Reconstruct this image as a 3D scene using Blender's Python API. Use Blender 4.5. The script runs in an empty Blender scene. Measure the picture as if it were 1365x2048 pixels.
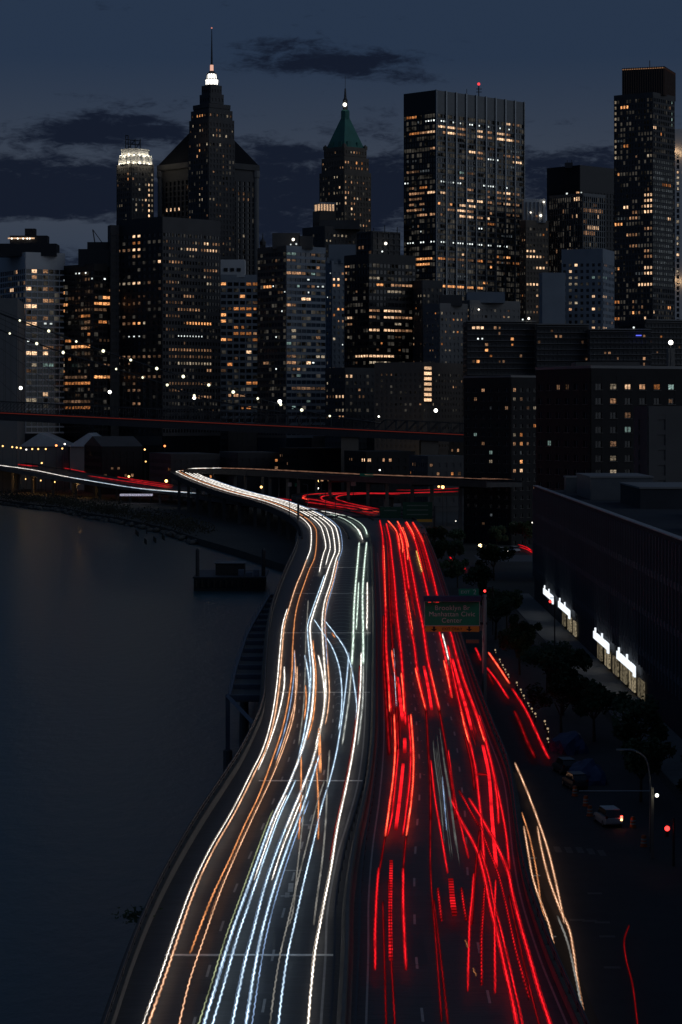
import bpy, bmesh, math, random
from mathutils import Vector, Matrix
R = math.radians
scene = bpy.context.scene
col = scene.collection

# ------------------------------------------------------------------ camera
F, HZ, CX, CAMZ = 4835.6, 830.0, 682.5, 42.0      # focal length in photo pixels, horizon row, centre column, eye height
cam_data = bpy.data.cameras.new('camera')
cam = bpy.data.objects.new('camera', cam_data)
col.objects.link(cam)
cam.location = (0, 0, CAMZ)
cam.rotation_euler = (R(90), 0, 0)
cam_data.sensor_fit = 'VERTICAL'
cam_data.sensor_height = 36.0
cam_data.sensor_width = 24.0
cam_data.lens = 85.0
cam_data.shift_y = -(1024 - HZ) / 2048
cam_data.clip_start = 1.0
cam_data.clip_end = 20000
scene.camera = cam

# ------------------------------------------------------------------ dusk sky
world = bpy.data.worlds.new('World')
scene.world = world
world.use_nodes = True
nt = world.node_tree
nt.nodes.clear()
N = nt.nodes.new
L = nt.links.new
def math_node(op, a=None, b=None, c=None, tree=nt, clamp=False):
    n = tree.nodes.new('ShaderNodeMath'); n.operation = op; n.use_clamp = clamp
    for i, v in enumerate((a, b, c)):
        if v is None: continue
        if isinstance(v, (int, float)): n.inputs[i].default_value = v
        else: tree.links.new(v, n.inputs[i])
    return n.outputs[0]
SUN_EL, SUN_ROT = -2.2, 114.0     # the sun went down to the right of the view
sky = N('ShaderNodeTexSky'); sky.sky_type = 'NISHITA'; sky.sun_disc = False
sky.sun_elevation = R(SUN_EL); sky.sun_rotation = R(SUN_ROT)
sky.altitude = 40; sky.air_density = 1.0; sky.dust_density = 1.5; sky.ozone_density = 2.0
tc = N('ShaderNodeTexCoord')
sep = N('ShaderNodeSeparateXYZ'); L(tc.outputs['Generated'], sep.inputs[0])
az = math_node('MULTIPLY', math_node('ARCTAN2', sep.outputs[0], sep.outputs[1]), 57.2958)
el = math_node('MULTIPLY', math_node('ARCSINE', sep.outputs[2]), 57.2958)
comb = N('ShaderNodeCombineXYZ'); L(math_node('MULTIPLY', az, 0.30), comb.inputs[0]); L(math_node('MULTIPLY', el, 1.15), comb.inputs[1])
noise = N('ShaderNodeTexNoise'); noise.inputs['Scale'].default_value = 1.0; noise.inputs['Detail'].default_value = 7; noise.inputs['Roughness'].default_value = 0.58
noise.inputs['Distortion'].default_value = 0.35
L(comb.outputs[0], noise.inputs['Vector'])
comb2 = N('ShaderNodeCombineXYZ'); L(math_node('MULTIPLY', az, .9), comb2.inputs[0]); L(math_node('MULTIPLY', el, 3.0), comb2.inputs[1])
noise2 = N('ShaderNodeTexNoise'); noise2.inputs['Scale'].default_value = 1.0; noise2.inputs['Detail'].default_value = 6; noise2.inputs['Roughness'].default_value = 0.6
noise2.inputs['Distortion'].default_value = 0.6
L(comb2.outputs[0], noise2.inputs['Vector'])
# cloud cover: a bank low in the sky that thins upward, and single streaks (azimuth, elevation, half width, half height, weight), in degrees
bank = N('ShaderNodeMapRange'); bank.inputs[1].default_value = 2.6; bank.inputs[2].default_value = 7.6; bank.inputs[3].default_value = 0.42; bank.inputs[4].default_value = -0.16
L(el, bank.inputs[0])
cover = math_node('ADD', math_node('MULTIPLY', math_node('SUBTRACT', noise.outputs['Fac'], 0.5), 1.1), bank.outputs[0])
cover = math_node('ADD', cover, math_node('MULTIPLY', math_node('SUBTRACT', noise2.outputs['Fac'], 0.5), 1.5))
comb3 = N('ShaderNodeCombineXYZ'); L(math_node('MULTIPLY', az, 2.6), comb3.inputs[0]); L(math_node('MULTIPLY', el, 7.0), comb3.inputs[1])
noise3 = N('ShaderNodeTexNoise'); noise3.inputs['Detail'].default_value = 8; noise3.inputs['Scale'].default_value = 1.0; noise3.inputs['Roughness'].default_value = .65; noise3.inputs['Distortion'].default_value = 1.2
L(comb3.outputs[0], noise3.inputs['Vector'])
cover = math_node('ADD', cover, math_node('MULTIPLY', math_node('SUBTRACT', noise3.outputs['Fac'], 0.5), 0.9))
def sky_px(x, y): return (math.degrees(math.atan((x - CX) / F)), math.degrees(math.atan((HZ - y) / F)))
STREAKS = [(690, 126, 200, 30, .85), (540, 98, 120, 22, .45), (600, 82, 70, 10, .25), (210, 262, 200, 38, .85), (150, 192, 70, 10, .30), (95, 392, 280, 66, .95), (570, 395, 190, 80, .65), (560, 300, 90, 20, .3),
           (770, 370, 140, 75, .7), (1140, 350, 150, 60, .8), (1110, 243, 70, 9, .35), (1150, 270, 60, 10, .2),
           (110, 468, 160, 22, -1.25), (840, 160, 70, 16, .4), (330, 205, 90, 12, .25), (200, 20, 60, 10, .25), (740, 300, 40, 20, -.3), (40, 200, 160, 70, -.2), (330, 120, 200, 60, -.2), (1000, 90, 260, 90, -.15)]
for (x, y, w, h, k) in STREAKS:
    a0, e0 = sky_px(x, y)
    wa, he = math.degrees(w / F), math.degrees(h / F)
    da = math_node('DIVIDE', math_node('SUBTRACT', az, a0), wa)
    de = math_node('DIVIDE', math_node('SUBTRACT', el, e0), he)
    r2 = math_node('ADD', math_node('MULTIPLY', da, da), math_node('MULTIPLY', de, de))
    g = math_node('MULTIPLY', math_node('POWER', 2.718, math_node('MULTIPLY', r2, -1.0)), k)
    cover = math_node('ADD', cover, g)
dens = N('ShaderNodeMapRange'); dens.interpolation_type = 'SMOOTHSTEP'
dens.inputs[1].default_value = 0.02; dens.inputs[2].default_value = 0.66; L(cover, dens.inputs[0])
haze_mix = N('ShaderNodeMixRGB'); haze_mix.inputs[0].default_value = 0.85     # thin high veil over the clear dusk blue
haze_mix.inputs[2].default_value = (0.185, 0.335, 0.65, 1)
L(sky.outputs[0], haze_mix.inputs[1])
warm = N('ShaderNodeMixRGB'); warm.blend_type = 'MIX'; warm.inputs[2].default_value = (0.41, 0.50, 0.68, 1)
wf = N('ShaderNodeMapRange'); wf.inputs[1].default_value = 3.5; wf.inputs[2].default_value = 7.0; wf.inputs[3].default_value = 0.85; wf.inputs[4].default_value = 0.0
L(math_node('ABSOLUTE', math_node('SUBTRACT', el, 5.2)), wf.inputs[0]); wf.inputs[1].default_value = 0.0; wf.inputs[2].default_value = 3.2
L(wf.outputs[0], warm.inputs[0]); L(haze_mix.outputs[0], warm.inputs[1])
cloud = N('ShaderNodeMixRGB'); cloud.inputs[2].default_value = (0.052, 0.082, 0.18, 1)
L(math_node('MULTIPLY', dens.outputs[0], 0.97), cloud.inputs[0]); L(warm.outputs[0], cloud.inputs[1])
bg = N('ShaderNodeBackground'); bg.inputs['Strength'].default_value = 0.12
L(cloud.outputs[0], bg.inputs['Color'])
wout = N('ShaderNodeOutputWorld'); L(bg.outputs[0], wout.inputs['Surface'])

# ------------------------------------------------------------------ what is left of the sun: a faint wide afterglow
sun_data = bpy.data.lights.new('sun', 'SUN')
sun = bpy.data.objects.new('sun', sun_data); col.objects.link(sun)
sun_data.energy = 0.38; sun_data.angle = R(70); sun_data.color = (.82, .90, 1.0)
sun.rotation_euler = (R(74), 0, R(-SUN_ROT + 180))

# ------------------------------------------------------------------ exposure
scene.view_settings.view_transform = 'Standard'
scene.view_settings.look = 'None'
scene.view_settings.exposure = 0.0
scene.view_settings.gamma = 1.0
scene.view_settings.use_curve_mapping = False
scene.render.engine = 'CYCLES'
scene.cycles.use_denoising = True
scene.cycles.max_bounces = 4
scene.cycles.diffuse_bounces = 2
scene.cycles.glossy_bounces = 3
scene.cycles.transmission_bounces = 2
scene.cycles.sample_clamp_indirect = 2.0
scene.cycles.use_light_tree = True
scene.cycles.caustics_reflective = False
scene.cycles.caustics_refractive = False

# ------------------------------------------------------------------ coordinates
def P(px, py, z):            # the point at height z under a pixel of the photograph
    Y = F * (CAMZ - z) / (py - HZ)
    return Vector(((px - CX) * Y / F, Y, z))
def Q(px, py, Y):            # the point at distance Y under a pixel
    return Vector(((px - CX) * Y / F, Y, CAMZ + (HZ - py) * Y / F))

# ------------------------------------------------------------------ materials
MATS = {}
def mat(name, color, rough=0.8, metal=0.0, noise_amt=0.25, noise_scale=0.6, bump=0.0, bump_scale=8.0, spec=0.4, stretch=(1, 1, 1)):
    if name in MATS: return MATS[name]
    m = bpy.data.materials.new(name); m.use_nodes = True
    t = m.node_tree; b = t.nodes['Principled BSDF']
    b.inputs['Roughness'].default_value = rough; b.inputs['Metallic'].default_value = metal
    b.inputs['Specular IOR Level'].default_value = spec
    tcn = t.nodes.new('ShaderNodeTexCoord')
    mp = t.nodes.new('ShaderNodeMapping'); mp.inputs['Scale'].default_value = stretch
    t.links.new(tcn.outputs['Object'], mp.inputs[0])
    nz = t.nodes.new('ShaderNodeTexNoise'); nz.inputs['Scale'].default_value = noise_scale; nz.inputs['Detail'].default_value = 6
    t.links.new(mp.outputs[0], nz.inputs['Vector'])
    mx = t.nodes.new('ShaderNodeMixRGB')
    mx.inputs[1].default_value = (*[c * (1 - noise_amt) for c in color], 1)
    mx.inputs[2].default_value = (*[min(1, c * (1 + noise_amt)) for c in color], 1)
    t.links.new(nz.outputs['Fac'], mx.inputs[0])
    t.links.new(mx.outputs[0], b.inputs['Base Color'])
    if bump:
        n2 = t.nodes.new('ShaderNodeTexNoise'); n2.inputs['Scale'].default_value = bump_scale; n2.inputs['Detail'].default_value = 4
        t.links.new(mp.outputs[0], n2.inputs['Vector'])
        bp = t.nodes.new('ShaderNodeBump'); bp.inputs['Strength'].default_value = bump; bp.inputs['Distance'].default_value = 0.05
        t.links.new(n2.outputs['Fac'], bp.inputs['Height']); t.links.new(bp.outputs[0], b.inputs['Normal'])
    MATS[name] = m
    return m

def glow(name, color, strength, sample='NONE', vary=0.0, inner=False, flicker=0.0):
    """something that gives off light"""
    if name in MATS: return MATS[name]
    m = bpy.data.materials.new(name); m.use_nodes = True
    t = m.node_tree; t.nodes.clear()
    out = t.nodes.new('ShaderNodeOutputMaterial'); e = t.nodes.new('ShaderNodeEmission')
    e.inputs['Color'].default_value = (*color, 1)
    t.links.new(e.outputs[0], out.inputs['Surface'])
    s = None
    if vary:
        oi = t.nodes.new('ShaderNodeObjectInfo')
        s = math_node('MULTIPLY_ADD', math_node('POWER', oi.outputs['Random'], 1.6, tree=t), strength * 2 * vary, strength * (1 - vary * .8), tree=t)
        if inner:        # furniture, blinds and ceiling lamps seen through the glass
            tcn = t.nodes.new('ShaderNodeTexCoord'); ad = t.nodes.new('ShaderNodeVectorMath'); ad.operation = 'ADD'
            cb = t.nodes.new('ShaderNodeCombineXYZ'); t.links.new(math_node('MULTIPLY', oi.outputs['Random'], 90.0, tree=t), cb.inputs[0])
            t.links.new(tcn.outputs['Object'], ad.inputs[0]); t.links.new(cb.outputs[0], ad.inputs[1])
            nz = t.nodes.new('ShaderNodeTexNoise'); nz.inputs['Scale'].default_value = 2.6; nz.inputs['Detail'].default_value = 2
            t.links.new(ad.outputs[0], nz.inputs['Vector'])
            mr = t.nodes.new('ShaderNodeMapRange'); mr.inputs[1].default_value = .36; mr.inputs[2].default_value = .66; mr.inputs[3].default_value = .22; mr.inputs[4].default_value = 1.6
            t.links.new(nz.outputs['Fac'], mr.inputs[0])
            s = math_node('MULTIPLY', s, mr.outputs[0], tree=t)
    if flicker:          # a lamp that pulses: beads of light along the streak
        at = t.nodes.new('ShaderNodeAttribute'); at.attribute_name = 'along'
        sn = math_node('SINE', math_node('MULTIPLY', at.outputs['Fac'], 2 * math.pi / flicker, tree=t), tree=t)
        s = math_node('MULTIPLY', math_node('MULTIPLY_ADD', sn, .42, .58, tree=t), strength, tree=t)
    if s is None: e.inputs['Strength'].default_value = strength
    else: t.links.new(s, e.inputs['Strength'])
    m.cycles.emission_sampling = sample
    MATS[name] = m
    return m

# ------------------------------------------------------------------ mesh helpers
def tag(o, label=None, cat=None, group=None, kind=None):
    if label: o['label'] = label
    if cat: o['category'] = cat
    if group: o['group'] = group
    if kind: o['kind'] = kind
    return o
def empty(name, loc, label=None, cat=None, group=None):
    o = bpy.data.objects.new(name, None); col.objects.link(o); o.location = loc
    o.empty_display_size = 0.5
    return tag(o, label, cat, group)
def root_loc(o):
    v = Vector(o.location)
    while o.parent: o = o.parent; v += o.location
    return v
def add_object(name, mesh, parent=None, loc=(0, 0, 0), rz=0.0, scale=None):
    o = bpy.data.objects.new(name, mesh); col.objects.link(o)
    o.location = loc; o.rotation_euler = (0, 0, rz)
    if scale: o.scale = scale
    if parent: o.parent = parent
    return o
class MB:
    """collects shapes in world coordinates; build() links them as one mesh object"""
    def __init__(s): s.v = []; s.f = []
    def add(s, vs, fs):
        n = len(s.v); s.v += [tuple(v) for v in vs]; s.f += [[i + n for i in f] for f in fs]; return s
    def box(s, x0, x1, y0, y1, z0, z1):
        return s.add([(x0, y0, z0), (x1, y0, z0), (x1, y1, z0), (x0, y1, z0), (x0, y0, z1), (x1, y0, z1), (x1, y1, z1), (x0, y1, z1)],
                     [(3, 2, 1, 0), (4, 5, 6, 7), (0, 1, 5, 4), (1, 2, 6, 5), (2, 3, 7, 6), (3, 0, 4, 7)])
    def obox(s, c, u, w, d, z0, z1, taper=1.0):
        """box on base centre c, width w along unit u, depth d across"""
        u = Vector((u[0], u[1], 0)); n = Vector((-u.y, u.x, 0)); c = Vector((c[0], c[1], 0))
        q = [c - u * w / 2 - n * d / 2, c + u * w / 2 - n * d / 2, c + u * w / 2 + n * d / 2, c - u * w / 2 + n * d / 2]
        t = [c + (p - c) * taper for p in q]
        return s.add([(p.x, p.y, z0) for p in q] + [(p.x, p.y, z1) for p in t],
                     [(3, 2, 1, 0), (4, 5, 6, 7), (0, 1, 5, 4), (1, 2, 6, 5), (2, 3, 7, 6), (3, 0, 4, 7)])
    def prism(s, pts, z0, z1, top=None):
        n = len(pts); top = top or pts
        return s.add([(p[0], p[1], z0) for p in pts] + [(p[0], p[1], z1) for p in top],
                     [list(range(n))[::-1], list(range(n, 2 * n))] + [(i, (i + 1) % n, n + (i + 1) % n, n + i) for i in range(n)])
    def lathe(s, c, prof, seg=12):
        """prof: (radius, z) from bottom to top"""
        vs = []; fs = []
        for r, z in prof:
            for k in range(seg):
                a = 2 * math.pi * k / seg; vs.append((c[0] + r * math.cos(a), c[1] + r * math.sin(a), z))
        for i in range(len(prof) - 1):
            for k in range(seg):
                fs.append((i * seg + k, i * seg + (k + 1) % seg, (i + 1) * seg + (k + 1) % seg, (i + 1) * seg + k))
        fs.append(list(range(seg))[::-1]); fs.append([(len(prof) - 1) * seg + k for k in range(seg)])
        return s.add(vs, fs)
    def bar(s, a, b, r, seg=6, r2=None):
        a, b = Vector(a), Vector(b); d = (b - a)
        if d.length < 1e-6: return s
        d.normalize(); up = Vector((0, 0, 1)) if abs(d.z) < .9 else Vector((1, 0, 0))
        u = d.cross(up).normalized(); w = d.cross(u); r2 = r if r2 is None else r2; vs = []
        for p, rr in ((a, r), (b, r2)):
            for k in range(seg):
                an = 2 * math.pi * k / seg; vs.append(p + u * rr * math.cos(an) + w * rr * math.sin(an))
        return s.add(vs, [(k, (k + 1) % seg, seg + (k + 1) % seg, seg + k) for k in range(seg)] + [list(range(seg))[::-1], list(range(seg, 2 * seg))])
    def path(s, pts, r, seg=5):
        for a, b in zip(pts, pts[1:]): s.bar(a, b, r, seg)
        return s
    def ball(s, c, r, seg=8, rings=5, sz=1.0):
        return s.lathe((c[0], c[1]), [(max(.02 * r, r * math.sin(math.pi * i / rings)), c[2] - sz * r * math.cos(math.pi * i / rings)) for i in range(rings + 1)], seg)
    def build(s, name, m, parent=None, smooth=False):
        o0 = root_loc(parent) if parent else Vector((0, 0, 0))
        me = bpy.data.meshes.new(name)
        me.from_pydata([(v[0] - o0.x, v[1] - o0.y, v[2] - o0.z) for v in s.v], [], s.f)
        me.materials.append(m)
        if smooth: me.polygons.foreach_set('use_smooth', [True] * len(me.polygons))
        me.update()
        return add_object(name, me, parent)

def catmull(pts, n=8):
    out = []
    for i in range(len(pts) - 1):
        p0 = pts[max(0, i - 1)]; p1 = pts[i]; p2 = pts[i + 1]; p3 = pts[min(len(pts) - 1, i + 2)]
        d01 = max(.1, (p1 - p0).length) ** .5; d12 = max(.1, (p2 - p1).length) ** .5; d23 = max(.1, (p3 - p2).length) ** .5
        if i == 0: m1 = (p2 - p1)
        else: m1 = ((p1 - p0) / d01 - (p2 - p0) / (d01 + d12) + (p2 - p1) / d12) * d12
        if i == len(pts) - 2: m2 = (p2 - p1)
        else: m2 = ((p2 - p1) / d12 - (p3 - p1) / (d12 + d23) + (p3 - p2) / d23) * d12
        for k in range(n):
            t = k / n; t2 = t * t; t3 = t2 * t
            out.append(p1 * (2 * t3 - 3 * t2 + 1) + m1 * (t3 - 2 * t2 + t) + p2 * (-2 * t3 + 3 * t2) + m2 * (t3 - t2))
    out.append(pts[-1]); return out
def lerp_table(tab, x):
    if x <= tab[0][0]: return tab[0][1] + (tab[1][1] - tab[0][1]) * (x - tab[0][0]) / (tab[1][0] - tab[0][0])
    for (a, va), (b, vb) in zip(tab, tab[1:]):
        if x <= b: return va + (vb - va) * (x - a) / (b - a)
    return tab[-1][1]
# ================================================================== SETTING
asphalt = mat('asphalt', (.046, .047, .049), .58, noise_amt=.6, noise_scale=.9, bump=.6, bump_scale=2.5, stretch=(.35, 1.6, 1), spec=.5)
street_mat = mat('street_asphalt', (.040, .040, .042), .8, noise_amt=.3, noise_scale=.4, bump=.2)
concrete = mat('concrete', (.17, .165, .155), .85, noise_amt=.3, noise_scale=.7, bump=.2)
dark_concrete = mat('weathered_concrete', (.12, .115, .11), .85, noise_amt=.35, noise_scale=.5, bump=.2)
steel_dark = mat('dark_steel', (.045, .048, .055), .5, .6, noise_amt=.3)
steel_blue = mat('blue_grey_steel', (.10, .12, .16), .55, .3, noise_amt=.3)
galvanised = mat('galvanised_steel', (.32, .33, .34), .45, .7, noise_amt=.2)
paint_white = mat('road_paint', (.34, .34, .33), .7, noise_amt=.35, noise_scale=1.5)
joint_mat = mat('headlit_joint_steel', (.80, .80, .78), .45, .0, noise_amt=.2, noise_scale=.5)  # whitish colour stands in for headlights caught by the steel
soil = mat('dark_ground', (.045, .043, .038), .95, noise_amt=.4, noise_scale=.05)
rock_mat = mat('shore_rock', (.10, .095, .085), .95, noise_amt=.5, noise_scale=.3, bump=.6, bump_scale=2)

# water: smooth in a long look, with broad faint swell
wm = bpy.data.materials.new('river_water'); wm.use_nodes = True
t = wm.node_tree; b = t.nodes['Principled BSDF']
b.inputs['Base Color'].default_value = (.006, .048, .060, 1); b.inputs['Roughness'].default_value = .30; b.inputs['IOR'].default_value = 1.33
b.inputs['Specular IOR Level'].default_value = .5
tcn = t.nodes.new('ShaderNodeTexCoord'); mp = t.nodes.new('ShaderNodeMapping'); mp.inputs['Scale'].default_value = (1, .45, 1)
t.links.new(tcn.outputs['Object'], mp.inputs[0])
n1 = t.nodes.new('ShaderNodeTexNoise'); n1.inputs['Scale'].default_value = .42; n1.inputs['Detail'].default_value = 8; n1.inputs['Roughness'].default_value = .62
t.links.new(mp.outputs[0], n1.inputs['Vector'])
bp = t.nodes.new('ShaderNodeBump'); bp.inputs['Strength'].default_value = 1.0; bp.inputs['Distance'].default_value = .16
t.links.new(n1.outputs['Fac'], bp.inputs['Height']); t.links.new(bp.outputs[0], b.inputs['Normal'])
m = MB(); m.add([(-6000, -400, 0), (3000, -400, 0), (3000, 12000, 0), (-6000, 12000, 0)], [(0, 1, 2, 3)])
tag(m.build('river_water', wm), kind='structure')

shore = [P(-700, 985, 0), P(-200, 1000, 0), P(0, 1008, 0), P(70, 1018, 0), P(120, 1022, 0), P(180, 1037, 0), P(240, 1046, 0), P(330, 1066, 0), P(400, 1090, 0),
         Vector((-30, 715, 0)), Vector((-14, 640, 0)), Vector((-4, 560, 0)), Vector((-3, 300, 0)), Vector((-3, -300, 0))]
from mathutils.geometry import tessellate_polygon
pts = [Vector((p.x, p.y, 2.0)) for p in shore] + [Vector(q) for q in ((5000, -300, 2.0), (5000, 11000, 2.0), (-5000, 11000, 2.0), (-5000, shore[0].y, 2.0))]
gm = MB(); k = len(pts)
tris = []
for tr in tessellate_polygon([pts]):
    a, c, d = (pts[i] for i in tr); tris.append(tuple(tr) if (c - a).cross(d - a).z > 0 else tuple(tr)[::-1])
gm.add(pts + [Vector((p.x, p.y, -1.0)) for p in pts], tris + [(i, k + i, k + (i + 1) % k, (i + 1) % k) for i in range(k)])
me = bpy.data.meshes.new('ground'); me.from_pydata(gm.v, [], gm.f); me.materials.append(soil)
tag(add_object('ground', me), kind='structure')

# ------------------------------------------------------------------ elevated highway: edges as X against distance
def table(px, z=10.0): return sorted((P(x, y, z).y, P(x, y, z).x) for x, y in px)
LEFT = table([(225, 2040), (255, 1950), (290, 1860), (325, 1785), (360, 1720), (400, 1652), (440, 1590), (475, 1535), (503, 1480), (524, 1425), (530, 1350), (538, 1255), (548, 1210), (570, 1150), (590, 1105), (596, 1080), (590, 1062)])
MEDL = table([(660, 2040), (667, 1904), (669, 1827), (688, 1711), (708, 1640), (725, 1575), (735, 1503), (738, 1461), (740, 1385), (742, 1263), (741, 1170), (738, 1088), (733, 1070)])
MEDR = table([(716, 2040), (722, 1904), (724, 1800), (733, 1700), (748, 1600), (758, 1503), (760, 1440), (759, 1350), (758, 1263), (755, 1170), (750, 1088), (745, 1070)])
RIGHT = table([(1155, 2048), (1125, 1980), (1100, 1920), (1060, 1800), (1043, 1720), (1020, 1560), (986, 1468), (951, 1374), (921, 1280), (887, 1168), (861, 1096), (846, 1065)])
def smooth_table(tab):
    pts = catmull([Vector((a, b, 0)) for a, b in tab], 6); return [(p.x, p.y) for p in pts]
LEFT, MEDL, MEDR, RIGHT = map(smooth_table, (LEFT, MEDL, MEDR, RIGHT))
def XL(Y): return lerp_table(LEFT, Y)
def XML(Y): return lerp_table(MEDL, Y)
def XMR(Y): return lerp_table(MEDR, Y)
def XR(Y): return lerp_table(RIGHT, Y)
Y0, Y1 = 60.0, 640.0
NTH = ['first', 'second', 'third', 'fourth', 'fifth', 'sixth', 'seventh', 'eighth', 'ninth', 'tenth', 'eleventh', 'twelfth', 'thirteenth', 'fourteenth', 'fifteenth', 'sixteenth', 'seventeenth', 'eighteenth', 'nineteenth', 'twentieth']
NTH += ['twenty-' + q for q in NTH[:9]] + ['thirtieth'] + ['thirty-' + q for q in NTH[:9]]
YS = [Y0 + 3 * i for i in range(int((Y1 - Y0) / 3) + 1)]
def strip(fl, fr, z0, z1, ys=YS):
    """closed slab between two edges"""
    m = MB(); vs = []; fs = []
    for Y in ys: vs += [(fl(Y), Y, z0), (fr(Y), Y, z0), (fr(Y), Y, z1), (fl(Y), Y, z1)]
    for i in range(len(ys) - 1):
        a = 4 * i; c = a + 4
        for k in range(4): fs.append((a + k, a + (k + 1) % 4, c + (k + 1) % 4, c + k))
    n = 4 * (len(ys) - 1)
    fs += [(0, 3, 2, 1), (n, n + 1, n + 2, n + 3)]
    m.add(vs, fs); return m
deck = tag(strip(lambda Y: XL(Y) - .45, lambda Y: XR(Y) + .45, 8.6, 10.0).build('highway_road', asphalt), kind='structure')

# painted marks, parts of the road
def normal_at(fx, Y):
    d = Vector((fx(Y + 1) - fx(Y - 1), 2, 0)).normalized(); return d
def mark_line(name, fx, ya, yb, w, m_=paint_white):
    ys = [ya + 3 * i for i in range(int((yb - ya) / 3) + 1)]; m = MB(); vs = []; fs = []
    for Y in ys: vs += [(fx(Y) - w / 2, Y, 10.005), (fx(Y) + w / 2, Y, 10.005)]
    for i in range(len(ys) - 1): fs.append((2 * i, 2 * i + 1, 2 * i + 3, 2 * i + 2))
    m.add(vs, fs); return m.build(name, m_, deck)
mark_line('edge_line', lambda Y: XML(Y) - .45, 62, 560, .14)
mark_line('edge_line', lambda Y: XMR(Y) + .45, 62, 560, .12)
mark_line('edge_line', lambda Y: XR(Y) - .55, 62, 600, .12)
WL1 = smooth_table(table([(398, 2011), (437, 1875), (471, 1778), (505, 1701), (536, 1629), (558, 1575), (577, 1522), (592, 1470), (600, 1400), (601, 1300), (607, 1220), (628, 1150), (645, 1100)]))
WL2 = smooth_table(table([(529, 2006), (553, 1880), (580, 1780), (601, 1701), (625, 1629), (640, 1575), (655, 1520), (664, 1470), (668, 1400), (672, 1330), (676, 1250)]))
RL1 = smooth_table(table([(845, 2030), (832, 1900), (829, 1764), (832, 1687), (841, 1556), (836, 1480), (825, 1350), (814, 1251), (801, 1130), (793, 1090)]))
RL2 = smooth_table(table([(985, 2030), (955, 1880), (938, 1775), (930, 1624), (922, 1560), (912, 1480), (890, 1380), (870, 1280), (848, 1180), (826, 1090)]))
dash_me = bpy.data.meshes.new('lane_dash')
dash_me.from_pydata([(-.075, -1.5, 0), (.075, -1.5, 0), (.075, 1.5, 0), (-.075, 1.5, 0)], [], [(0, 1, 2, 3)]); dash_me.materials.append(paint_white)
for tabl, ya, yb in ((WL1, 66, 560), (WL2, 70, 300), (RL1, 68, 570), (RL2, 72, 570)):
    Y = ya
    while Y < yb:
        fx = lambda y, T=tabl: lerp_table(T, y)
        d = normal_at(fx, Y)
        add_object('lane_dash', dash_me, deck, (fx(Y), Y, 10.006), math.atan2(d.y, d.x) - math.pi / 2)
        Y += 12.2
# small raised markers between the two left red lanes
stud_me = bpy.data.meshes.new('lane_stud'); mm = MB().box(-.07, .07, -.12, .12, 0, .03)
stud_me.from_pydata(mm.v, [], mm.f); stud_me.materials.append(paint_white)
for s in (-.35, .35):
    Y = 215
    while Y < 520:
        add_object('lane_stud', stud_me, deck, (lerp_table(RL1, Y) + s, Y, 10.004)); Y += 7.5
# hatching in the gore between ramp and main lanes
GL = table([(690, 1095), (677, 1130), (670, 1180), (665, 1240), (665, 1290), (671, 1350), (672, 1450), (668, 1500)])
GR = table([(707, 1095), (705, 1180), (702, 1230), (697, 1290), (689, 1350), (680, 1430), (669, 1500)])
Y = 240
while Y < 575:
    a, c = lerp_table(GL, Y), lerp_table(GR, Y); m = MB(); k = 6; vs = []; fs = []
    for i in range(k + 1):
        u = i / k; x = a + (c - a) * u; y = Y + 2.2 * (1 - (2 * u - 1) ** 2)
        vs += [(x, y, 10.005), (x, y + .5, 10.005)]
    for i in range(k): fs.append((2 * i, 2 * i + 2, 2 * i + 3, 2 * i + 1))
    m.add(vs, fs).build('gore_chevron', paint_white, deck); Y += 6.5
# steel expansion joints across the oncoming lanes
for (xa, xb, y) in ((330, 668, 1911), (518, 730, 1562), (556, 741, 1385), (570, 742, 1266), (590, 741, 1187), (612, 735, 1135)):
    Y = P(0, y, 10).y
    MB().box(P(xa, y, 10).x, P(xb, y, 10).x, Y - .18, Y + .18, 10.003, 10.05).build('expansion_joint', joint_mat, deck)
for y in (1930, 1570, 1385, 1240):
    Y = P(0, y, 10).y
    MB().box(XMR(Y) + .2, XR(Y) - .2, Y - .05, Y + .05, 10.003, 10.012).build('expansion_joint', dark_concrete, deck)
patch = mat('asphalt_patch', (.026, .026, .028), .5, noise_amt=.3, noise_scale=1.5)
pale_patch = mat('worn_asphalt_patch', (.085, .085, .084), .75, noise_amt=.4, noise_scale=1.2)
rp = random.Random(21)
for i in range(34):
    Y = 90 + rp.random() ** 1.4 * 330; side = rp.random() < .55; a, c = (XL(Y) + 1.5, XML(Y) - .8) if side else (XMR(Y) + .8, XR(Y) - 1.2)
    x = rp.uniform(a, c - 2.5); w = rp.uniform(.6, 2.4); l = rp.uniform(1.5, 9)
    bx_ = [(x + rp.uniform(-.1, .1), Y), (x + w, Y + rp.uniform(-.2, .2)), (x + w + rp.uniform(-.15, .15), Y + l), (x + rp.uniform(-.1, .1), Y + l)]
    MB().add([(q[0], q[1], 10.0022 + i * .00003) for q in bx_], [(0, 1, 2, 3)]).build('road_patch', patch if i % 3 else pale_patch, deck)
# arrow and letters worn into the middle lane
for (x, y, w, l) in ((620, 1650, 1.1, .35), (620, 1655, .3, 1.6), (588, 1741, 1.3, .35), (582, 1775, .35, 3.0), (584, 1792, 1.5, .3), (575, 1790, .3, 1.6)):
    p = P(x, y, 10); MB().box(p.x - w / 2, p.x + w / 2, p.y - l / 2, p.y + l / 2, 10.003, 10.0065).build('worn_lane_marking', paint_white, deck)

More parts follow.
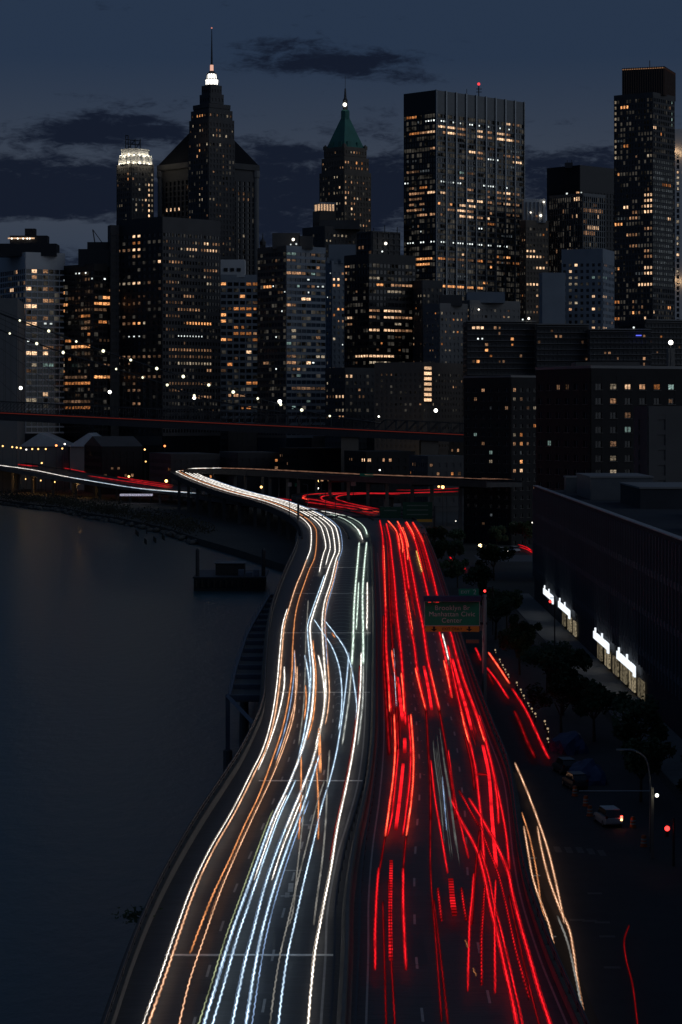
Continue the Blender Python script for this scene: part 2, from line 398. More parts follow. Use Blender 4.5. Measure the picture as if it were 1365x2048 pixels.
# parapets and the median
def wall_along(fx, ya, yb, w, z0, z1, step=3.0):
    ys = [ya + step * i for i in range(int((yb - ya) / step) + 1)]
    return strip(lambda Y: fx(Y) - w / 2, lambda Y: fx(Y) + w / 2, z0, z1, ys)
post_me = bpy.data.meshes.new('rail_post'); mm = MB().box(-.06, .06, -.06, .06, 0, .62)
post_me.from_pydata(mm.v, [], mm.f); post_me.materials.append(steel_dark)
def parapet(fx, side, label, ya=60, yb=640):
    r = empty('highway_parapet', (fx(150), 150, 10), label, 'barrier')
    wall_along(lambda Y: fx(Y) - side * .1, ya, yb, .42, 10.0, 10.78).build('wall', concrete, r)
    wall_along(lambda Y: fx(Y) - side * .1, ya, yb, .56, 10.78, 10.9).build('coping', mat('dirty_coping', (.07, .066, .06), .9, noise_amt=.4, noise_scale=.8), r)
    for zz in (11.18, 11.48): wall_along(fx, ya, yb, .10, zz, zz + .09).build('rail', steel_dark, r)
    Y = ya + 2
    while Y < min(yb, 330):
        add_object('rail_post', post_me, r, (fx(Y) - fx(150) - side * .02, Y - 150, .9)); Y += 4.0
    return r
parapet(lambda Y: XL(Y) + .1, 1, 'concrete parapet with steel rails on the river side of the highway')
parapet(lambda Y: XR(Y) - .1, -1, 'concrete parapet with steel rails on the street side of the highway')
r = empty('median_barrier', (XML(150), 150, 10), 'dark median barrier between the white and the red light streaks', 'barrier')
MID = lambda Y: (XML(Y) + XMR(Y)) / 2
m = MB(); vs = []; fs = []
prof = [(-.38, 0), (-.34, .1), (-.14, .35), (-.10, 1.0), (.10, 1.0), (.14, .35), (.34, .1), (.38, 0)]
for Y in YS:
    for dx, dz in prof: vs.append((MID(Y) + dx, Y, 10.0 + dz))
for i in range(len(YS) - 1):
    for k in range(7): a = 8 * i + k; fs.append((a, a + 1, a + 9, a + 8))
m.add(vs, fs).build('wall', dark_concrete, r)
wall_along(lambda Y: XML(Y) + .1, 60, 600, .12, 10.5, 10.72).build('guide_rail', steel_dark, r)
wall_along(lambda Y: XMR(Y) - .1, 60, 600, .12, 10.5, 10.72).build('guide_rail', steel_dark, r)
mpost_me = bpy.data.meshes.new('guide_post'); mm = MB().box(-.05, .05, -.08, .08, 0, .52)
mpost_me.from_pydata(mm.v, [], mm.f); mpost_me.materials.append(steel_dark)
Y = 62
while Y < 300:
    for fx in (XML, XMR): add_object('guide_post', mpost_me, r, (fx(Y) + (.1 if fx is XML else -.1) - XML(150), Y - 150, 0))
    Y += 4

# piers under the highway
for i, Y in enumerate(range(90, 640, 30)):
    if Y < 230 or Y > 520: continue
    r = empty('highway_pier', (XL(Y) + 1.5, Y, 0), '%s concrete pier under the river edge of the highway, counted from the camera' % NTH[i], 'pier', 'piers under the highway')
    MB().box(XL(Y) + .8, XL(Y) + 2.2, Y - .8, Y + .8, -1, 8.55).build('column', dark_concrete, r)
    MB().box(XL(Y) + .4, XL(Y) + 2.6, Y - 1.2, Y + 1.2, -1, 1.2).build('footing', dark_concrete, r)

# ------------------------------------------------------------------ ribbons: ramp, far highway, loop
def ribbon_frame(pts):
    out = []
    for i, p in enumerate(pts):
        d = (pts[min(i + 1, len(pts) - 1)] - pts[max(i - 1, 0)]); d.z = 0; d.normalize()
        out.append((p, Vector((d.y, -d.x, 0))))          # point and its right-hand side
    return out
def ribbon(pts, o0, o1, z0, z1):
    fr = ribbon_frame(pts); m = MB(); vs = []; fs = []
    for p, n in fr:
        a, c = p + n * o0, p + n * o1
        vs += [(a.x, a.y, p.z + z0), (c.x, c.y, p.z + z0), (c.x, c.y, p.z + z1), (a.x, a.y, p.z + z1)]
    for i in range(len(fr) - 1):
        a = 4 * i; c = a + 4
        for k in range(4): fs.append((a + k, a + (k + 1) % 4, c + (k + 1) % 4, c + k))
    n = 4 * (len(fr) - 1); fs += [(0, 3, 2, 1), (n, n + 1, n + 2, n + 3)]
    return m.add(vs, fs)
def offset(pts, o, dz=0.0): return [p + n * o + Vector((0, 0, dz)) for p, n in ribbon_frame(pts)]
RAMP = catmull([P(648, 1100, 10), P(651, 1085, 10), P(650, 1070, 10), P(640, 1053, 10), P(625, 1040, 10), P(600, 1026, 10.2), P(545, 1005, 11), P(472, 986, 12.5), P(410, 965, 14.5), P(377, 950.5, 16.5), P(371, 944.5, 17.5), P(392, 940.5, 18.4), P(450, 940.5, 19), P(558, 945, 20), P(700, 952.5, 20.5), P(830, 958, 21), P(930, 961.5, 21.4), P(1010, 965, 21.6)], 7)
FAR = catmull([P(756, 1100, 10), P(752, 1085, 10), P(744, 1063, 10), P(725, 1044, 10), P(690, 1029, 10), P(640, 1017.5, 10), P(590, 1008, 10), P(480, 994, 9), P(390, 981, 8), P(287, 971, 9), P(127, 948, 12.5), P(0, 926.5, 16), P(-60, 919, 17.3)], 7)
LOOP = catmull([P(808, 1066, 10), P(800, 1048, 10), P(770, 1031, 10.2), P(715, 1015, 10.8), P(660, 1003.5, 11.6), P(628, 996.5, 12.3), P(622, 991.5, 12.8), P(650, 988.5, 13), P(700, 986.5, 13.3), P(793, 985, 13.8), P(930, 982, 14.2), P(1010, 981, 14.4)], 7)
ra = tag(ribbon(RAMP, -6, 6, -1.4, -.06).build('ramp_road', asphalt), kind='structure')
fa = tag(ribbon(FAR, -13, 13, -1.4, -.03).build('far_highway_road', asphalt), kind='structure')
lo = tag(ribbon(LOOP, -6.5, 6.5, -1.4, -.09).build('loop_road', asphalt), kind='structure')
for pts, w, lab in ((RAMP, 6, 'ramp'), (LOOP, 6.5, 'red loop road')):
    for s in (-1, 1):
        rr = ribbon(pts[10:], s * w - .2, s * w + .2, -1.5, .5).build('ramp_parapet', mat('sooty_concrete', (.04, .039, .038), .9, noise_amt=.3))
        tag(rr, 'low concrete parapet on the %s side of the %s' % ('left' if s < 0 else 'right', 'curving ramp of white streaks' if w == 6 else 'curving loop of red streaks'), 'barrier')
rr = ribbon(FAR[28:], -13.2, -12.8, -1.5, .4).build('viaduct_parapet', dark_concrete); tag(rr, 'low parapet on the river side of the far riverside viaduct', 'barrier')
rr = ribbon(FAR[28:], 12.8, 13.2, -1.5, .4).build('viaduct_parapet', dark_concrete); tag(rr, 'low parapet on the city side of the far riverside viaduct', 'barrier')
def columns(pts, offs, every, label, group, start=0.0, stop=1e9):
    acc = 0; last = -1e9; k = 0; fr = ribbon_frame(pts)
    for i in range(1, len(fr)):
        acc += (fr[i][0] - fr[i - 1][0]).length
        if acc - last >= every and start <= acc <= stop:
            last = acc; p, n = fr[i]; k += 1
            r = empty('viaduct_bent', (p.x, p.y, 2), label % NTH[k - 1], 'viaduct support', group)
            for o in offs:
                c = p + n * o; MB().box(c.x - .6, c.x + .6, c.y - .6, c.y + .6, 0, p.z - 2.2).build('column', dark_concrete, r)
            MB().bar(p + n * (offs[0] * 1.1) + Vector((0, 0, -1.8)), p + n * (offs[-1] * 1.1) + Vector((0, 0, -1.8)), .55, 4).build('cross_beam', steel_dark, r)
columns(RAMP, (-4.5, 4.5), 22, '%s steel and concrete bent under the curving ramp, counted from its foot', 'bents under the ramp', 200, 520)
columns(FAR, (-11, 0, 11), 26, '%s bent under the far riverside viaduct, counted from the fork', 'bents under the far viaduct', 330)
columns(LOOP, (-4.5, 4.5), 30, '%s bent under the red loop road, counted from the fork', 'bents under the loop road', 130)
columns(RAMP, (-3.5, 3.5), 34, '%s tall bent under the far level run of the ramp, from the bend', 'bents under the upper ramp', 540)

# ================================================================== STREAKS OF TRAFFIC LIGHT
# every streak hangs at lamp height over its lane, a thin glowing rod with real thickness; S: 'FRONT' lets it light the road
S = 'FRONT'
STREAK = {'w': ((1, .97, .92), 2.0), 'c': ((.66, .86, 1.0), 1.35), 'g': ((.80, 1.0, .86), 1.35), 'o': ((1, .38, .15), 1.0), 'p': ((1, .58, .36), 1.15), 'd': ((.62, .60, .55), .30), 'b': ((.42, .62, 1.0), .55), 'G': ((.55, .62, .35), .5),
          'r': ((1, .012, .02), 1.15), 'R': ((1, .10, .045), 2.4), 'm': ((.9, .012, .02), .24), 'x': ((1, .012, .02), .85), 'y': ((1, .5, .12), 2.0), 'q': ((.9, .95, .9), .9), 'e': ((.55, .58, .55), .16), 'f': ((1, .50, .32), .24), 'F': ((1, .02, .03), .85)}
FLICK = {'x': .9, 'y': 5.0, 'q': .8}
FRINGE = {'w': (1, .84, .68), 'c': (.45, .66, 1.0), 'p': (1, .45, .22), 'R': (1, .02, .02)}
def streak_mat(key, fringe):
    name = ('fringe_' if fringe else 'streak_') + key + ('_' if key.isupper() else '')
    if name in MATS: return MATS[name]
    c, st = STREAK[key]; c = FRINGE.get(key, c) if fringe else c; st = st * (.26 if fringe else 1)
    m = bpy.data.materials.new(name); m.use_nodes = True; t = m.node_tree; t.nodes.clear()
    out = t.nodes.new('ShaderNodeOutputMaterial'); e = t.nodes.new('ShaderNodeEmission'); e.inputs['Color'].default_value = (*c, 1); t.links.new(e.outputs[0], out.inputs['Surface'])
    at = t.nodes.new('ShaderNodeAttribute'); at.attribute_name = 'along'; fd = t.nodes.new('ShaderNodeAttribute'); fd.attribute_name = 'fade'
    nz = t.nodes.new('ShaderNodeTexNoise'); nz.noise_dimensions = '1D'; nz.inputs['Scale'].default_value = .16; nz.inputs['Detail'].default_value = 3
    t.links.new(at.outputs['Fac'], nz.inputs['W'])
    s_ = math_node('MULTIPLY', math_node('MULTIPLY_ADD', nz.outputs['Fac'], 2.2, -.1, tree=t), fd.outputs['Fac'], tree=t)
    if key in FLICK: s_ = math_node('MULTIPLY', s_, math_node('MULTIPLY_ADD', math_node('SINE', math_node('MULTIPLY', at.outputs['Fac'], 2 * math.pi / FLICK[key], tree=t), tree=t), .42, .58, tree=t), tree=t)
    t.links.new(math_node('MULTIPLY', s_, st, tree=t), e.inputs['Strength'])
    m.cycles.emission_sampling = S; MATS[name] = m
    return m
rnd = random.Random(5)
NT = [0]
def trail(label, pts, key, r=.075, z=10.75, world=False, wob=1.0, flat=0.0, grow=.00013, group=None, bundle=0, spread=0.0):
    NT[0] += 1
    W = pts if world else [P(p[0], p[1], p[2] if len(p) > 2 else z) for p in pts]
    C = catmull(W, 14) if not world else W
    out = [C[0]]; along = [0.0]; ph = rnd.random() * 6; tot = 0
    for a, c in zip(C, C[1:]):          # resample, finer close by
        seg = (c - a).length; step = max(.22, (a.y / 130.0) * .24 if a.y < 330 else a.y / 260); n = max(1, int(seg / step))
        for i in range(1, n + 1):
            tot += seg / n; out.append(a + (c - a) * (i / n)); along.append(tot)
    red = key in 'rRmxF'
    k = 5 if flat == 0 else 4
    # strands: sideways offset, lift, thickness factor, material slot; a bright core, fainter threads added beside it to imitate its soft glow
    if bundle: strands = [(rnd.uniform(-1, 1) * spread, rnd.uniform(-.1, .1), rnd.uniform(.5, 1.0), 0, rnd.uniform(0, .3), rnd.uniform(.7, 1)) for _ in range(bundle)]
    elif flat or key in 'fdeGb': strands = [(0, 0, 1, 0, 0, 1)]
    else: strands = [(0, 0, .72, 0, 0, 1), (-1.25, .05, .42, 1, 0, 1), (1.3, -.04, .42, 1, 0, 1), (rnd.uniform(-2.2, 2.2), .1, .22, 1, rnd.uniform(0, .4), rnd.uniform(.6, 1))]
    m = MB(); vs = []; fs = []; al = []; fa_ = []; mi = []; n = len(out)
    for (so, sl, sr, slot, u0, u1) in strands:
        i0, i1 = int(u0 * (n - 1)), max(int(u0 * (n - 1)) + 1, int(u1 * (n - 1))); base = len(vs); ph2 = ph + so
        for i in range(i0, i1 + 1):
            p = out[i]; d = (out[min(i + 1, n - 1)] - out[max(i - 1, 0)]).normalized()
            u = d.cross(Vector((0, 0, 1))).normalized(); w = u.cross(d)
            if wob and p.y < 420:
                am = wob * (.010 if red else .020)
                p = p + u * (am * math.sin(along[i] * 4.4 + ph2) + am * .6 * math.sin(along[i] * 7.1 + ph2 * 2)) + w * am * .5 * math.sin(along[i] * 3.1 + ph2)
            rr = r * (.66 if red else .62) + grow * p.y * (1.1 if red else .9)
            p = p + u * so * (1 if bundle else rr) + w * sl
            rs = max(.012, rr * sr * (.45 if i in (i0, i1) else 1))
            for j in range(k):
                an = 2 * math.pi * j / k + (math.pi / 4 if flat else 0)
                vs.append(p + u * (rs + flat) * math.cos(an) + w * rs * math.sin(an)); al.append(along[i] + ph * 40 + so * 7)
                fa_.append(min(1.0, .25 + (along[i] - along[i0]) / (2 + .012 * p.y), .25 + (along[i1] - along[i]) / (2 + .012 * p.y)))
        cnt = i1 - i0 + 1
        for i in range(cnt - 1):
            for j in range(k): fs.append((base + i * k + j, base + (i + 1) * k + j, base + (i + 1) * k + (j + 1) % k, base + i * k + (j + 1) % k)); mi.append(slot)
        fs += [[base + j for j in range(k)], [base + (cnt - 1) * k + j for j in range(k)][::-1]]; mi += [slot, slot]
    m.add(vs, fs)
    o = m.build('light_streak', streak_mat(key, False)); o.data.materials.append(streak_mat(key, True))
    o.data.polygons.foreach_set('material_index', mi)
    for nm, dat in (('along', al), ('fade', fa_)):
        at = o.data.attributes.new(nm, 'FLOAT', 'POINT'); at.data.foreach_set('value', dat)
    bm = bmesh.new(); bm.from_mesh(o.data); bmesh.ops.recalc_face_normals(bm, faces=bm.faces); bm.to_mesh(o.data); bm.free()
    tag(o, label, 'light streak', group)
    return o
def shifted(pts, dx, dy=0): return [(p[0] + dx * (p[1] - 830) / 1000, p[1] + dy) + tuple(p[2:]) for p in pts]
def between(pts, ya, yb):        # the stretch of a traced line between two rows
    pts = sorted(pts, key=lambda p: p[1]); out = []
    T = [(p[1], p[0]) for p in pts]
    out.append((lerp_table(T, ya), ya)); out += [p for p in pts if ya + 4 < p[1] < yb - 4]; out.append((lerp_table(T, yb), yb)); return out

T1 = [(623, 1093), (616, 1114), (604, 1145), (593, 1171), (580, 1212), (570, 1248), (564, 1309), (559, 1370), (548, 1442), (532, 1499), (510, 1545), (471, 1624), (427, 1701), (393, 1774), (360, 1866), (331, 1953), (299, 2044), (280, 2100)]
T2 = [(634, 1093), (630, 1114), (619, 1140), (609, 1168), (598, 1200), (591, 1232), (586, 1290), (584, 1347), (576, 1408), (563, 1465), (544, 1522), (517, 1594), (490, 1650), (461, 1716), (427, 1788), (398, 1861), (381, 1907)]
T2w = [(589, 1300), (592, 1360), (588, 1430), (572, 1485), (546, 1551), (509, 1630), (476, 1702), (442, 1782), (408, 1878), (379, 1965), (360, 2044), (348, 2100)]
M1 = [(672, 1093), (670, 1105), (660, 1130), (645, 1175), (628, 1225), (621, 1251), (624, 1300), (628, 1340), (627, 1390), (621, 1440), (604, 1503), (577, 1571), (548, 1633), (519, 1711), (490, 1793), (461, 1875), (432, 1972), (410, 2044), (394, 2100)]
M2 = [(682, 1093), (673, 1118), (662, 1164), (650, 1202), (645, 1240), (647, 1293), (650, 1339), (652, 1385), (648, 1425), (639, 1469), (627, 1518), (608, 1570), (582, 1633), (553, 1706), (529, 1778), (509, 1856), (490, 1928), (466, 2044), (455, 2100)]
M3 = [(640, 1508), (611, 1600), (577, 1691), (548, 1778), (524, 1866), (509, 1943), (493, 2044), (484, 2100)]
N1 = [(698, 1305), (695, 1347), (690, 1392), (683, 1446), (673, 1507), (660, 1560), (645, 1609), (626, 1691), (606, 1774), (589, 1851), (577, 1904), (566, 1975), (558, 2044), (552, 2100)]
N2 = [(723, 1305), (721, 1377), (715, 1442), (705, 1513), (693, 1575), (676, 1653), (662, 1740), (645, 1827), (630, 1909), (622, 1985), (617, 2044), (612, 2100)]

trail('thin white streak twined with the river-side peach one', shifted(between(T1, 1217, 2090), -9), 'w', .03)

trail('thin pale streak just right of the second orange one', T2w, 'p', .045)
trail('short white streak beside the river-side pair at mid distance', [(569, 1333), (569, 1370), (559, 1423), (540, 1484), (517, 1540)], 'w', .05)
trail('short white streak right of the second orange one at mid distance', [(595, 1333), (593, 1385), (582, 1438), (566, 1490), (552, 1530)], 'p', .04)
trail('blue-tinged streak edging the second orange one', shifted(between(T2, 1300, 1520), 9), 'b', .04)

trail('cool white streak down the middle lane to the bottom, left', between(M1, 1440, 2095), 'c', .085)
trail('cool streak close right of the middle-left one', shifted(between(M1, 1560, 2095), 14), 'c', .06)
trail('thin yellow-green streak left of the cool middle streaks', shifted(between(M1, 1620, 2095), -9), 'G', .035)
trail('thin white thread inside the cool middle streaks', shifted(between(M1, 1590, 1760), 8), 'w', .04)

trail('white streak down the middle lane to the bottom, right', between(M2, 1500, 2095), 'c', .065)
trail('broad cool streak right of the middle pair near the bottom', M3, 'c', .075)
trail('thin blue streak edging the broad cool one', shifted(between(M3, 1600, 2090), 10), 'b', .035)
trail('thin white thread between the middle cool streaks', shifted(between(M2, 1590, 1760), 10), 'w', .04)
trail('peach streak left of the bright middle pair at mid distance', shifted(between(M1, 1150, 1420), -12), 'c', .05)
trail('peach streak edging the bright middle pair on its right', shifted(between(M2, 1120, 1450), 13), 'p', .04)
trail('orange streak hidden in the middle pair at mid distance', shifted(between(M1, 1280, 1480), 8), 'o', .06)
trail('dim grey streak left of the bright middle pair', [(617, 1200), (612, 1290), (611, 1340), (607, 1420), (598, 1490)], 'd', .06)
trail('white streak starting beside the middle pair, left', [(610, 1310), (618, 1354), (619, 1395), (610, 1460), (597, 1520)], 'c', .06)
trail('white streak starting beside the middle pair, right', [(637, 1310), (645, 1347), (650, 1396), (645, 1440), (632, 1490)], 'w', .06)
trail('thin blue-white streak in the right oncoming lane, left wheel', N1, 'c', .05)
trail('thin white streak in the right oncoming lane, right wheel', N2, 'w', .05)
trail('thin red thread beside the right oncoming lane streak', shifted(between(N2, 1330, 1720), -5), 'm', .03)
trail('dim streak beside the left wheel of the right oncoming lane', shifted(between(N1, 1560, 2060), -14), 'd', .05)
trail('dim grey streak crossing between right and middle lane', [(660, 1500), (655, 1570), (652, 1640), (645, 1720), (634, 1800), (628, 1850)], 'd', .07)
trail('dim grey streak ending above the near lane marks', [(615, 1560), (604, 1660), (595, 1740), (585, 1830), (578, 1850)], 'd', .05)
trail('blue-white streak swerving from middle to right lane, left', [(628, 1238), (647, 1267), (664, 1293), (678, 1331), (684, 1377), (683, 1423), (678, 1460)], 'c', .035)
trail('blue-white streak swerving from middle to right lane, right', [(647, 1238), (670, 1267), (690, 1297), (702, 1331), (710, 1377), (714, 1415), (712, 1440)], 'c', .035)
trail('small orange dash on the swerving streaks', [(664, 1265), (671, 1276)], 'o', .08)
GR1 = [(719, 1084), (716, 1122), (711, 1179), (708, 1232), (707, 1278), (704, 1330)]
GR2 = [(734, 1084), (730, 1122), (726, 1179), (726, 1225), (727, 1270), (727, 1330)]
trail('pale green streak along the hatched gore', GR1, 'g', .12)
trail('pale green streak along the median', GR2, 'g', .12)
trail('short pale streak between the pale green pair', [(718, 1164), (716, 1210), (713, 1260)], 'g', .06)
trail('short pale streak hugging the median', [(735, 1164), (735, 1210), (734, 1260)], 'w', .06)
trail('dim beaded streak continuing the pale green one', [(704, 1330), (698, 1400), (691, 1450), (685, 1490)], 'q', .07)
trail('dim beaded streak continuing the one along the median', [(727, 1330), (726, 1400), (721, 1450), (716, 1490)], 'q', .07)
trail('orange streak crossing straight through the middle lane, left', [(603, 1508), (602, 1600), (598, 1679)], 'o', .05)
trail('orange streak crossing straight through the middle lane, right', [(633, 1520), (637, 1600), (637, 1679)], 'o', .05)
trail('broad beaded orange streak right of the middle pair', [(639, 1456), (640, 1500), (641, 1546)], 'o', .06, flat=.10)
trail('dim orange streak beside the middle pair at mid distance', [(611, 1370), (613, 1400), (609, 1440)], 'o', .06)
# the ramp and the bend: these streaks come round the bend, down the ramp and on into the lanes
def ramp_run(o, k1, pts):
    a = [p for p in offset(RAMP, o, .75)[:k1] if p.y > 655 and p.x < 0][::-1][::3]
    return a + [P(x, y, 10.75) for x, y in pts]
def ramp_trail(label, o, k1, pts, key, r):
    trail(label, catmull(ramp_run(o, k1, pts), 8), key, r, world=True, grow=.00008)
ramp_trail('white streak nearest the river, from the ramp bend to the far joint', -3.4, 84, between(T1, 1097, 1130), 'w', .075)
trail('peach streak nearest the river parapet, running down the whole road', between(T1, 1118, 2090), 'p', .07)
ramp_trail('peach streak second from the river, from the ramp bend down to the near joint', -2.1, 80, T2[1:], 'o', .075)
ramp_trail('white streak third from the river, ending on the far bend', -.3, 82, [(652, 1094), (648, 1106), (643, 1125), (639, 1145)], 'w', .075)
ramp_trail('white streak fourth from the river, ending on the far bend', .9, 78, [(661, 1094), (657, 1110), (652, 1130)], 'w', .06)
ramp_trail('brightest white streak from the ramp down the middle lane, left of its pair', 2.4, 84, between(M1, 1100, 1655), 'w', .10)
ramp_trail('brightest white streak from the ramp down the middle lane, right of its pair', 3.7, 79, between(M2, 1100, 1660), 'w', .10)
ramp_trail('blue-violet streak along the right of the ramp and far middle lane', 4.5, 60, [(685, 1096), (678, 1120), (668, 1165), (657, 1205), (651, 1240), (655, 1330)], 'b', .06)
for i, (o, s_) in enumerate(((-2.6, 80), (1.8, 84))):
    trail('%s thin warm streak along the far level run of the ramp' % ('lower', 'upper')[i], offset(RAMP, o, .9)[s_:], 'f', .0, world=True, wob=0, grow=.00008)
for i, (pts, key, rr) in enumerate((([(722, 1072), (716, 1060), (706, 1049), (684, 1036), (660, 1028)], 'g', .10), ([(735, 1070), (730, 1056), (718, 1044), (698, 1034), (680, 1029)], 'g', .10), ([(690, 1031), (650, 1023), (615, 1016), (583, 1010)], 'w', .10), ([(675, 1028), (640, 1020), (600, 1012)], 'c', .07), ([(726, 1080), (719, 1062), (706, 1050)], 'w', .05))):
    trail(('white streak bending into the gore, left', 'white streak bending into the gore, right', 'long white streak behind the gore toward the far viaduct', 'thin cool streak behind the gore', 'short thin white streak at the gore bend')[i], pts, key, rr)
FW = [(391, 985.5, 8.8), (287, 977.5, 9.8), (205, 965.5, 11.3), (127, 952, 13.3), (62, 939, 15.2), (0, 930.5, 16.8), (-60, 923, 18)]
trail('white streak along the far riverside viaduct', FW, 'w', .10)
trail('fainter white streak under the first on the far viaduct', [(p[0] + 10, p[1] + 1.6, p[2]) for p in FW[:4]], 'c', .04)
for i, dy in enumerate((0, -3, 3.2, -6)):
    FR = [(345, 973 + dy, 9.3), (246, 958.5 + dy, 10.6), (176, 948 + dy, 12.1), (111, 937 + dy, 13.8), (20, 927 + dy * .6, 16.3), (-60, 918 + dy, 18)]
    trail('%s red streak along the far riverside viaduct' % ('broadest', 'upper', 'lower', 'topmost')[i], FR if i < 2 else FR[:3] if i == 2 else FR[2:], 'F', .14 if i == 0 else .09)
# red lanes
A1 = [(760, 1040), (766, 1074), (767, 1129), (769, 1156), (772, 1232), (773, 1293), (778, 1370), (783, 1423)]
A2 = [(773, 1046), (781, 1082), (784, 1110), (789, 1156), (795, 1232), (803, 1309), (808, 1385), (812, 1450)]
trail('red streak nearest the median in the far left lane', A1, 'r', .09)
trail('broad red streak beside it in the far left lane', A2, 'r', .11)
trail('dim red streak between the far left lane pair', [(778, 1120), (780, 1200), (786, 1290), (793, 1380), (796, 1500)], 'm', .12)
trail('dim red streak along the median', [(768, 1230), (768, 1320), (774, 1420), (780, 1510)], 'm', .12)
trail('hot red streak nearest the median at mid distance', [(772, 1232), (773, 1293), (778, 1366), (780, 1424)], 'R', .05)
trail('hot red streak starting below the left lane pair', [(789, 1428), (791, 1499), (787, 1556), (779, 1615), (771, 1674)], 'R', .06)
trail('hot red streak right of the left lane pair', [(822, 1428), (827, 1499), (827, 1549), (822, 1610), (813, 1672)], 'R', .06)
trail('hot red streak on the left lane, right wheel', [(803, 1345), (807, 1385), (809, 1425)], 'R', .06)
trail('red streak inside the left lane beside the hot one', [(795, 1440), (797, 1500), (792, 1560), (783, 1640), (775, 1674)], 'r', .05)
trail('red streak outside the left lane beside the hot one', [(817, 1430), (822, 1500), (820, 1560), (813, 1620), (806, 1672)], 'r', .05)
trail('broad red bar in the middle of the left lane, far', [(795, 1354), (801, 1400), (806, 1442)], 'r', .05, flat=.16)
trail('short broad red bar in the middle of the left lane', [(810, 1476), (810, 1506)], 'r', .05, flat=.16)
trail('broad red bar in the middle of the left lane, near', [(807, 1527), (800, 1595), (792, 1660)], 'r', .05, flat=.12)
trail('thin dim red streak joining the left lane sets', [(771, 1672), (764, 1715), (758, 1750)], 'm', .04)
trail('thin dim red streak joining the left lane sets, right', [(813, 1672), (809, 1715), (807, 1740)], 'm', .04)
trail('lone red streak near the median at the bottom', [(758, 1735), (754, 1788), (751, 1860), (751, 1940)], 'r', .055)
trail('lone red streak right of the bottom left lane', [(807, 1735), (807, 1808), (810, 1885), (813, 1941)], 'r', .055)
trail('broad beaded red bar in the bottom left lane', [(783, 1720), (781, 1827), (782, 1921)], 'x', .05, flat=.10)
trail('faint red thread running off the bottom near the median', [(766, 1803), (769, 1900), (773, 2044), (775, 2100)], 'm', .03)
trail('faint broad red streak off the bottom left lane', [(778, 1760), (782, 1900), (790, 2044), (792, 2100)], 'm', .03)
B1 = [(793, 1062), (799, 1097), (809, 1157), (813, 1196), (820, 1245), (829, 1290), (834, 1331), (842, 1374), (853, 1421)]
B2 = [(806, 1058), (817, 1105), (829, 1165), (836, 1204), (846, 1252), (855, 1314), (867, 1370), (879, 1421)]
trail('red streak of the centre lane, left wheel', B1, 'r', .10)
trail('red streak of the centre lane, right wheel', B2, 'r', .10)
trail('hot red streak over the far centre lane, left', [(776, 1041), (793, 1062), (801, 1100)], 'R', .10)
trail('hot red streak over the far centre lane, right', [(795, 1042), (809, 1070), (816, 1105), (816, 1120)], 'R', .10)
trail('hot red streak over the mid centre lane, left', [(831, 1335), (840, 1374), (852, 1419)], 'R', .06)
trail('hot red streak over the mid centre lane, right', [(860, 1335), (869, 1374), (880, 1420)], 'R', .06)
trail('red streak filling the far centre lane', [(797, 1048), (806, 1080), (812, 1130), (819, 1180)], 'r', .12)
trail('broad red bar in the middle of the centre lane', [(848, 1332), (856, 1370), (864, 1420)], 'r', .05, flat=.14)
trail('dim red beads trailing below the centre lane, left', [(853, 1421), (857, 1499), (861, 1560), (862, 1640)], 'm', .06)
trail('dim red streak trailing below the centre lane, right', [(879, 1421), (888, 1470), (898, 1530), (907, 1592), (912, 1640)], 'm', .06)
trail('thin red streak slanting through the centre lane, left', [(862, 1520), (871, 1600), (882, 1664), (896, 1747)], 'r', .035)
trail('thin red streak slanting through the centre lane, right', [(897, 1500), (909, 1592), (924, 1660), (938, 1717)], 'r', .035)
trail('broad pale ghost streak down the centre lane', [(870, 1450), (878, 1530), (887, 1590), (895, 1660), (905, 1740)], 'e', .03, bundle=11, spread=.6, grow=.00006)
trail('thin bluish thread down the centre lane', [(885, 1553), (889, 1600), (894, 1660)], 'b', .03)
trail('short beaded red streak at the bottom of the centre lane, left', [(876, 1775), (880, 1810), (884, 1843)], 'x', .05)
trail('short beaded red streak at the bottom of the centre lane, right', [(923, 1775), (928, 1810), (934, 1843)], 'x', .05)
trail('broad beaded red block at the bottom of the centre lane', [(902, 1757), (905, 1795), (910, 1831)], 'x', .06, flat=.17)
trail('dim red streak running off the bottom of the centre lane', [(868, 1800), (880, 1900), (896, 2044), (902, 2100)], 'm', .035)
trail('dim red streak left of the one off the bottom', [(862, 1600), (862, 1750), (872, 1880), (884, 2044)], 'm', .03)
C1 = [(811, 1044), (829, 1078), (838, 1109), (849, 1157), (858, 1195), (880, 1267), (892, 1319), (904, 1396)]
C2 = [(825, 1044), (845, 1082), (856, 1117), (868, 1161), (876, 1195), (902, 1267), (914, 1314), (930, 1366), (949, 1417), (969, 1477)]
trail('red streak of the street-side lane passing behind the sign, left', C1, 'r', .10)
trail('red streak of the street-side lane passing behind the sign, right', C2, 'r', .11)
trail('hot red streak over the far street-side lane', [(813, 1043), (826, 1066), (830, 1080)], 'R', .10)
trail('hot red streak over the far right edge', [(826, 1044), (842, 1072), (848, 1085)], 'R', .08)
trail('beaded amber streak in the far street-side lane', [(833, 1101), (838, 1120), (845, 1145)], 'y', .10)
trail('red streak from the sign to the crossing streaks', [(896, 1290), (906, 1345), (921, 1413), (938, 1476), (952, 1540), (959, 1600), (964, 1652), (970, 1735)], 'r', .07)
trail('hot red streak below the sign, left', [(888, 1320), (896, 1355), (905, 1396)], 'R', .06)
trail('hot red streak below the sign, right', [(915, 1318), (930, 1366), (949, 1417), (970, 1484)], 'R', .06)
trail('hot red streak left of the crossing streaks', [(921, 1413), (936, 1476), (942, 1490)], 'R', .06)
trail('pink-white streak below the sign', [(885, 1267), (891, 1290), (898, 1320)], 'w', .04)
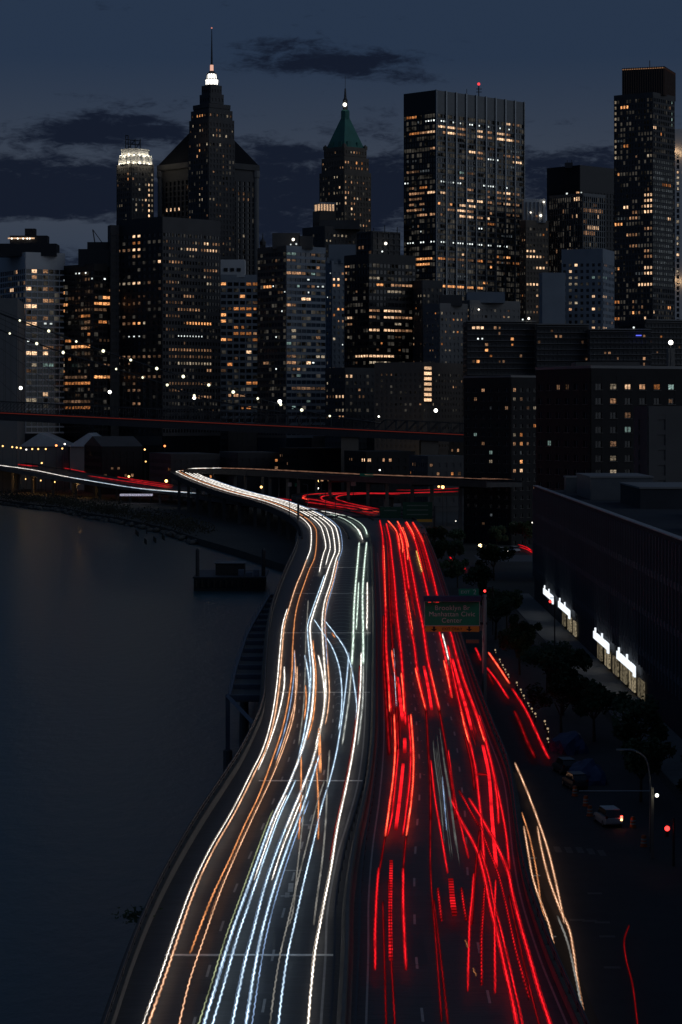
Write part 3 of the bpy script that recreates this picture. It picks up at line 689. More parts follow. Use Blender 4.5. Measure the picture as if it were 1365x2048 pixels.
trail('white streak in the far left red lane', [(788, 1297), (790, 1350), (794, 1415)], 'c', .04)
trail('broad red bar between the street-side pair', [(905, 1317), (918, 1365), (934, 1420), (944, 1460)], 'r', .05, flat=.12)
trail('red streak of the street-side lane, outer', [(958, 1430), (972, 1484), (988, 1552), (995, 1600), (998, 1648)], 'r', .07)
trail('red streak hugging the street-side parapet', [(969, 1466), (984, 1528), (1000, 1600), (1012, 1664), (1020, 1739)], 'r', .05)
trail('broad red bar in the street-side lane', [(966, 1490), (978, 1548), (985, 1640), (993, 1735)], 'r', .05, flat=.12)
trail('thin red streak left of the broad street-side bar', [(930, 1470), (944, 1530), (950, 1580)], 'm', .07)
trail('short red cross bar in the street-side lane', [(955, 1548), (975, 1550)], 'r', .10, wob=0)
D1 = [(900, 1594), (924, 1644), (952, 1695), (968, 1747), (980, 1807), (996, 1871), (1012, 1943), (1028, 2015), (1034, 2047), (1042, 2100)]
D2 = [(938, 1596), (968, 1644), (996, 1695), (1016, 1743), (1028, 1799), (1044, 1859), (1060, 1915), (1079, 1983), (1099, 2043), (1118, 2100)]
trail('long red streak slanting across to the street side, left', D1, 'r', .075)
trail('long red streak slanting across to the street side, right', D2, 'r', .075)
trail('red streak close beside the left slanting one', shifted(between(D1, 1700, 2095), 9), 'r', .03)
trail('beaded red streak above the slanting pair', [(918, 1580), (938, 1616), (958, 1652)], 'x', .05)
trail('beaded red streak between the slanting pair', [(960, 1650), (978, 1700), (996, 1745), (1012, 1807), (1032, 1899), (1060, 1999)], 'x', .035)
trail('dim red streak right of the slanting beaded one', [(1018, 1790), (1040, 1890), (1066, 2000), (1090, 2090)], 'm', .03)
trail('red streak dropping straight at the bottom, left of three', [(948, 1747), (944, 1800), (940, 1839), (938, 1900), (936, 1983)], 'r', .04)
trail('beaded red streak dropping straight at the bottom, middle of three', [(970, 1771), (967, 1825), (964, 1879), (964, 1971)], 'x', .04)
trail('red streak dropping straight at the bottom, right of three', [(992, 1759), (990, 1820), (990, 1879), (991, 1987)], 'r', .04)
trail('dim red streak off the bottom right lane', [(960, 1660), (950, 1760), (944, 1850)], 'm', .05)
trail('small amber dash in the bottom centre lane', [(946, 1936), (953, 1952)], 'o', .02)
trail('small amber dash above it in the bottom centre lane', [(931, 1880), (937, 1896)], 'o', .015)
for lab, pts, w, ky in (('broad dull red glow filling the far left lane', [(766, 1046), (774, 1082), (776, 1129), (780, 1190), (785, 1250), (790, 1310)], .62, 'm'), ('broad dull red glow filling the far centre lane', [(786, 1046), (803, 1080), (811, 1130), (822, 1190), (834, 1260)], .62, 'm'),
                    ('broad dull red glow filling the far street-side lane', [(819, 1046), (838, 1085), (848, 1117), (860, 1165), (867, 1192)], .5, 'm'), ('broad dull red glow in the left lane at mid distance', [(776, 1300), (784, 1370), (790, 1430), (793, 1500)], .4, 'm'), ('broad dull red glow in the street-side lane at mid distance', [(892, 1270), (908, 1340), (932, 1420), (956, 1500)], .45, 'm')):
    trail(lab, pts, ky, .02, z=10.5, wob=0, grow=.00009, bundle=9, spread=w * 1.3)
for lab, pts in (('hot red streak in the far left lane', [(768, 1090), (770, 1150), (772, 1215)]), ('hot red streak deep in the far centre lane', [(800, 1066), (806, 1092), (806, 1106)]), ('hot red streak right in the far centre lane', [(806, 1054), (815, 1082), (818, 1096)]), ('hot red streak low in the far centre lane', [(812, 1180), (818, 1215), (826, 1265)]), ('hot red streak in the left lane beside the white one', [(784, 1300), (789, 1340), (796, 1380)])):
    trail(lab, pts, 'R', .06)
# the loop of red streaks
for i, (pts, key, rr) in enumerate((
    ([(760, 1022, 11.2), (706, 1012.5, 11.6), (667, 1006, 12.1), (645, 999, 12.7), (649, 992, 13.4), (698, 986.5, 14), (793, 986.5, 14.4), (920, 983, 14.9)], 'F', .16),
    ([(758, 1018, 11.3), (720, 1011, 11.7), (690, 1004, 12.2), (672, 996, 12.9), (690, 990, 13.5), (740, 987.5, 14.1), (800, 989, 14.4)], 'F', .14),
    ([(700, 1010, 11.8), (670, 1008, 12.0), (635, 1000.5, 12.6), (608, 995.5, 13.0), (620, 989, 13.6), (698, 985, 14.1)], 'F', .14),
    ([(793, 980.5, 14.6), (856, 979.5, 14.8), (920, 976.5, 15)], 'F', .12),
    ([(755, 1027, 10.9), (706, 1018, 11.1), (659, 1010.5, 11.3), (599, 1002, 11.4), (552, 996, 11.2)], 'F', .10),
    ([(752, 1033, 10.8), (700, 1021, 11.0), (650, 1013, 11.2)], 'm', .14),
    ([(758, 1024, 11.0), (735, 1019, 11.2), (715, 1014, 11.4)], 'R', .12),
    ([(612, 993, 13.2), (606, 996, 13.1), (618, 1000, 12.9)], 'R', .12))):
    trail(('outer red streak round the loop and on to the far right', 'inner red streak round the loop', 'left-hand tip red streak of the loop', 'upper red streak running to the far right', 'red streak passing left behind the ramp', 'dim red streak below the loop', 'hot red streak at the foot of the loop', 'hot red dab at the left tip of the loop')[i], pts, key, rr, wob=0)
# street level beside the highway
for lab, pts, key, rr in (
    ('short red streak on the street just below the sign', [(951, 1295), (957, 1308), (962, 1321)], 'r', .10),
    ('upper red streak on the street beside the row of small lights', [(977, 1304), (999, 1336), (1020, 1368)], 'R', .09),
    ('left red streak on the street beside the row of small lights', [(973, 1334), (994, 1361), (1018, 1398)], 'r', .09),
    ('long red streak on the street ending under the trees', [(1024, 1376), (1050, 1417), (1071, 1460), (1089, 1499), (1099, 1518)], 'r', .10),
    ('dimmer red streak on the street left of the long one', [(1029, 1421), (1042, 1450), (1054, 1481), (1071, 1516)], 'm', .14),
    ('thin dim red streak on the street left of the others', [(975, 1345), (988, 1370)], 'm', .08),
    ('far small red streak on the street, left of two', [(900, 1113), (909, 1128)], 'r', .08),
    ('far small red streak on the street, right of two', [(921, 1126), (933, 1141)], 'r', .08),
    ('far red streak at the side street, upper', [(1037, 1089), (1052, 1094), (1065, 1102)], 'r', .05),
    ('far red streak at the side street, lower', [(1040, 1094), (1055, 1099), (1066, 1106)], 'r', .05),
    ('long peach streak leaving the street corner', [(1030, 1525), (1052, 1576), (1075, 1636), (1095, 1695), (1111, 1759), (1123, 1815), (1129, 1847)], 'p', .06),
    ('peach streak running on to the bottom beside the parapet', [(1075, 1652), (1083, 1695), (1099, 1759), (1121, 1819), (1139, 1859), (1147, 1899), (1155, 1959), (1171, 2047), (1180, 2100)], 'p', .06),
    ('peach streak close to the parapet, ending above the bottom', [(1048, 1652), (1056, 1699), (1067, 1759), (1083, 1807), (1099, 1851), (1107, 1887), (1111, 1919)], 'p', .05),
    ('thin orange streak between the parapet and the peach streaks', [(1044, 1624), (1060, 1676), (1075, 1751), (1083, 1811), (1091, 1843)], 'o', .03),
    ('pale grey streak below the peach ones', [(1115, 1831), (1135, 1883), (1151, 1951), (1169, 2040)], 'd', .08),
    ('faint thin red streak at the bottom right corner', [(1259, 1851), (1249, 1883), (1253, 1919), (1265, 1967), (1275, 2043), (1280, 2100)], 'm', .025)):
    trail(lab, pts, key, rr, z=2.75)
for lab, pts in (('short level orange reflection bar beside the parapet, upper of three', [(1057, 1716), (1074, 1716)]), ('short level orange bar beside the parapet, middle of three', [(1064, 1751), (1081, 1751)]), ('short level orange bar beside the parapet, lowest of three', [(1096, 1873), (1113, 1873)])):
    trail(lab, pts, 'd', .05, z=2.6, wob=0)
# ================================================================== BUILDINGS
V_ = 'NONE'
WIN = {'o': glow('window_orange', (1, .36, .11), .42, V_, .6, True), 'O': glow('window_bright_orange', (1, .42, .15), 1.05, V_, .4, True), 'w': glow('window_warm', (1, .52, .27), .34, V_, .7, True),
       'W': glow('window_bright_warm', (1, .62, .36), 1.15, V_, .5, True), 'y': glow('window_pale', (1, .80, .56), .30, V_, .7, True), 'c': glow('window_cool', (.92, 1, .97), 1.2, V_, .6, False),
       'g': glow('window_greenish', (.6, .9, .82), .24, V_, .6, True), 'd': glow('window_dim', (1, .54, .30), .12, V_, .8, True), 'b': glow('window_grey', (.50, .58, .64), .10, V_, .6, True),
       'L': glow('roof_lamp_glow', (1, .9, .75), 2.5, V_)}
glass_dark = mat('dark_glass', (.012, .014, .018), .12, noise_amt=.3, spec=.6)
glass_blue = mat('blue_glass', (.018, .032, .055), .15, noise_amt=.3, spec=.7)
stone_brown = mat('brown_stone', (.14, .12, .10), .85, noise_amt=.25, noise_scale=.12)
stone_grey = mat('grey_stone', (.20, .20, .20), .85, noise_amt=.25, noise_scale=.12)
stone_blue = mat('blue_grey_stone', (.20, .235, .28), .8, noise_amt=.2, noise_scale=.12)
stone_pale = mat('pale_stone', (.52, .54, .56), .8, noise_amt=.15, noise_scale=.12)
stone_dark = mat('dark_stone', (.075, .075, .078), .85, noise_amt=.3, noise_scale=.12)
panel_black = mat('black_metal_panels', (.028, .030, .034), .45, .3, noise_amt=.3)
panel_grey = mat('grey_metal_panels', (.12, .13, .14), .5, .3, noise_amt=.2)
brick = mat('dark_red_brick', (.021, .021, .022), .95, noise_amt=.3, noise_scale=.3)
copper = mat('green_copper', (.035, .17, .14), .65, noise_amt=.3, noise_scale=.2)
UNIT = {}
def pane_mesh(key, shape='rect'):
    k = (key, shape)
    if k not in UNIT:
        me = bpy.data.meshes.new('window'); me.from_pydata([(-.5, 0, -.5), (.5, 0, -.5), (.5, 0, .5), (-.5, 0, .5)], [], [(0, 1, 2, 3)])
        me.materials.append(WIN[key]); UNIT[k] = me
    return UNIT[k]
class Block:
    def __init__(s, C, t, Wr, Wl, z0, z1, root):
        s.C = Vector((C[0], C[1], 0)); s.t = R(t); s.Wr, s.Wl, s.z0, s.z1, s.root = Wr, Wl, z0, z1, root
        s.ur = Vector((math.cos(s.t), math.sin(s.t), 0)); s.ul = Vector((-math.sin(s.t), math.cos(s.t), 0))
        s.nr = Vector((math.sin(s.t), -math.cos(s.t), 0)); s.nl = Vector((-math.cos(s.t), -math.sin(s.t), 0))
        s.used = set(); s.hs = .82; s.ws = .86; s.fh = 3.5; s.bw = (3.0, 3.0); s.top = 0; s.pier = .3; s.span = .4
    def corners(s, g=0): 
        a, b_ = s.ur, s.ul
        return [s.C - a * g - b_ * g, s.C + a * (s.Wr + g) - b_ * g, s.C + a * (s.Wr + g) + b_ * (s.Wl + g), s.C - a * g + b_ * (s.Wl + g)]
    def core(s, m, name='core'): return MB().prism(s.corners(), s.z0, s.z1).build(name, m, s.root)
    def fbox(s, mb, face, u0, u1, z0, z1, d1, d0=-.1):
        u, n = (s.ur, s.nr) if face == 'r' else (s.ul, s.nl)
        p = [s.C + u * u0 + n * d0, s.C + u * u1 + n * d0, s.C + u * u1 + n * d1, s.C + u * u0 + n * d1]
        mb.prism(p if face == 'r' else p[::-1], z0, z1)
    def facade(s, wall, fh, bw, pier, span, top=0.0, proud=.3, zmin=2.0, faces='rl', wall_l=None, cap=0, fins=False):
        s.fh, s.pier, s.span, s.top = fh, pier, span, top
        s.bw = (s.Wr / max(1, round(s.Wr / bw[0])), s.Wl / max(1, round(s.Wl / bw[1])))
        zt = s.z1 - top
        for face in faces:
            m = MB(); W = s.Wr if face == 'r' else s.Wl; b_ = s.bw[0 if face == 'r' else 1]
            if W < 1: continue
            if top: s.fbox(m, face, -.05, W + .05, zt, s.z1 - .02, proud + .04)
            n = int((zt - max(zmin, s.z0)) / fh)
            for k in range(n + 1):
                z = zt - k * fh
                if span > 0: s.fbox(m, face, 0, W, z - span * fh, z - .001, proud - (.12 if fins else 0))
            if pier > 0:
                for i in range(int(round(W / b_)) + 1):
                    u = i * b_; s.fbox(m, face, max(0, u - pier * b_ / 2), min(W, u + pier * b_ / 2), zt - n * fh - span * fh, zt - .01, proud + .03)
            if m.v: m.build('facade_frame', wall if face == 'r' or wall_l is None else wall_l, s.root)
        if cap: MB().prism(s.corners(cap), s.z1 - .8, s.z1 + .4).build('cornice', wall, s.root)
        s.nfl = int((zt - max(zmin, s.z0)) / fh)
    def hit(s, px, py, face):
        a = (px - CX) / F; d = s.ur if face == 'r' else s.ul
        u = (a * s.C.y - s.C.x) / (d.x - a * d.y); Y = s.C.y + u * d.y
        return u, CAMZ + (HZ - py) * Y / F
    def window(s, face, i, k, key, small=1.0, exact=False):
        if (face, i, k) in s.used: return
        b_ = s.bw[0 if face == 'r' else 1]; W = s.Wr if face == 'r' else s.Wl
        if i < 0 or i >= round(W / b_) or k < 0 or k > s.nfl: return
        zt = s.z1 - s.top; z = zt - k * s.fh; h = s.fh * (1 - s.span); w = b_ * (1 - s.pier)
        zc = z - s.span * s.fh - h / 2
        if zc - h / 2 < s.z0: return
        s.used.add((face, i, k))
        u, n, rz = (s.ur, s.nr, s.t) if face == 'r' else (s.ul, s.nl, s.t - math.pi / 2)
        p = s.C + u * ((i + .5) * b_) + n * .06
        q_ = random.Random(int(i * 131 + k * 977 + s.C.x * 10)); fw_, fh_ = (1.12, q_.uniform(.85, 1.0)) if exact else (q_.uniform(.55, 1.0), q_.uniform(.65, 1.0)); w *= fw_; h *= fh_; p = p + u * (b_ * .2 * q_.uniform(-1, 1) * (1 - fw_))
        o = add_object('window', pane_mesh(key), s.root, (p.x - s.root.location.x, p.y - s.root.location.y, zc + (h * .2 if small < 1 else h * (1 - s.hs) * .4) - s.root.location.z), rz, (w * small * s.ws, 1, h * small * (.8 if small < 1 else s.hs)))
        return o
    def lit(s, segs, crop=(0, 0, 1)):
        ox, oy, sc = crop
        for (x0, x1, y, key) in segs:
            px0, px1, py = ox + x0 / sc, ox + x1 / sc, oy + y / sc
            face = 'r' if (px0 + px1) / 2 >= s.xc else 'l'
            u0, z = s.hit(px0, py, face); u1, _ = s.hit(px1, py, face); _, z = s.hit((px0 + px1) / 2, py, face)
            u0, u1 = min(u0, u1), max(u0, u1)
            b_ = s.bw[0 if face == 'r' else 1]
            k = int((s.z1 - s.top - z) / s.fh)
            i0, i1 = int(round(u0 / b_)), int(round(u1 / b_)) - 1
            if i1 < i0: i0 = i1 = int((u0 + u1) / 2 / b_)
            for i in range(i0, i1 + 1): s.window(face, i, k, key, .5 if key == 'c' else 1.0, True)
    def random_lit(s, n, keys, seed, ylow=900, ytop=None, run=3, faces='rl'):
        r_ = random.Random(seed); tries = 0
        while n > 0 and tries < 4000:
            tries += 1
            face = r_.choice(faces); W = s.Wr if face == 'r' else s.Wl; b_ = s.bw[0 if face == 'r' else 1]; nb = max(1, round(W / b_))
            if nb < 1 or W < 2 or (face == 'l' and r_.random() > s.Wl / (s.Wr + s.Wl) * 1.3 and 'r' in faces): continue
            i = r_.randrange(nb); k = r_.randrange(max(1, s.nfl)); zc = s.z1 - s.top - k * s.fh
            yy = HZ - (zc - CAMZ) * F / s.C.y
            if yy > ylow or (ytop and yy < ytop): continue
            key = r_.choice(keys)
            for j in range(r_.choice([1, 1, 1, 2, run])):
                s.window(face, i + j, k, key, .55 if key == 'c' else 1.0); n -= 1
faint_glow = glow('window_faint', (.62, .66, .66), .03, V_)
t = faint_glow.node_tree; e = t.nodes['Emission']; tcn = t.nodes.new('ShaderNodeTexCoord'); nz = t.nodes.new('ShaderNodeTexNoise'); nz.inputs['Scale'].default_value = .16; nz.inputs['Detail'].default_value = 5
t.links.new(tcn.outputs['Object'], nz.inputs['Vector']); cr = t.nodes.new('ShaderNodeValToRGB'); cr.color_ramp.elements[0].position = .42; cr.color_ramp.elements[0].color = (.02, .02, .02, 1); cr.color_ramp.elements[1].position = .72; cr.color_ramp.elements[1].color = (1, .9, .75, 1)
t.links.new(nz.outputs['Fac'], cr.inputs[0]); t.links.new(cr.outputs[0], e.inputs['Color']); e.inputs['Strength'].default_value = .075
def faint(b_, frac, seed, faces='rl', ylow=830):
    """all the other windows, barely lit: too many and too small to pick apart"""
    r_ = random.Random(seed); m = MB()
    for fc in faces:
        W = b_.Wr if fc == 'r' else b_.Wl; q = b_.bw[0 if fc == 'r' else 1]; u, n = (b_.ur, b_.nr) if fc == 'r' else (b_.ul, b_.nl)
        for k in range(b_.nfl):
            z = b_.z1 - b_.top - k * b_.fh; z1 = z - b_.span * b_.fh; z0 = z - b_.fh + .15
            if HZ - (z0 - CAMZ) * F / b_.C.y > ylow: break
            row = r_.random()
            for i in range(int(round(W / q))):
                if (fc, i, k) in b_.used or r_.random() > frac * (.4 + 1.2 * row): continue
                sh = r_.uniform(0, .45); a, c = b_.C + u * ((i + b_.pier / 2 + sh * (1 - b_.pier) * .5) * q) + n * .05, b_.C + u * ((i + 1 - b_.pier / 2) * q) + n * .05
                m.add([(a.x, a.y, z0), (c.x, c.y, z0), (c.x, c.y, z1), (a.x, a.y, z1)], [(0, 1, 2, 3)])
    if m.v: tag(m.build('faint_windows', faint_glow, b_.root), kind='stuff')
NB = [0]
def tower(name, label, xl, xc, xr, ytop, D, t, core=None, group=None, cat='building', z0=2.0, depth=None):
    """building whose nearest corner stands under column xc at distance D, its faces ending at columns xl and xr"""
    C = Vector(((xc - CX) * D / F, D)); th = R(t)
    ar, al = (xr - CX) / F, (xl - CX) / F
    Wr = (ar * D - C.x) / (math.cos(th) - ar * math.sin(th))
    Wl = (al * D - C.x) / (-math.sin(th) - al * math.cos(th)) if xl < xc - .5 else (depth or 25.0)
    root = empty(name, (C.x, C.y, z0), label, cat, group)
    b_ = Block(C, t, Wr, Wl, z0, CAMZ + (HZ - ytop) * D / F, root); b_.xc = xc
    if core: b_.core(core, 'body')
    return b_
def on_roof(b_, x0, x1, y0, y1, m, name='penthouse', back=3.0, deep=8.0, Y=None):
    """a box on the roof, seen between columns x0..x1 and rows y0 (top)..y1"""
    Y = Y or b_.C.y + back
    a, c = Q(x0, y0, Y), Q(x1, y1, Y)
    return MB().box(a.x, c.x, Y, Y + deep, min(c.z, b_.z1) - 1.0 if c.z > 10 else c.z, a.z).build(name, m, b_.root)
def roof_lamp(b_, x, y, key='c', r=.5, Y=None):
    key = 'L' if key == 'W' else key
    p = Q(x, y, Y or b_.C.y - .6)
    return MB().ball(p, r, 8, 5).build('roof_lamp', WIN[key], b_.root)

# --- A: pale gridded tower at the left edge
c6 = (0, 440, 5.12); c3 = (0, 420, 2.625); c4 = (480, 440, 2.844); c5 = (1080, 110, 3.723); cL = (800, 160, 4.266); c2 = (600, 100, 1.784); c5b = (900, 560, 2.935)
A = tower('office_tower', 'pale concrete gridded tower at the left edge with dark rooftop plant', -45, 52, 130, 504, 1350, 29, glass_dark)
A.facade(stone_pale, 3.28, (3.6, 2.9), .10, .26, top=8.6, zmin=30)
A.hs = 0.85; A.lit([(335, 385, 507, 'W'), (485, 505, 512, 'w'), (365, 390, 567, 'w'), (285, 300, 690, 'W'), (450, 530, 815, 'w'), (285, 340, 800, 'd'), (285, 355, 873, 'W'), (285, 375, 1055, 'W'), (430, 580, 1055, 'c'), (255, 350, 1228, 'c'), (465, 570, 1305, 'w'), (280, 395, 1362, 'W'), (415, 475, 1365, 'W'),
       (310, 400, 1478, 'y'), (415, 560, 1478, 'g'), (285, 315, 1550, 'd'), (470, 515, 1795, 'W'), (280, 360, 1840, 'y'), (165, 190, 515, 'w'), (240, 260, 630, 'w'), (105, 140, 705, 'W'), (235, 265, 873, 'W'), (225, 270, 935, 'd'), (420, 530, 690, 'd'), (290, 400, 995, 'd'), (420, 520, 997, 'd')], c6)
on_roof(A, -30, 113, 487, 508, panel_black, 'penthouse', 4, 16)
on_roof(A, 20, 95, 471, 490, panel_black, 'penthouse', 6, 10); on_roof(A, 50, 71, 457, 474, panel_black, 'water_tank', 7, 6)
m = MB(); m.box(*[Q(x, 0, 1355).x for x in (17, 70)], 1353.8, 1354.2, Q(0, 478, 1355).z, Q(0, 475.5, 1355).z); m.build('light_strip', WIN['W'], A.root)
for x in (24, 36, 47, 55, 60): roof_lamp(A, x, 477, 'W', .5, 1354)
A2 = tower('slab_building', 'low grey blank-walled block with stepped joints at the left edge', -80, -60, 50, 607, 1335, 4, mat('grey_cladding', (.13, .14, .15), .8, noise_amt=.12))
for (xa, xb, ya, yb) in ((0, 10, 688, 691), (9, 12, 688, 733), (9, 20, 731, 734), (18, 21, 722, 734), (18, 50, 721, 724), (0, 21, 742, 745), (20, 23, 742, 764), (20, 50, 762, 765), (36, 38, 640, 680), (0, 38, 654, 656)):
    a, c = Q(xa, ya, 1330), Q(xb, yb, 1330); MB().box(a.x, c.x, 1331, 1331.5, c.z, a.z).build('wall_joint', stone_dark, A2.root)
# --- B: black glass block with orange floors
B = tower('office_tower', 'black glass block with scattered orange lit floors, left of the big twin-faced block', 112, 188, 223, 527, 1340, 42, glass_dark)
B.facade(panel_black, 3.4, (3.0, 3.0), .12, .34, top=3.0, zmin=30, proud=.15)
B.hs = 0.72; B.lit([(575, 635, 730, 'O'), (645, 675, 728, 'O'), (695, 740, 785, 'd'), (605, 630, 860, 'O'), (650, 695, 858, 'O'), (645, 675, 925, 'O'), (545, 635, 997, 'O'), (820, 920, 975, 'o'), (860, 920, 1040, 'd'), (905, 925, 1180, 'o'), (680, 735, 1255, 'o'), (740, 940, 1317, 'O'), (700, 735, 1390, 'o'), (610, 670, 1455, 'y'), (610, 675, 1520, 'O'),
       (610, 900, 1585, 'd'), (610, 930, 1655, 'o'), (575, 930, 1850, 'd'), (630, 930, 1925, 'o'), (1045, 1140, 768, 'O'), (960, 1140, 838, 'O'), (960, 1110, 910, 'd'), (1030, 1110, 1045, 'o'), (985, 1135, 1585, 'O'), (655, 680, 597, 'c'), (760, 780, 575, 'c'), (815, 835, 560, 'c'), (860, 880, 500, 'c'), (950, 965, 622, 'c'), (1075, 1090, 622, 'c'), (820, 920, 1110, 'd'), (620, 700, 1720, 'd')], c6)
B.random_lit(34, 'ddod', 3, 820)
on_roof(B, 157, 222, 498, 530, panel_black, 'penthouse', 6, 14); on_roof(B, 175, 222, 484, 500, panel_black, 'penthouse', 8, 10)
p = Q(190, 484, 1349); MB().bar(p, Q(186, 459, 1349), .35).bar(Q(186, 459, 1349), Q(206, 487, 1349), .25).build('derrick', steel_dark, B.root)
# --- C: the big twin-faced block
C_ = tower('office_block', 'broad dark twin-faced office block below the crowned skyscraper', 234, 325, 441, 433, 1320, 44, glass_dark)
C_.facade(stone_dark, 3.7, (2.1, 4.2), .42, .5, top=7, zmin=30, wall_l=panel_black)
C_.hs = 0.8; C_.lit([(1065, 1105, 160, 'W'), (1120, 1150, 163, 'w'), (970, 1035, 193, 'W'), (1050, 1080, 195, 'w'), (1090, 1145, 203, 'W'), (885, 965, 265, 'w'), (1065, 1145, 310, 'w'), (875, 935, 380, 'd'), (1080, 1120, 383, 'y'), (895, 920, 415, 'd'), (870, 885, 450, 'd'), (955, 1020, 455, 'w'), (875, 960, 490, 'd'), (925, 1050, 527, 'w'), (875, 950, 565, 'd'),
        (980, 1115, 603, 'O'), (925, 1070, 640, 'c'), (880, 1110, 717, 'w'), (880, 1110, 755, 'd'), (930, 1110, 790, 'y'), (1080, 1115, 832, 'w'), (880, 1110, 905, 'd'), (880, 960, 943, 'd'), (1000, 1110, 960, 'w'), (705, 755, 122, 'W'), (705, 750, 163, 'o'), (625, 690, 205, 'd'), (705, 755, 200, 'W'), (705, 750, 237, 'w'),
        (815, 850, 263, 'W'), (625, 690, 387, 'y'), (705, 755, 383, 'W'), (760, 805, 380, 'd'), (630, 665, 500, 'd'), (630, 660, 540, 'd'), (700, 750, 570, 'O'), (640, 690, 607, 'd'), (705, 750, 600, 'O'), (675, 750, 645, 'c'), (600, 850, 755, 'd'), (700, 845, 862, 'd'), (590, 620, 940, 'd'), (670, 750, 938, 'd'), (700, 750, 1010, 'w')], c3)
C_.random_lit(40, 'dddyd', 4, 815)
C2 = tower('office_block', 'narrow dark slab against the left flank of the twin-faced block', 217, 222, 262, 450, 1345, 20, panel_black)
C2.facade(stone_dark, 3.7, (4, 4), .2, .5, top=4, zmin=60); C2.random_lit(6, 'dd', 6, 700)
# --- D
D_ = tower('office_tower', 'blue-white banded tower with a blank top, right of the twin-faced block', 438, 441, 517, 549, 1405, 8, glass_dark)
D_.facade(stone_blue, 3.6, (3.5, 5), .22, .42, top=3, zmin=30)
D_.lit([(1155, 1205, 383, 'O'), (1280, 1355, 385, 'o'), (1250, 1305, 455, 'O'), (1165, 1190, 555, 'O'), (1165, 1185, 590, 'O'), (1215, 1340, 525, 'o'), (1300, 1340, 560, 'o'), (1240, 1340, 628, 'o'), (1165, 1185, 690, 'O'), (1300, 1320, 725, 'W'), (1210, 1230, 790, 'o'), (1160, 1200, 825, 'd'), (1300, 1355, 890, 'o'), (1210, 1290, 955, 'w'), (1320, 1350, 665, 'o'), (1320, 1345, 495, 'd')], c3)
D_.random_lit(26, 'odyw', 8, 820)
on_roof(D_, 441, 490, 519, 551, stone_pale, 'blank_penthouse', 1, 16)
for x in (452, 465, 478): MB().box(Q(x - 4, 0, 1405.8).x, Q(x + 4, 0, 1405.8).x, 1405.7, 1405.9, Q(0, 543, 1406).z, Q(0, 536, 1406).z).build('louvre', panel_black, D_.root)
# --- E
E = tower('office_tower', 'blue steel-banded tower in the middle with brown left flank', 516, 573, 651, 491, 1300, 38, glass_blue)
E.facade(stone_blue, 3.45, (3.2, 2.6), .08, .42, top=2, zmin=30, wall_l=stone_brown)  # brown left wall, its darker tone standing in for the shaded side
E.hs = 0.75; E.lit([(275, 315, 185, 'g'), (270, 380, 305, 'w'), (370, 410, 347, 'c'), (275, 310, 460, 'w'), (360, 410, 462, 'W'), (275, 300, 695, 'g'), (270, 325, 818, 'w'), (365, 405, 818, 'W'), (130, 185, 365, 'O'), (420, 445, 662, 'w'), (130, 160, 820, 'w'), (275, 330, 775, 'd'), (310, 330, 620, 'y'), (310, 330, 660, 'y'), (300, 480, 940, 'd')], c4)
E.random_lit(34, 'ddywgc', 9, 815, run=2)
on_roof(E, 545, 600, 466, 494, stone_dark, 'penthouse', 6, 12); on_roof(E, 598, 626, 472, 494, stone_dark, 'penthouse', 6, 12)
roof_lamp(E, 587, 479, 'W', .8, 1302); roof_lamp(E, 593, 488, 'c', .5, 1302); roof_lamp(E, 582, 489, 'c', .4, 1302)
# --- F
F_ = tower('masonry_tower', 'old blue-grey masonry tower with a notched crown, behind the round black block', 648, 664, 733, 521, 1420, 30, stone_blue)
F_.facade(stone_blue, 3.5, (2.8, 2.8), .5, .5, top=5, zmin=30)
F_.lit([(525, 580, 323, 'W'), (525, 580, 355, 'O'), (575, 600, 262, 'w'), (600, 625, 180, 'y'), (560, 590, 488, 'O'), (535, 560, 550, 'o'), (600, 645, 395, 'o'), (515, 540, 682, 'y')], c4); F_.random_lit(36, 'oodwc', 10, 815, run=2)
on_roof(F_, 658, 712, 489, 524, stone_blue, 'upper_block', 4, 14)
for x in (654, 668, 682, 696, 710, 724): on_roof(F_, x, x + 6, 515, 523, stone_blue, 'merlon', .3, 2)
# --- S, R: masonry steps under the green pyramid, lit crown
S1 = tower('masonry_block', 'stepped dark masonry block below the green pyramid roof', 606, 650, 726, 452, 1510, 40, stone_dark)
S1.facade(stone_dark, 3.5, (3, 3), .5, .5, top=3, zmin=60); S1.lit([(545, 575, 52, 'y'), (525, 620, 80, 'y'), (590, 615, 75, 'W')], c4); S1.random_lit(10, 'wdy', 12, 560, run=2)
on_roof(S1, 640, 720, 440, 455, stone_dark, 'penthouse', 4, 16)
R1 = tower('masonry_tower', 'small tower with a brightly lit crown in front of the green pyramid tower', 627, 640, 671, 421, 1545, 25, stone_brown)
R1.facade(stone_brown, 3.5, (3, 3), .5, .5, top=6, zmin=100); R1.random_lit(3, 'w', 13, 480)
b2 = tower('x', None, 629, 641, 670, 404, 1546, 25); bpy.data.objects.remove(b2.root); b2.root = R1.root
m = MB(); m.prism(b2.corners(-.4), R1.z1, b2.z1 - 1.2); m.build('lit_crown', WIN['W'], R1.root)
m = MB()
for fc, W in (('r', b2.Wr), ('l', b2.Wl)):
    n = 5 if fc == 'r' else 2
    for i in range(n + 1): b2.fbox(m, fc, max(0, W * i / n - .35), min(W, W * i / n + .35), R1.z1, b2.z1, .1, -.5)
m.prism(b2.corners(.3), b2.z1 - 1.2, b2.z1); m.build('crown_posts', stone_pale, R1.root)
S2 = tower('construction_block', 'unfinished dark block with a bright work lamp between green pyramid tower and black slab', 716, 745, 800, 462, 1450, 35, stone_dark)
S2.facade(stone_dark, 3.6, (4, 4), .15, .25, top=0, zmin=90, proud=.6); S2.random_lit(6, 'wdc', 15, 520)
roof_lamp(S2, 772, 487, 'W', .9); roof_lamp(S2, 765, 503, 'c', .5)
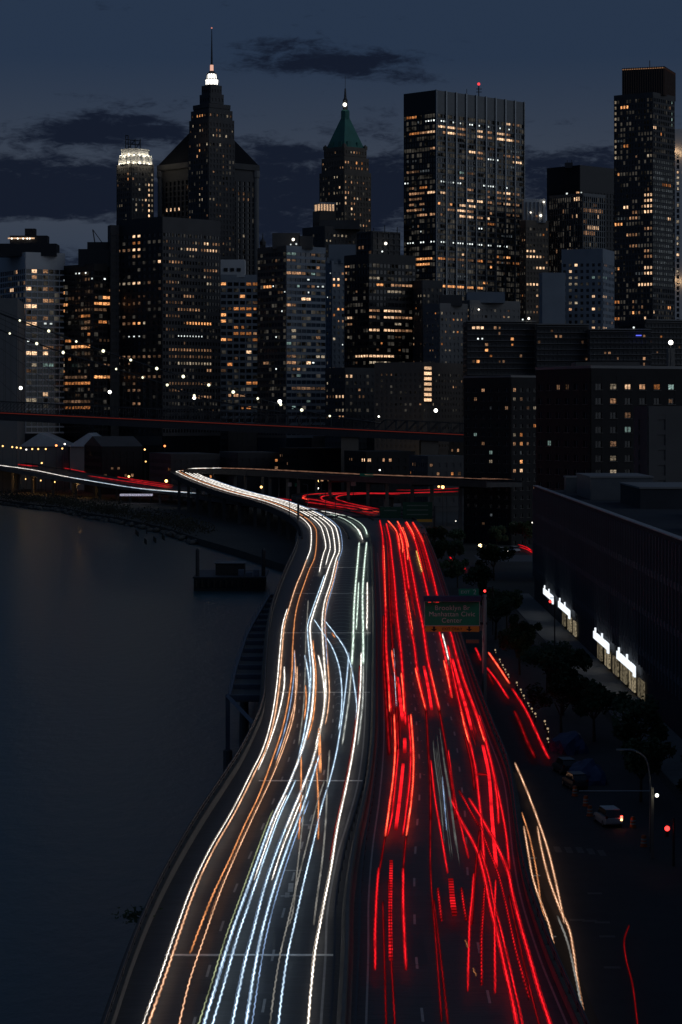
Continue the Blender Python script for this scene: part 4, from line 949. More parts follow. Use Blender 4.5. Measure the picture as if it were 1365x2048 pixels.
for x in (730, 748, 770, 795): MB().bar(Q(x, 466, 1452), Q(x, 450 + (x % 7), 1452), .3).build('mast', steel_dark, S2.root)
# --- G
G = tower('office_block', 'black block with bright warm ribbon floors in front of the black slab tower', 690, 738, 832, 507, 1355, 36, glass_dark)
G.facade(panel_black, 3.65, (2.6, 2.6), .14, .42, top=4, zmin=30)
G.hs = 0.62; G.lit([(780, 825, 370, 'O'), (850, 995, 372, 'w'), (835, 920, 407, 'y'), (735, 800, 523, 'w'), (820, 870, 521, 'W'), (885, 920, 522, 'W'), (735, 770, 562, 'w'), (820, 870, 558, 'W'), (880, 975, 560, 'w'), (885, 920, 598, 'y'), (735, 800, 637, 'W'), (820, 870, 636, 'W'), (885, 975, 638, 'w'), (740, 870, 757, 'W'), (665, 735, 757, 'W'), (665, 860, 790, 'y'), (690, 735, 830, 'w'),
       (610, 645, 558, 'W'), (610, 645, 597, 'w'), (585, 655, 875, 'W'), (535, 625, 1010, 'W'), (565, 625, 1108, 'w'), (740, 800, 335, 'y'), (610, 630, 660, 'y')], c4)
G.random_lit(28, 'dwyo', 17, 815)
G2 = tower('office_block', 'low dark block with lit lower windows left of the balconied beige building', 652, 690, 756, 735, 1280, 36, stone_dark)
G2.facade(stone_dark, 3.6, (2.8, 2.8), .4, .5, top=2, zmin=25); G2.lit([(535, 625, 1010, 'W'), (565, 625, 1108, 'w'), (585, 655, 875, 'W'), (545, 625, 1080, 'y')], c4); G2.random_lit(14, 'wyd', 18, 825)
# --- H: the black slab tower
H = tower('office_tower', 'tall black slab skyscraper striped with warm lit floors, right of centre', 808.5, 871, 1048, 180, 1500, 45, glass_dark)
H.facade(panel_grey, 3.42, (2.22, 2.22), .10, .30, top=13.5, zmin=60, proud=.25, wall_l=panel_black)  # left face in darker panels: its shaded side put into the colour
m = MB()
for i in range(10): H.fbox(m, 'r', max(0, H.Wr * i / 9 - .55), min(H.Wr, H.Wr * i / 9 + .55), 60, H.z1 + .3, 1.1)
m.build('column_fins', mat('aluminium_fins', (.24, .26, .28), .4, .6, noise_amt=.15), H.root)
Hseg = [(330, 400, 405, 'W'), (415, 485, 415, 'W'), (495, 565, 428, 'w'), (650, 705, 437, 'W'), (745, 795, 455, 'w'), (810, 880, 460, 'W'), (890, 950, 468, 'w'), (365, 395, 453, 'w'), (415, 485, 460, 'W'), (495, 565, 470, 'w'), (650, 705, 487, 'W'), (745, 780, 497, 'w'), (810, 880, 507, 'W'), (885, 955, 518, 'W'), (960, 1020, 535, 'd'),
        (895, 945, 365, 'W'), (960, 1020, 385, 'd'), (350, 390, 350, 'c'), (440, 460, 352, 'c'), (505, 525, 362, 'c'), (590, 630, 382, 'c'), (660, 690, 390, 'c'), (735, 770, 405, 'c'), (840, 860, 412, 'c'), (920, 935, 412, 'c'), (585, 640, 610, 'W'), (650, 715, 620, 'w'), (655, 705, 675, 'w'), (730, 850, 685, 'c'), (890, 945, 658, 'w'), (960, 1020, 662, 'w'), (960, 1030, 705, 'W'),
        (505, 545, 790, 'g'), (575, 635, 797, 'd'), (515, 555, 832, 'w'), (335, 380, 860, 'c'), (440, 525, 873, 'c'), (700, 720, 897, 'c'), (755, 835, 897, 'c'), (885, 930, 918, 'c'), (240, 315, 945, 'W'), (335, 400, 955, 'W'), (575, 635, 937, 'w'), (730, 775, 945, 'w'), (835, 865, 957, 'w'), (885, 940, 963, 'W'), (960, 1015, 967, 'd'), (730, 775, 995, 'w'), (835, 865, 1000, 'w'), (885, 940, 1008, 'w'),
        (570, 635, 1020, 'W'), (650, 715, 1030, 'W'), (730, 785, 1045, 'w'), (810, 865, 1050, 'd'), (885, 940, 1055, 'W'), (960, 1015, 1062, 'w'), (325, 340, 1050, 'O'), (425, 455, 1055, 'O'), (500, 560, 1063, 'W'), (580, 640, 1073, 'W'), (410, 475, 1103, 'w'), (490, 560, 1110, 'W'), (575, 635, 1115, 'w'), (730, 770, 1087, 'd'), (955, 975, 1105, 'w'),
        (335, 355, 1140, 'w'), (500, 560, 1155, 'W'), (570, 635, 1160, 'W'), (650, 715, 1172, 'w'), (725, 775, 1180, 'W'), (895, 945, 1147, 'd'), (955, 1020, 1155, 'd'), (770, 795, 1130, 'w'), (735, 810, 1225, 'o'), (660, 700, 1260, 'c'), (335, 385, 1375, 'c'), (450, 550, 1380, 'c'), (565, 630, 1388, 'c'), (645, 710, 1395, 'c'), (730, 790, 1400, 'c'), (810, 870, 1408, 'c'), (885, 930, 1412, 'c'),
        (525, 555, 1478, 'W'), (885, 950, 1510, 'O'), (835, 850, 1510, 'o'), (325, 395, 1520, 'o'), (410, 475, 1525, 'd'), (490, 550, 1530, 'd'), (565, 630, 1535, 'd'), (645, 710, 1540, 'o'), (725, 785, 1545, 'd'), (805, 860, 1550, 'd'), (880, 945, 1555, 'd'), (955, 1020, 1560, 'o'), (765, 785, 1590, 'O'), (320, 395, 1733, 'O'), (400, 465, 1738, 'O'), (475, 550, 1745, 'O'), (560, 625, 1747, 'O'), (640, 700, 1750, 'O'), (715, 750, 1753, 'O'),
        (50, 140, 312, 'o'), (205, 295, 348, 'c'), (85, 160, 468, 'o'), (160, 240, 458, 'w'), (240, 320, 448, 'W'), (265, 320, 592, 'w'), (50, 160, 785, 'd'), (35, 75, 880, 'c'), (80, 125, 920, 'd'), (175, 230, 915, 'o'), (80, 205, 962, 'w'), (80, 180, 1015, 'd'), (85, 130, 1067, 'w'), (175, 215, 1050, 'w'), (65, 200, 1107, 'w'), (155, 240, 1145, 'w'), (255, 295, 1135, 'w'), (165, 190, 1288, 'c'), (60, 120, 1385, 'c'), (175, 210, 1375, 'c'), (250, 300, 1370, 'c'), (105, 275, 1520, 'O'), (105, 250, 1565, 'O')]
H.hs = 0.6; H.lit(Hseg, cL); H.random_lit(85, 'bbdbb', 19, 600, run=5)
p = Q(958, 195, 1530); m = MB().bar(p, Q(958, 172, 1530), .4); 
for dy in (178, 184): m.bar(Q(953, dy, 1530), Q(964, dy, 1530), .25)
m.bar(Q(934, 192, 1530), Q(934, 178, 1530), .2); m.build('antenna_mast', steel_dark, H.root)
MB().ball(Q(958, 168, 1530), .9).build('warning_lamp', glow('warning_red', (1, .05, .06), 1.6), H.root)
# --- I
I_ = tower('office_tower', 'brown tower with warm rows of windows squeezed right of the black slab', 1040, 1052, 1097, 440, 1525, 25, stone_brown)
I_.facade(stone_brown, 3.5, (2.3, 2.3), .4, .5, top=3, zmin=60)
I_.lit([(800, 840, 712, 'W'), (800, 860, 730, 'W'), (840, 875, 765, 'W'), (800, 850, 832, 'W'), (845, 880, 870, 'W'), (845, 880, 913, 'w')], c2); I_.random_lit(16, 'wod', 21, 620, run=3)
on_roof(I_, 1048, 1092, 398, 442, stone_pale, 'crown', 3, 12)
for i, x in enumerate((1052, 1060, 1068, 1076, 1084)): on_roof(I_, x, x + 3, 404, 438, stone_grey, 'crown_pier', 2.4, 1)
roof_lamp(I_, 1088, 404, 'W', .6, 1527); roof_lamp(I_, 1082, 431, 'W', .8, 1527); roof_lamp(I_, 1062, 425, 'W', .5, 1527); roof_lamp(I_, 1074, 432, 'w', .6, 1527)
# --- J
J = tower('office_tower', 'black tower with pale fluted front, left of the tall porthole-window tower', 1095, 1160, 1228, 330, 1570, 44, panel_black)
J.facade(panel_black, 3.6, (3, 3), .1, .3, top=16, zmin=100); J.lit([(275, 300, 965, 'w'), (210, 220, 1005, 'c'), (312, 322, 1003, 'c')], c5)
on_roof(J, 1131, 1146, 325, 333, steel_dark, 'penthouse', 4, 5)
for x in (1135, 1144): MB().bar(Q(x, 328, 1576), Q(x, 320, 1576), .25).build('mast', steel_dark, J.root)
J2 = tower('office_tower', 'fluted grey tower front with warm window rows before the black tower', 1099, 1166, 1210, 386, 1530, 44, glass_dark)
J2.facade(panel_grey, 3.6, (1.9, 1.9), .38, .16, top=1.6, zmin=60, proud=.5, fins=True)
J2.lit([(230, 465, 1150, 'w'), (350, 435, 1277, 'W'), (250, 410, 1315, 'w'), (180, 190, 1162, 'w'), (280, 290, 1187, 'W'), (420, 435, 1203, 'W'), (370, 385, 1390, 'y'), (125, 140, 1448, 'w'), (200, 215, 1443, 'y'), (255, 295, 1030, 'W')], c5); J2.random_lit(22, 'dywd', 23, 560, run=2)
# --- K
K1 = tower('slab_building', 'blank blue-grey wall block below the fluted tower', 1080, 1085, 1131, 545, 1245, 6, stone_blue)
K1.facade(stone_blue, 3.3, (3, 3), .75, .6, top=30, zmin=60); K1.random_lit(6, 'wyo', 25, 660)
K2 = tower('apartment_tower', 'blue-grey apartment tower with few warm windows, left of the porthole-window tower', 1124, 1205, 1228, 497, 1260, 70, glass_dark)
K2.facade(stone_blue, 3.3, (3.0, 3.0), .5, .5, top=6, zmin=60)
K2.lit([(395, 435, 1650, 'g'), (465, 500, 1650, 'g'), (395, 435, 1775, 'W'), (465, 500, 1775, 'W'), (395, 435, 1897, 'W'), (240, 250, 1615, 'W'), (240, 250, 1657, 'y'), (280, 292, 1657, 'y'), (240, 250, 1697, 'y'), (280, 290, 1697, 'y'), (240, 250, 1822, 'y'), (280, 290, 1822, 'y'), (240, 250, 1903, 'w'), (395, 435, 2025, 'W'), (465, 500, 2025, 'W'), (275, 295, 1555, 'W'), (525, 540, 1818, 'w'), (525, 540, 1607, 'O'), (525, 540, 1985, 'w')], c5); K2.random_lit(6, 'dw', 26, 650)
# --- L: tall tower with rounded windows
L_ = tower('office_tower', 'tall tower of small rounded windows with set-back top near the right edge', 1229, 1306, 1349, 184, 1350, 52, glass_dark)
L_.facade(stone_dark, 3.13, (2.0, 2.0), .36, .36, top=2, zmin=50)
Lseg = [(590, 670, 372, 'O'), (830, 870, 545, 'W'), (895, 905, 595, 'o'), (780, 895, 1040, 'W'), (780, 895, 1080, 'W'), (780, 895, 1122, 'W'), (780, 895, 1165, 'W'), (615, 660, 1135, 'W'), (690, 720, 1175, 'w'), (665, 720, 1215, 'w'), (770, 860, 1290, 'w'), (555, 620, 1262, 'O'), (640, 720, 1335, 'w'), (660, 730, 1420, 'w'), (770, 830, 1455, 'w'), (770, 840, 1490, 'w'), (570, 605, 1590, 'O'), (770, 890, 1580, 'W'), (770, 885, 1625, 'W'), (730, 890, 1705, 'W'),
        (580, 600, 900, 'O'), (955, 980, 1218, 'W'), (910, 980, 970, 'o'), (630, 665, 660, 'o'), (800, 865, 735, 'y'), (550, 605, 1835, 'o'), (685, 710, 1835, 'w'), (685, 710, 1870, 'd'), (700, 715, 1915, 'O'), (550, 600, 1960, 'o'), (740, 755, 1912, 'w'), (835, 855, 1910, 'W'), (785, 800, 1950, 'W'), (955, 970, 1878, 'O'), (765, 775, 1875, 'w')]
for y in range(330, 780, 48): Lseg.append((566, 580, y, 'y'))
for y in range(320, 520, 48): Lseg.append((976, 990, y, 'g'))
L_.lit(Lseg, c5)
for y in range(790, 1720, 41):
    L_.lit([(845, 990, y, 'b')], c5)
L_.random_lit(26, 'bbdb', 27, 640, run=3)
b2 = tower('x', None, 1245, 1328, 1350, 133, 1356, 70); bpy.data.objects.remove(b2.root); b2.root = L_.root; b2.z0 = L_.z1 - 1
b2.core(panel_black, 'plant_storey'); m = MB()
for fc, W in (('r', b2.Wr), ('l', b2.Wl)):
    n = int(W / 1.3)
    for i in range(n + 1): b2.fbox(m, fc, max(0, W * i / n - .2), min(W, W * i / n + .2), b2.z0, b2.z1 + .2, .5)
m.build('plant_fins', mat('bronze_fins', (.16, .10, .07), .5, .5), L_.root)
m = MB()
for fc, W in (('r', b2.Wr), ('l', b2.Wl)): b2.fbox(m, fc, 0, W, b2.z1 - .9, b2.z1 - .5, .3, .1)
m.build('parapet_light', glow('parapet_glow', (1, .5, .25), .25), L_.root)
MB().bar(Q(1300, 140, 1362), Q(1300, 121, 1362), .25).build('mast', steel_dark, L_.root)
# --- M: floodlit pale tower cut by the right edge
M_ = tower('office_tower', 'pale ribbed tower floodlit from below, cut by the right edge', 1345, 1350, 1420, 258, 1450, 5, glass_dark)
M_.facade(stone_pale, 3.3, (3.3, 3), .52, .30, top=14, zmin=60, proud=.8, fins=True)
M_.random_lit(80, 'yyWy', 28, 560, run=2, faces='r')
def flood(b_, x, y, energy, Y, color=(1, .6, .3)):
    ld = bpy.data.lights.new('floodlight', 'POINT'); ld.energy = energy; ld.color = color; ld.shadow_soft_size = .6
    o = bpy.data.objects.new('floodlight', ld); col.objects.link(o); o.parent = b_.root; o.location = Q(x, y, Y) - b_.root.location
for (x, y) in ((1353, 302), (1362, 306), (1353, 560), (1362, 563)): flood(M_, x, y, 220, 1447)
# --- V: nondescript blocks under the black slab
V1 = tower('office_block', 'grey stepped block below the black slab tower, right of the ribbon-floored block', 848, 880, 935, 606, 1330, 35, stone_grey)
V1.facade(stone_grey, 3.4, (2.6, 2.6), .5, .55, top=3, zmin=30); V1.random_lit(26, 'wdoy', 31, 810, run=2)
on_roof(V1, 880, 925, 590, 608, stone_dark, 'penthouse', 4, 10)
V2 = tower('office_block', 'grey block with terrace lamp behind the long balconied slabs', 905, 940, 1040, 600, 1345, 30, stone_grey)
V2.facade(stone_grey, 3.4, (3, 3), .5, .55, top=3, zmin=60); V2.random_lit(10, 'wdy', 32, 645)
on_roof(V2, 935, 1010, 584, 602, stone_blue, 'vaulted_roof', 3, 14); roof_lamp(V2, 958, 619, 'W', .5)
V3 = tower('office_block', 'dark narrow block between ribbon-floored block and beige balconied building', 826, 845, 885, 560, 1365, 30, stone_dark)
V3.facade(stone_dark, 3.4, (2.8, 2.8), .5, .5, top=3, zmin=30); V3.random_lit(20, 'woyd', 33, 720, run=2)
U = tower('hotel_building', 'beige building with a column of glowing balconies above the bridge', 750, 846, 926, 724, 1215, 62, mat('beige_render', (.15, .13, .115), .85, noise_amt=.15))
U.facade(mat('beige_render', (.3, .26, .22)), 3.0, (3.4, 2.6), .55, .55, top=4, zmin=25); U.random_lit(10, 'yydw', 35, 815)
for i in range(7):
    u0, _ = U.hit(848, 760, 'r'); u1, _ = U.hit(862, 760, 'r'); z = CAMZ + (HZ - (736 + i * 10.6)) * U.C.y / F
    m = MB(); U.fbox(m, 'r', u0, u1, z - .75, z + .75, .42); m.build('balcony_light', WIN['W'], U.root)
    m = MB(); U.fbox(m, 'r', u0 - .2, u1 + .2, z - 1.1, z - .85, 1.3); m.build('balcony_slab', concrete, U.root)
# --- W: long balconied slabs
for i, (xl, xc, xr, yt, D, t, lab) in enumerate(((928, 935, 1072, 643, 1205, 4, 'left'), (1070, 1074, 1178, 649, 1200, 4, 'middle'), (1175, 1180, 1302, 659, 1195, 4, 'right'), (1240, 1290, 1420, 640, 1290, 20, 'rearmost'))):
    w = tower('apartment_slab', '%s long dark apartment slab with pale balcony edges, right side' % lab, xl, xc, xr, yt, D, t, stone_dark, 'balconied apartment slabs')
    w.facade(stone_dark, 2.8, (2.2, 2.2), .3, .3, top=1.5, zmin=40); w.hs = .7
    m = MB()
    for k in range(12):
        z = w.z1 - 1 - k * 2.8
        if z > 50: w.fbox(m, 'r', 0, w.Wr, z - .22, z, 1.5)
    m.build('balcony_edges', stone_grey, w.root); m2 = MB(); w.fbox(m2, 'r', 0, w.Wr, w.z1 - .2, w.z1 + .4, 1.7); m2.build('roof_edge', stone_grey, w.root)
    w.random_lit(12, 'wdod', 40 + i, 735, run=2)
    if i == 0: roof_lamp(w, 1058, 637, 'W', .6); roof_lamp(w, 1046, 639, 'c', .4); w.lit([(140, 200, 262, 'W'), (185, 200, 290, 'o'), (155, 200, 357, 'c'), (365, 380, 358, 'O'), (215, 230, 390, 'w'), (210, 235, 425, 'O'), (155, 165, 485, 'O')], c5b)
    if i == 2: roof_lamp(w, 1268, 655, 'c', .5); o = MB(); a, c = Q(1272, 670, 1194), Q(1283, 672, 1194); o.box(a.x, c.x, 1193, 1193.5, c.z, a.z); o.build('blue_sign', glow('blue_sign', (.12, .15, 1), 1.2), w.root)
# --- N: block with great hipped roof behind the crowned skyscraper
N_ = tower('office_tower', 'broad tower with heavy cornice and hipped roof behind the crowned skyscraper', 323, 405, 511, 331, 1680, 42, glass_dark)
N_.facade(stone_dark, 3.7, (4.5, 4.5), .5, .25, top=8, zmin=80, proud=.8); N_.lit([(645, 715, 822, 'W'), (935, 960, 672, 'y'), (640, 720, 633, 'y'), (930, 965, 630, 'y')], (0, 0, 1.95)); N_.random_lit(14, 'ydd', 51, 500)
m = MB(); m.prism(N_.corners(2.2), N_.z1 - .5, N_.z1 + 3.5); m.build('cornice', stone_dark, N_.root)
cc = (N_.corners()[0] + N_.corners()[2]) / 2
zt = CAMZ + (HZ - 232) * 1700 / F
m = MB(); m.prism(N_.corners(1.6), N_.z1 + 3.5, zt, [cc + (p - cc) * .10 for p in N_.corners(1.6)]); m.build('roof', mat('dark_roof', (.014, .015, .018), .9, spec=.1), N_.root)
m = MB()
for q in N_.corners(.3)[:2] + N_.corners(.3)[3:]: m.lathe((q.x, q.y), [(2.2, 80), (2.2, N_.z1 - 6), (2.8, N_.z1 - 5), (2.8, N_.z1 - .6)], 10)
m.build('corner_columns', stone_grey, N_.root)
# --- tiered towers
def tiers(name, label, cx, D, t, rows, m_, keys='wdy', n=20, seed=1, fh=3.6, bw=2.6, cut=None, ylow=500):
    """rows: (bottom row, top row, half width in columns)"""
    X0 = (cx - CX) * D / F; root = empty(name, (X0, D, 2), label, 'building'); out = []
    for i, (yb, yt, hw) in enumerate(rows):
        h = hw * D / F / (math.cos(R(t)) + math.sin(R(t))); c = Vector((X0, D, 0))
        ur = Vector((math.cos(R(t)), math.sin(R(t)), 0)); ul = Vector((-math.sin(R(t)), math.cos(R(t)), 0))
        b_ = Block(c - ur * h - ul * h, t, 2 * h, 2 * h, 2 if yb > 700 else CAMZ + (HZ - yb) * D / F, CAMZ + (HZ - yt) * D / F, root)
        b_.xc = CX + F * b_.C.x / b_.C.y
        MB().prism(b_.corners(), b_.z0, b_.z1).build('tier', m_, root)
        b_.facade(m_, fh, (bw, bw), .48, .42, top=1.2, zmin=110, proud=.35); out.append(b_)
        if i < 3 and n: b_.random_lit(max(1, int(n * (1, .4, .2)[i])), keys, seed + i, ylow, run=1)
    return root, out
O, ot = tiers('crowned_skyscraper', 'tallest stepped stone skyscraper with white glowing lantern and needle spire', 424, 1600, 40, [(1000, 282, 46), (282, 242, 44.5), (242, 223, 41), (223, 211, 37), (211, 190, 23.5), (190, 172, 19.5)], stone_dark, 'ddyd', 34, 60, ylow=520)
for b_ in ot[:3]:
    b_.lit([(548, 572, 1700, 'w'), (545, 575, 1775, 'O'), (505, 525, 1812, 'w'), (655, 670, 1712, 'y'), (500, 520, 1237, 'O'), (540, 560, 1235, 'O'), (570, 585, 1222, 'O'), (545, 565, 1325, 'W'), (885, 940, 1255, 'y'), (810, 830, 1585, 'y'), (900, 915, 1585, 'y')], (320, 40, 6.825))
zc = lambda y, D=1600: CAMZ + (HZ - y) * D / F
ax = O.location
m = MB().lathe((ax.x, ax.y), [(4.3, zc(173)), (4.2, zc(160)), (3.3, zc(159)), (2.9, zc(149)), (1.8, zc(146))], 12); m.build('lantern', glow('lantern_white', (1, .97, .9), 2.2, 'NONE'), O)
m = MB()
for k in range(12):
    a = 2 * math.pi * (k + .5) / 12; m.bar((ax.x + 4.5 * math.cos(a), ax.y + 4.5 * math.sin(a), zc(173)), (ax.x + 3.2 * math.cos(a), ax.y + 3.2 * math.sin(a), zc(148)), .28)
for y, r_ in ((172, 4.7), (160, 4.4), (148, 3.1)): m.lathe((ax.x, ax.y), [(r_, zc(y)), (r_, zc(y) + .5)], 12)
m.build('lantern_ribs', stone_dark, O)
MB().lathe((ax.x, ax.y), [(2.6, zc(148)), (1.9, zc(143)), (1.5, zc(142))], 10).build('lantern_cap', stone_dark, O)
MB().lathe((ax.x, ax.y), [(1.15, zc(142)), (1.1, zc(130))], 8).build('spire_beacon', glow('beacon_pink', (1, .55, .42), .8), O)
MB().lathe((ax.x, ax.y), [(.7, zc(130)), (.5, zc(100)), (.2, zc(57))], 8).build('spire', steel_dark, O)
MB().ball((ax.x, ax.y, zc(56)), .5).build('spire_lamp', glow('spire_red', (1, .35, .25), .7), O)
for (x, y) in ((381, 276), (388, 275), (411, 266), (419.5, 266), (459, 271)):
    ld = bpy.data.lights.new('floodlight', 'POINT'); ld.energy = 60; ld.color = (1, .72, .42); ld.shadow_soft_size = .4
    o = bpy.data.objects.new('floodlight', ld); col.objects.link(o); o.parent = O; o.location = Q(x, y, 1572 if 395 < x < 440 else 1583) - O.location
Qr, qt = tiers('green_roofed_skyscraper', 'skyscraper with steep green pyramid roof and lit lantern', 691, 1650, 42, [(1000, 347, 51), (347, 318, 46.5), (318, 297, 42)], stone_brown, 'wwyd', 34, 70, ylow=450)
qt[0].lit([(395, 415, 1440, 'W'), (465, 485, 1385, 'w'), (470, 505, 1612, 'W'), (455, 495, 1683, 'W'), (535, 550, 1755, 'W'), (575, 600, 1812, 'W'), (535, 550, 1815, 'w'), (345, 365, 1690, 'y'), (350, 368, 1562, 'y'), (540, 555, 1690, 'w'), (580, 595, 1690, 'w')], (620, 150, 6.607))
qt[1].lit([(590, 620, 1097, 'O'), (675, 690, 1105, 'o'), (640, 660, 1218, 'O'), (680, 695, 1222, 'o'), (748, 760, 1230, 'o')], (620, 150, 6.607))
zq = lambda y: CAMZ + (HZ - y) * 1650 / F
ax = Qr.location; cs = qt[2].corners(); cc = Vector((ax.x, ax.y, 0))
MB().prism([cc + (p - cc) * .9 for p in cs], zq(297), zq(236), [cc + (p - cc) * .2 for p in cs]).build('pyramid_roof', copper, Qr)
m = MB()
for q in cs: m.obox(cc + (q - cc) * .95, (math.cos(R(42)), math.sin(R(42))), 2.2, 2.2, zq(300), zq(293)); m.obox(cc + (q - cc) * .95, (math.cos(R(42)), math.sin(R(42))), 1.2, 1.2, zq(293), zq(290), .3)
m.build('pinnacles', stone_brown, Qr)
for s in (-1, 1):       # dormers at the foot of the roof
    for fc in 'rl':
        mm = MB(); W = qt[2].Wr; qt[2].fbox(mm, fc, W * (.5 + s * .22) - 1.6, W * (.5 + s * .22) + 1.6, zq(300), zq(286), -1.0, -4.5); mm.build('dormer', copper, Qr)
MB().lathe((ax.x, ax.y), [(2.9, zq(238)), (2.9, zq(223)), (2.3, zq(220))], 8).build('lantern_base', copper, Qr)
MB().lathe((ax.x, ax.y), [(1.6, zq(220)), (1.7, zq(215)), (1.6, zq(203)), (1.8, zq(201)), (.9, zq(196)), (.5, zq(178)), (.15, zq(176))], 8).build('spire', stone_dark, Qr)
MB().ball((ax.x - .3, ax.y - 1.9, zq(210)), 1.35).build('lantern_lamp', glow('lantern_lamp', (1, .95, .82), 3.0), Qr)
MB().bar((ax.x, ax.y, zq(177)), (ax.x, ax.y, zq(152)), .16).build('mast', steel_dark, Qr)
Pm = [(1000, 330, 37)]
P_, pt = tiers('floodlit_tower', 'slender tower with floodlit stepped crown and rooftop frame, upper left', 271, 1700, 38, Pm, stone_dark, 'dyb', 14, 80, ylow=440)
pt[0].lit([(800, 840, y, 'W') for y in range(1143, 1760, 98)] + [(850, 880, y, 'y') for y in range(900, 1700, 98)] + [(365, 380, 840, 'w'), (380, 410, 998, 'O'), (480, 500, 998, 'w'), (620, 645, 1150, 'y'), (725, 770, 1145, 'y'), (210, 285, 1540, 'y'), (745, 765, 1440, 'W')], (220, 260, 10.236))
ax = P_.location; zp = lambda y: CAMZ + (HZ - y) * 1700 / F
def octo(r_, t=22.5): return [(ax.x + r_ * math.cos(R(t + 45 * k)), ax.y + r_ * math.sin(R(t + 45 * k))) for k in range(8)]
MB().prism(octo(12.0), zp(331), zp(314), octo(11.6)).build('crown_tier', stone_pale, P_)
MB().prism(octo(10.6), zp(314), zp(302), octo(10.0)).build('crown_tier', stone_pale, P_)
MB().prism(octo(10.8), zp(302), zp(300)).build('crown_cornice', stone_pale, P_)
m = MB()
for k in range(24):
    a = 2 * math.pi * k / 24; m.bar((ax.x + 11.6 * math.cos(a), ax.y + 11.6 * math.sin(a), zp(331)), (ax.x + 11.2 * math.cos(a), ax.y + 11.2 * math.sin(a), zp(313)), .35, 5)
m.build('crown_ribs', stone_pale, P_)
for k in range(9):
    a = math.pi + math.pi * (k + .5) / 9
    for rr, y in ((12.9, 329), (11.6, 313)):
        ld = bpy.data.lights.new('floodlight', 'POINT'); ld.energy = 340; ld.color = (1, .86, .62); ld.shadow_soft_size = .3
        o = bpy.data.objects.new('floodlight', ld); col.objects.link(o); o.parent = P_; o.location = Vector((ax.x + rr * math.cos(a), ax.y + rr * math.sin(a), zp(y))) - P_.location
m = MB()
for x in (252, 257, 271, 281): m.bar(Q(x, 302, 1700), Q(x, 278 if x != 257 else 271, 1700), .4)
for a, c in (((252, 279), (281, 282)), ((252, 288), (281, 290)), ((252, 302), (271, 280)), ((252, 271), (257, 271)), ((271, 300), (281, 283)), ((252, 270), (252, 280)), ((262, 281), (262, 302))): m.bar(Q(*a, 1700), Q(*c, 1700), .35)
m.build('rooftop_frame', steel_dark, P_)
T_ = empty('church_spire', Q(526, 560, 1750), 'small dark cupola silhouette between the crowned skyscraper and the blue banded tower', 'building')
m = MB().obox((T_.location.x, 1750), (1, 0), 6, 6, 60, zc(505, 1750)).obox((T_.location.x, 1750), (1, 0), 4, 4, zc(505, 1750), zc(490, 1750)); m.lathe((T_.location.x, 1750), [(2.2, zc(490, 1750)), (2.4, zc(484, 1750)), (.5, zc(477, 1750)), (.15, zc(466, 1750))], 8); m.build('tower', stone_dark, T_)
for k_, (b_, fr) in enumerate(((A, .25), (B, .2), (C_, .28), (D_, .3), (E, .35), (F_, .3), (G, .35), (G2, .3), (H, .6), (I_, .35), (J2, .4), (K2, .25), (L_, .4), (N_, .15), (S1, .2), (V1, .3), (V2, .2), (V3, .3), (U, .25), (ot[0], .22), (qt[0], .3), (pt[0], .2))): faint(b_, fr, 500 + k_)
# ------------------------------------------------------------------ brick apartment houses, right
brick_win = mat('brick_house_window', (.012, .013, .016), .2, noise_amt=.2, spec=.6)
dk_me = bpy.data.meshes.new('window'); dk_me.from_pydata([(-.5, 0, -.5), (.5, 0, -.5), (.5, 0, .5), (-.5, 0, .5)], [], [(0, 1, 2, 3)]); dk_me.materials.append(brick_win)
def brick_house(label, xl, xc, xr, yt, D, t, fh, bw, seed, nlit, zmin, lit=(), crop=(0, 0, 1), dark=300, keys='dddwb'):
    b_ = tower('apartment_house', label, xl, xc, xr, yt, D, t, brick_win)
    b_.facade(brick, fh, bw, .58, .55, top=2.2, zmin=2, proud=.22)
    m = MB()
    for fc, W in (('r', b_.Wr), ('l', b_.Wl)): b_.fbox(m, fc, -.2, W + .2, b_.z1 - .4, b_.z1 + .25, .35)
    m.build('roof_coping', stone_grey, b_.root)
    b_.lit(lit, crop); b_.random_lit(nlit, keys, seed, HZ + (CAMZ - zmin) * F / D, run=1)
    n = 0
    sills = MB()
    for fc in 'rl':
        W = b_.Wr if fc == 'r' else b_.Wl; q = b_.bw[0 if fc == 'r' else 1]
        for k in range(b_.nfl):
            for i in range(int(round(W / q))):
                zz = b_.z1 - 2.2 - (k + 1) * fh
                if zz < zmin: continue
                b_.fbox(sills, fc, (i + .21) * q, (i + .79) * q, zz - .02, zz + .10, .42, .1)
                b_.fbox(sills, fc, (i + .485) * q, (i + .515) * q, zz + .1, zz + fh * .45, .14, .07)
    tag(sills.build('sills_and_mullions', dark_concrete, b_.root), kind='stuff')
    return b_
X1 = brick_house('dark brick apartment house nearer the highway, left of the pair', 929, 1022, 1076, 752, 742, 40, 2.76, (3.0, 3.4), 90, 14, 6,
    [(185, 200, 645, 'w'), (135, 155, 908, 'g'), (180, 200, 965, 'w'), (375, 388, 580, 'w'), (375, 388, 698, 'y'), (480, 505, 757, 'y'), (475, 505, 858, 'o'), (395, 412, 965, 'O'), (420, 455, 1068, 'O'), (395, 410, 1080, 'W'), (420, 455, 1125, 'O'), (375, 385, 1120, 'w'), (420, 455, 910, 'o'), (375, 388, 910, 'y'), (375, 388, 965, 'w'), (230, 245, 1015, 'g'), (235, 250, 1075, 'y'), (400, 412, 700, 'd'), (425, 455, 755, 'd')], c5b)
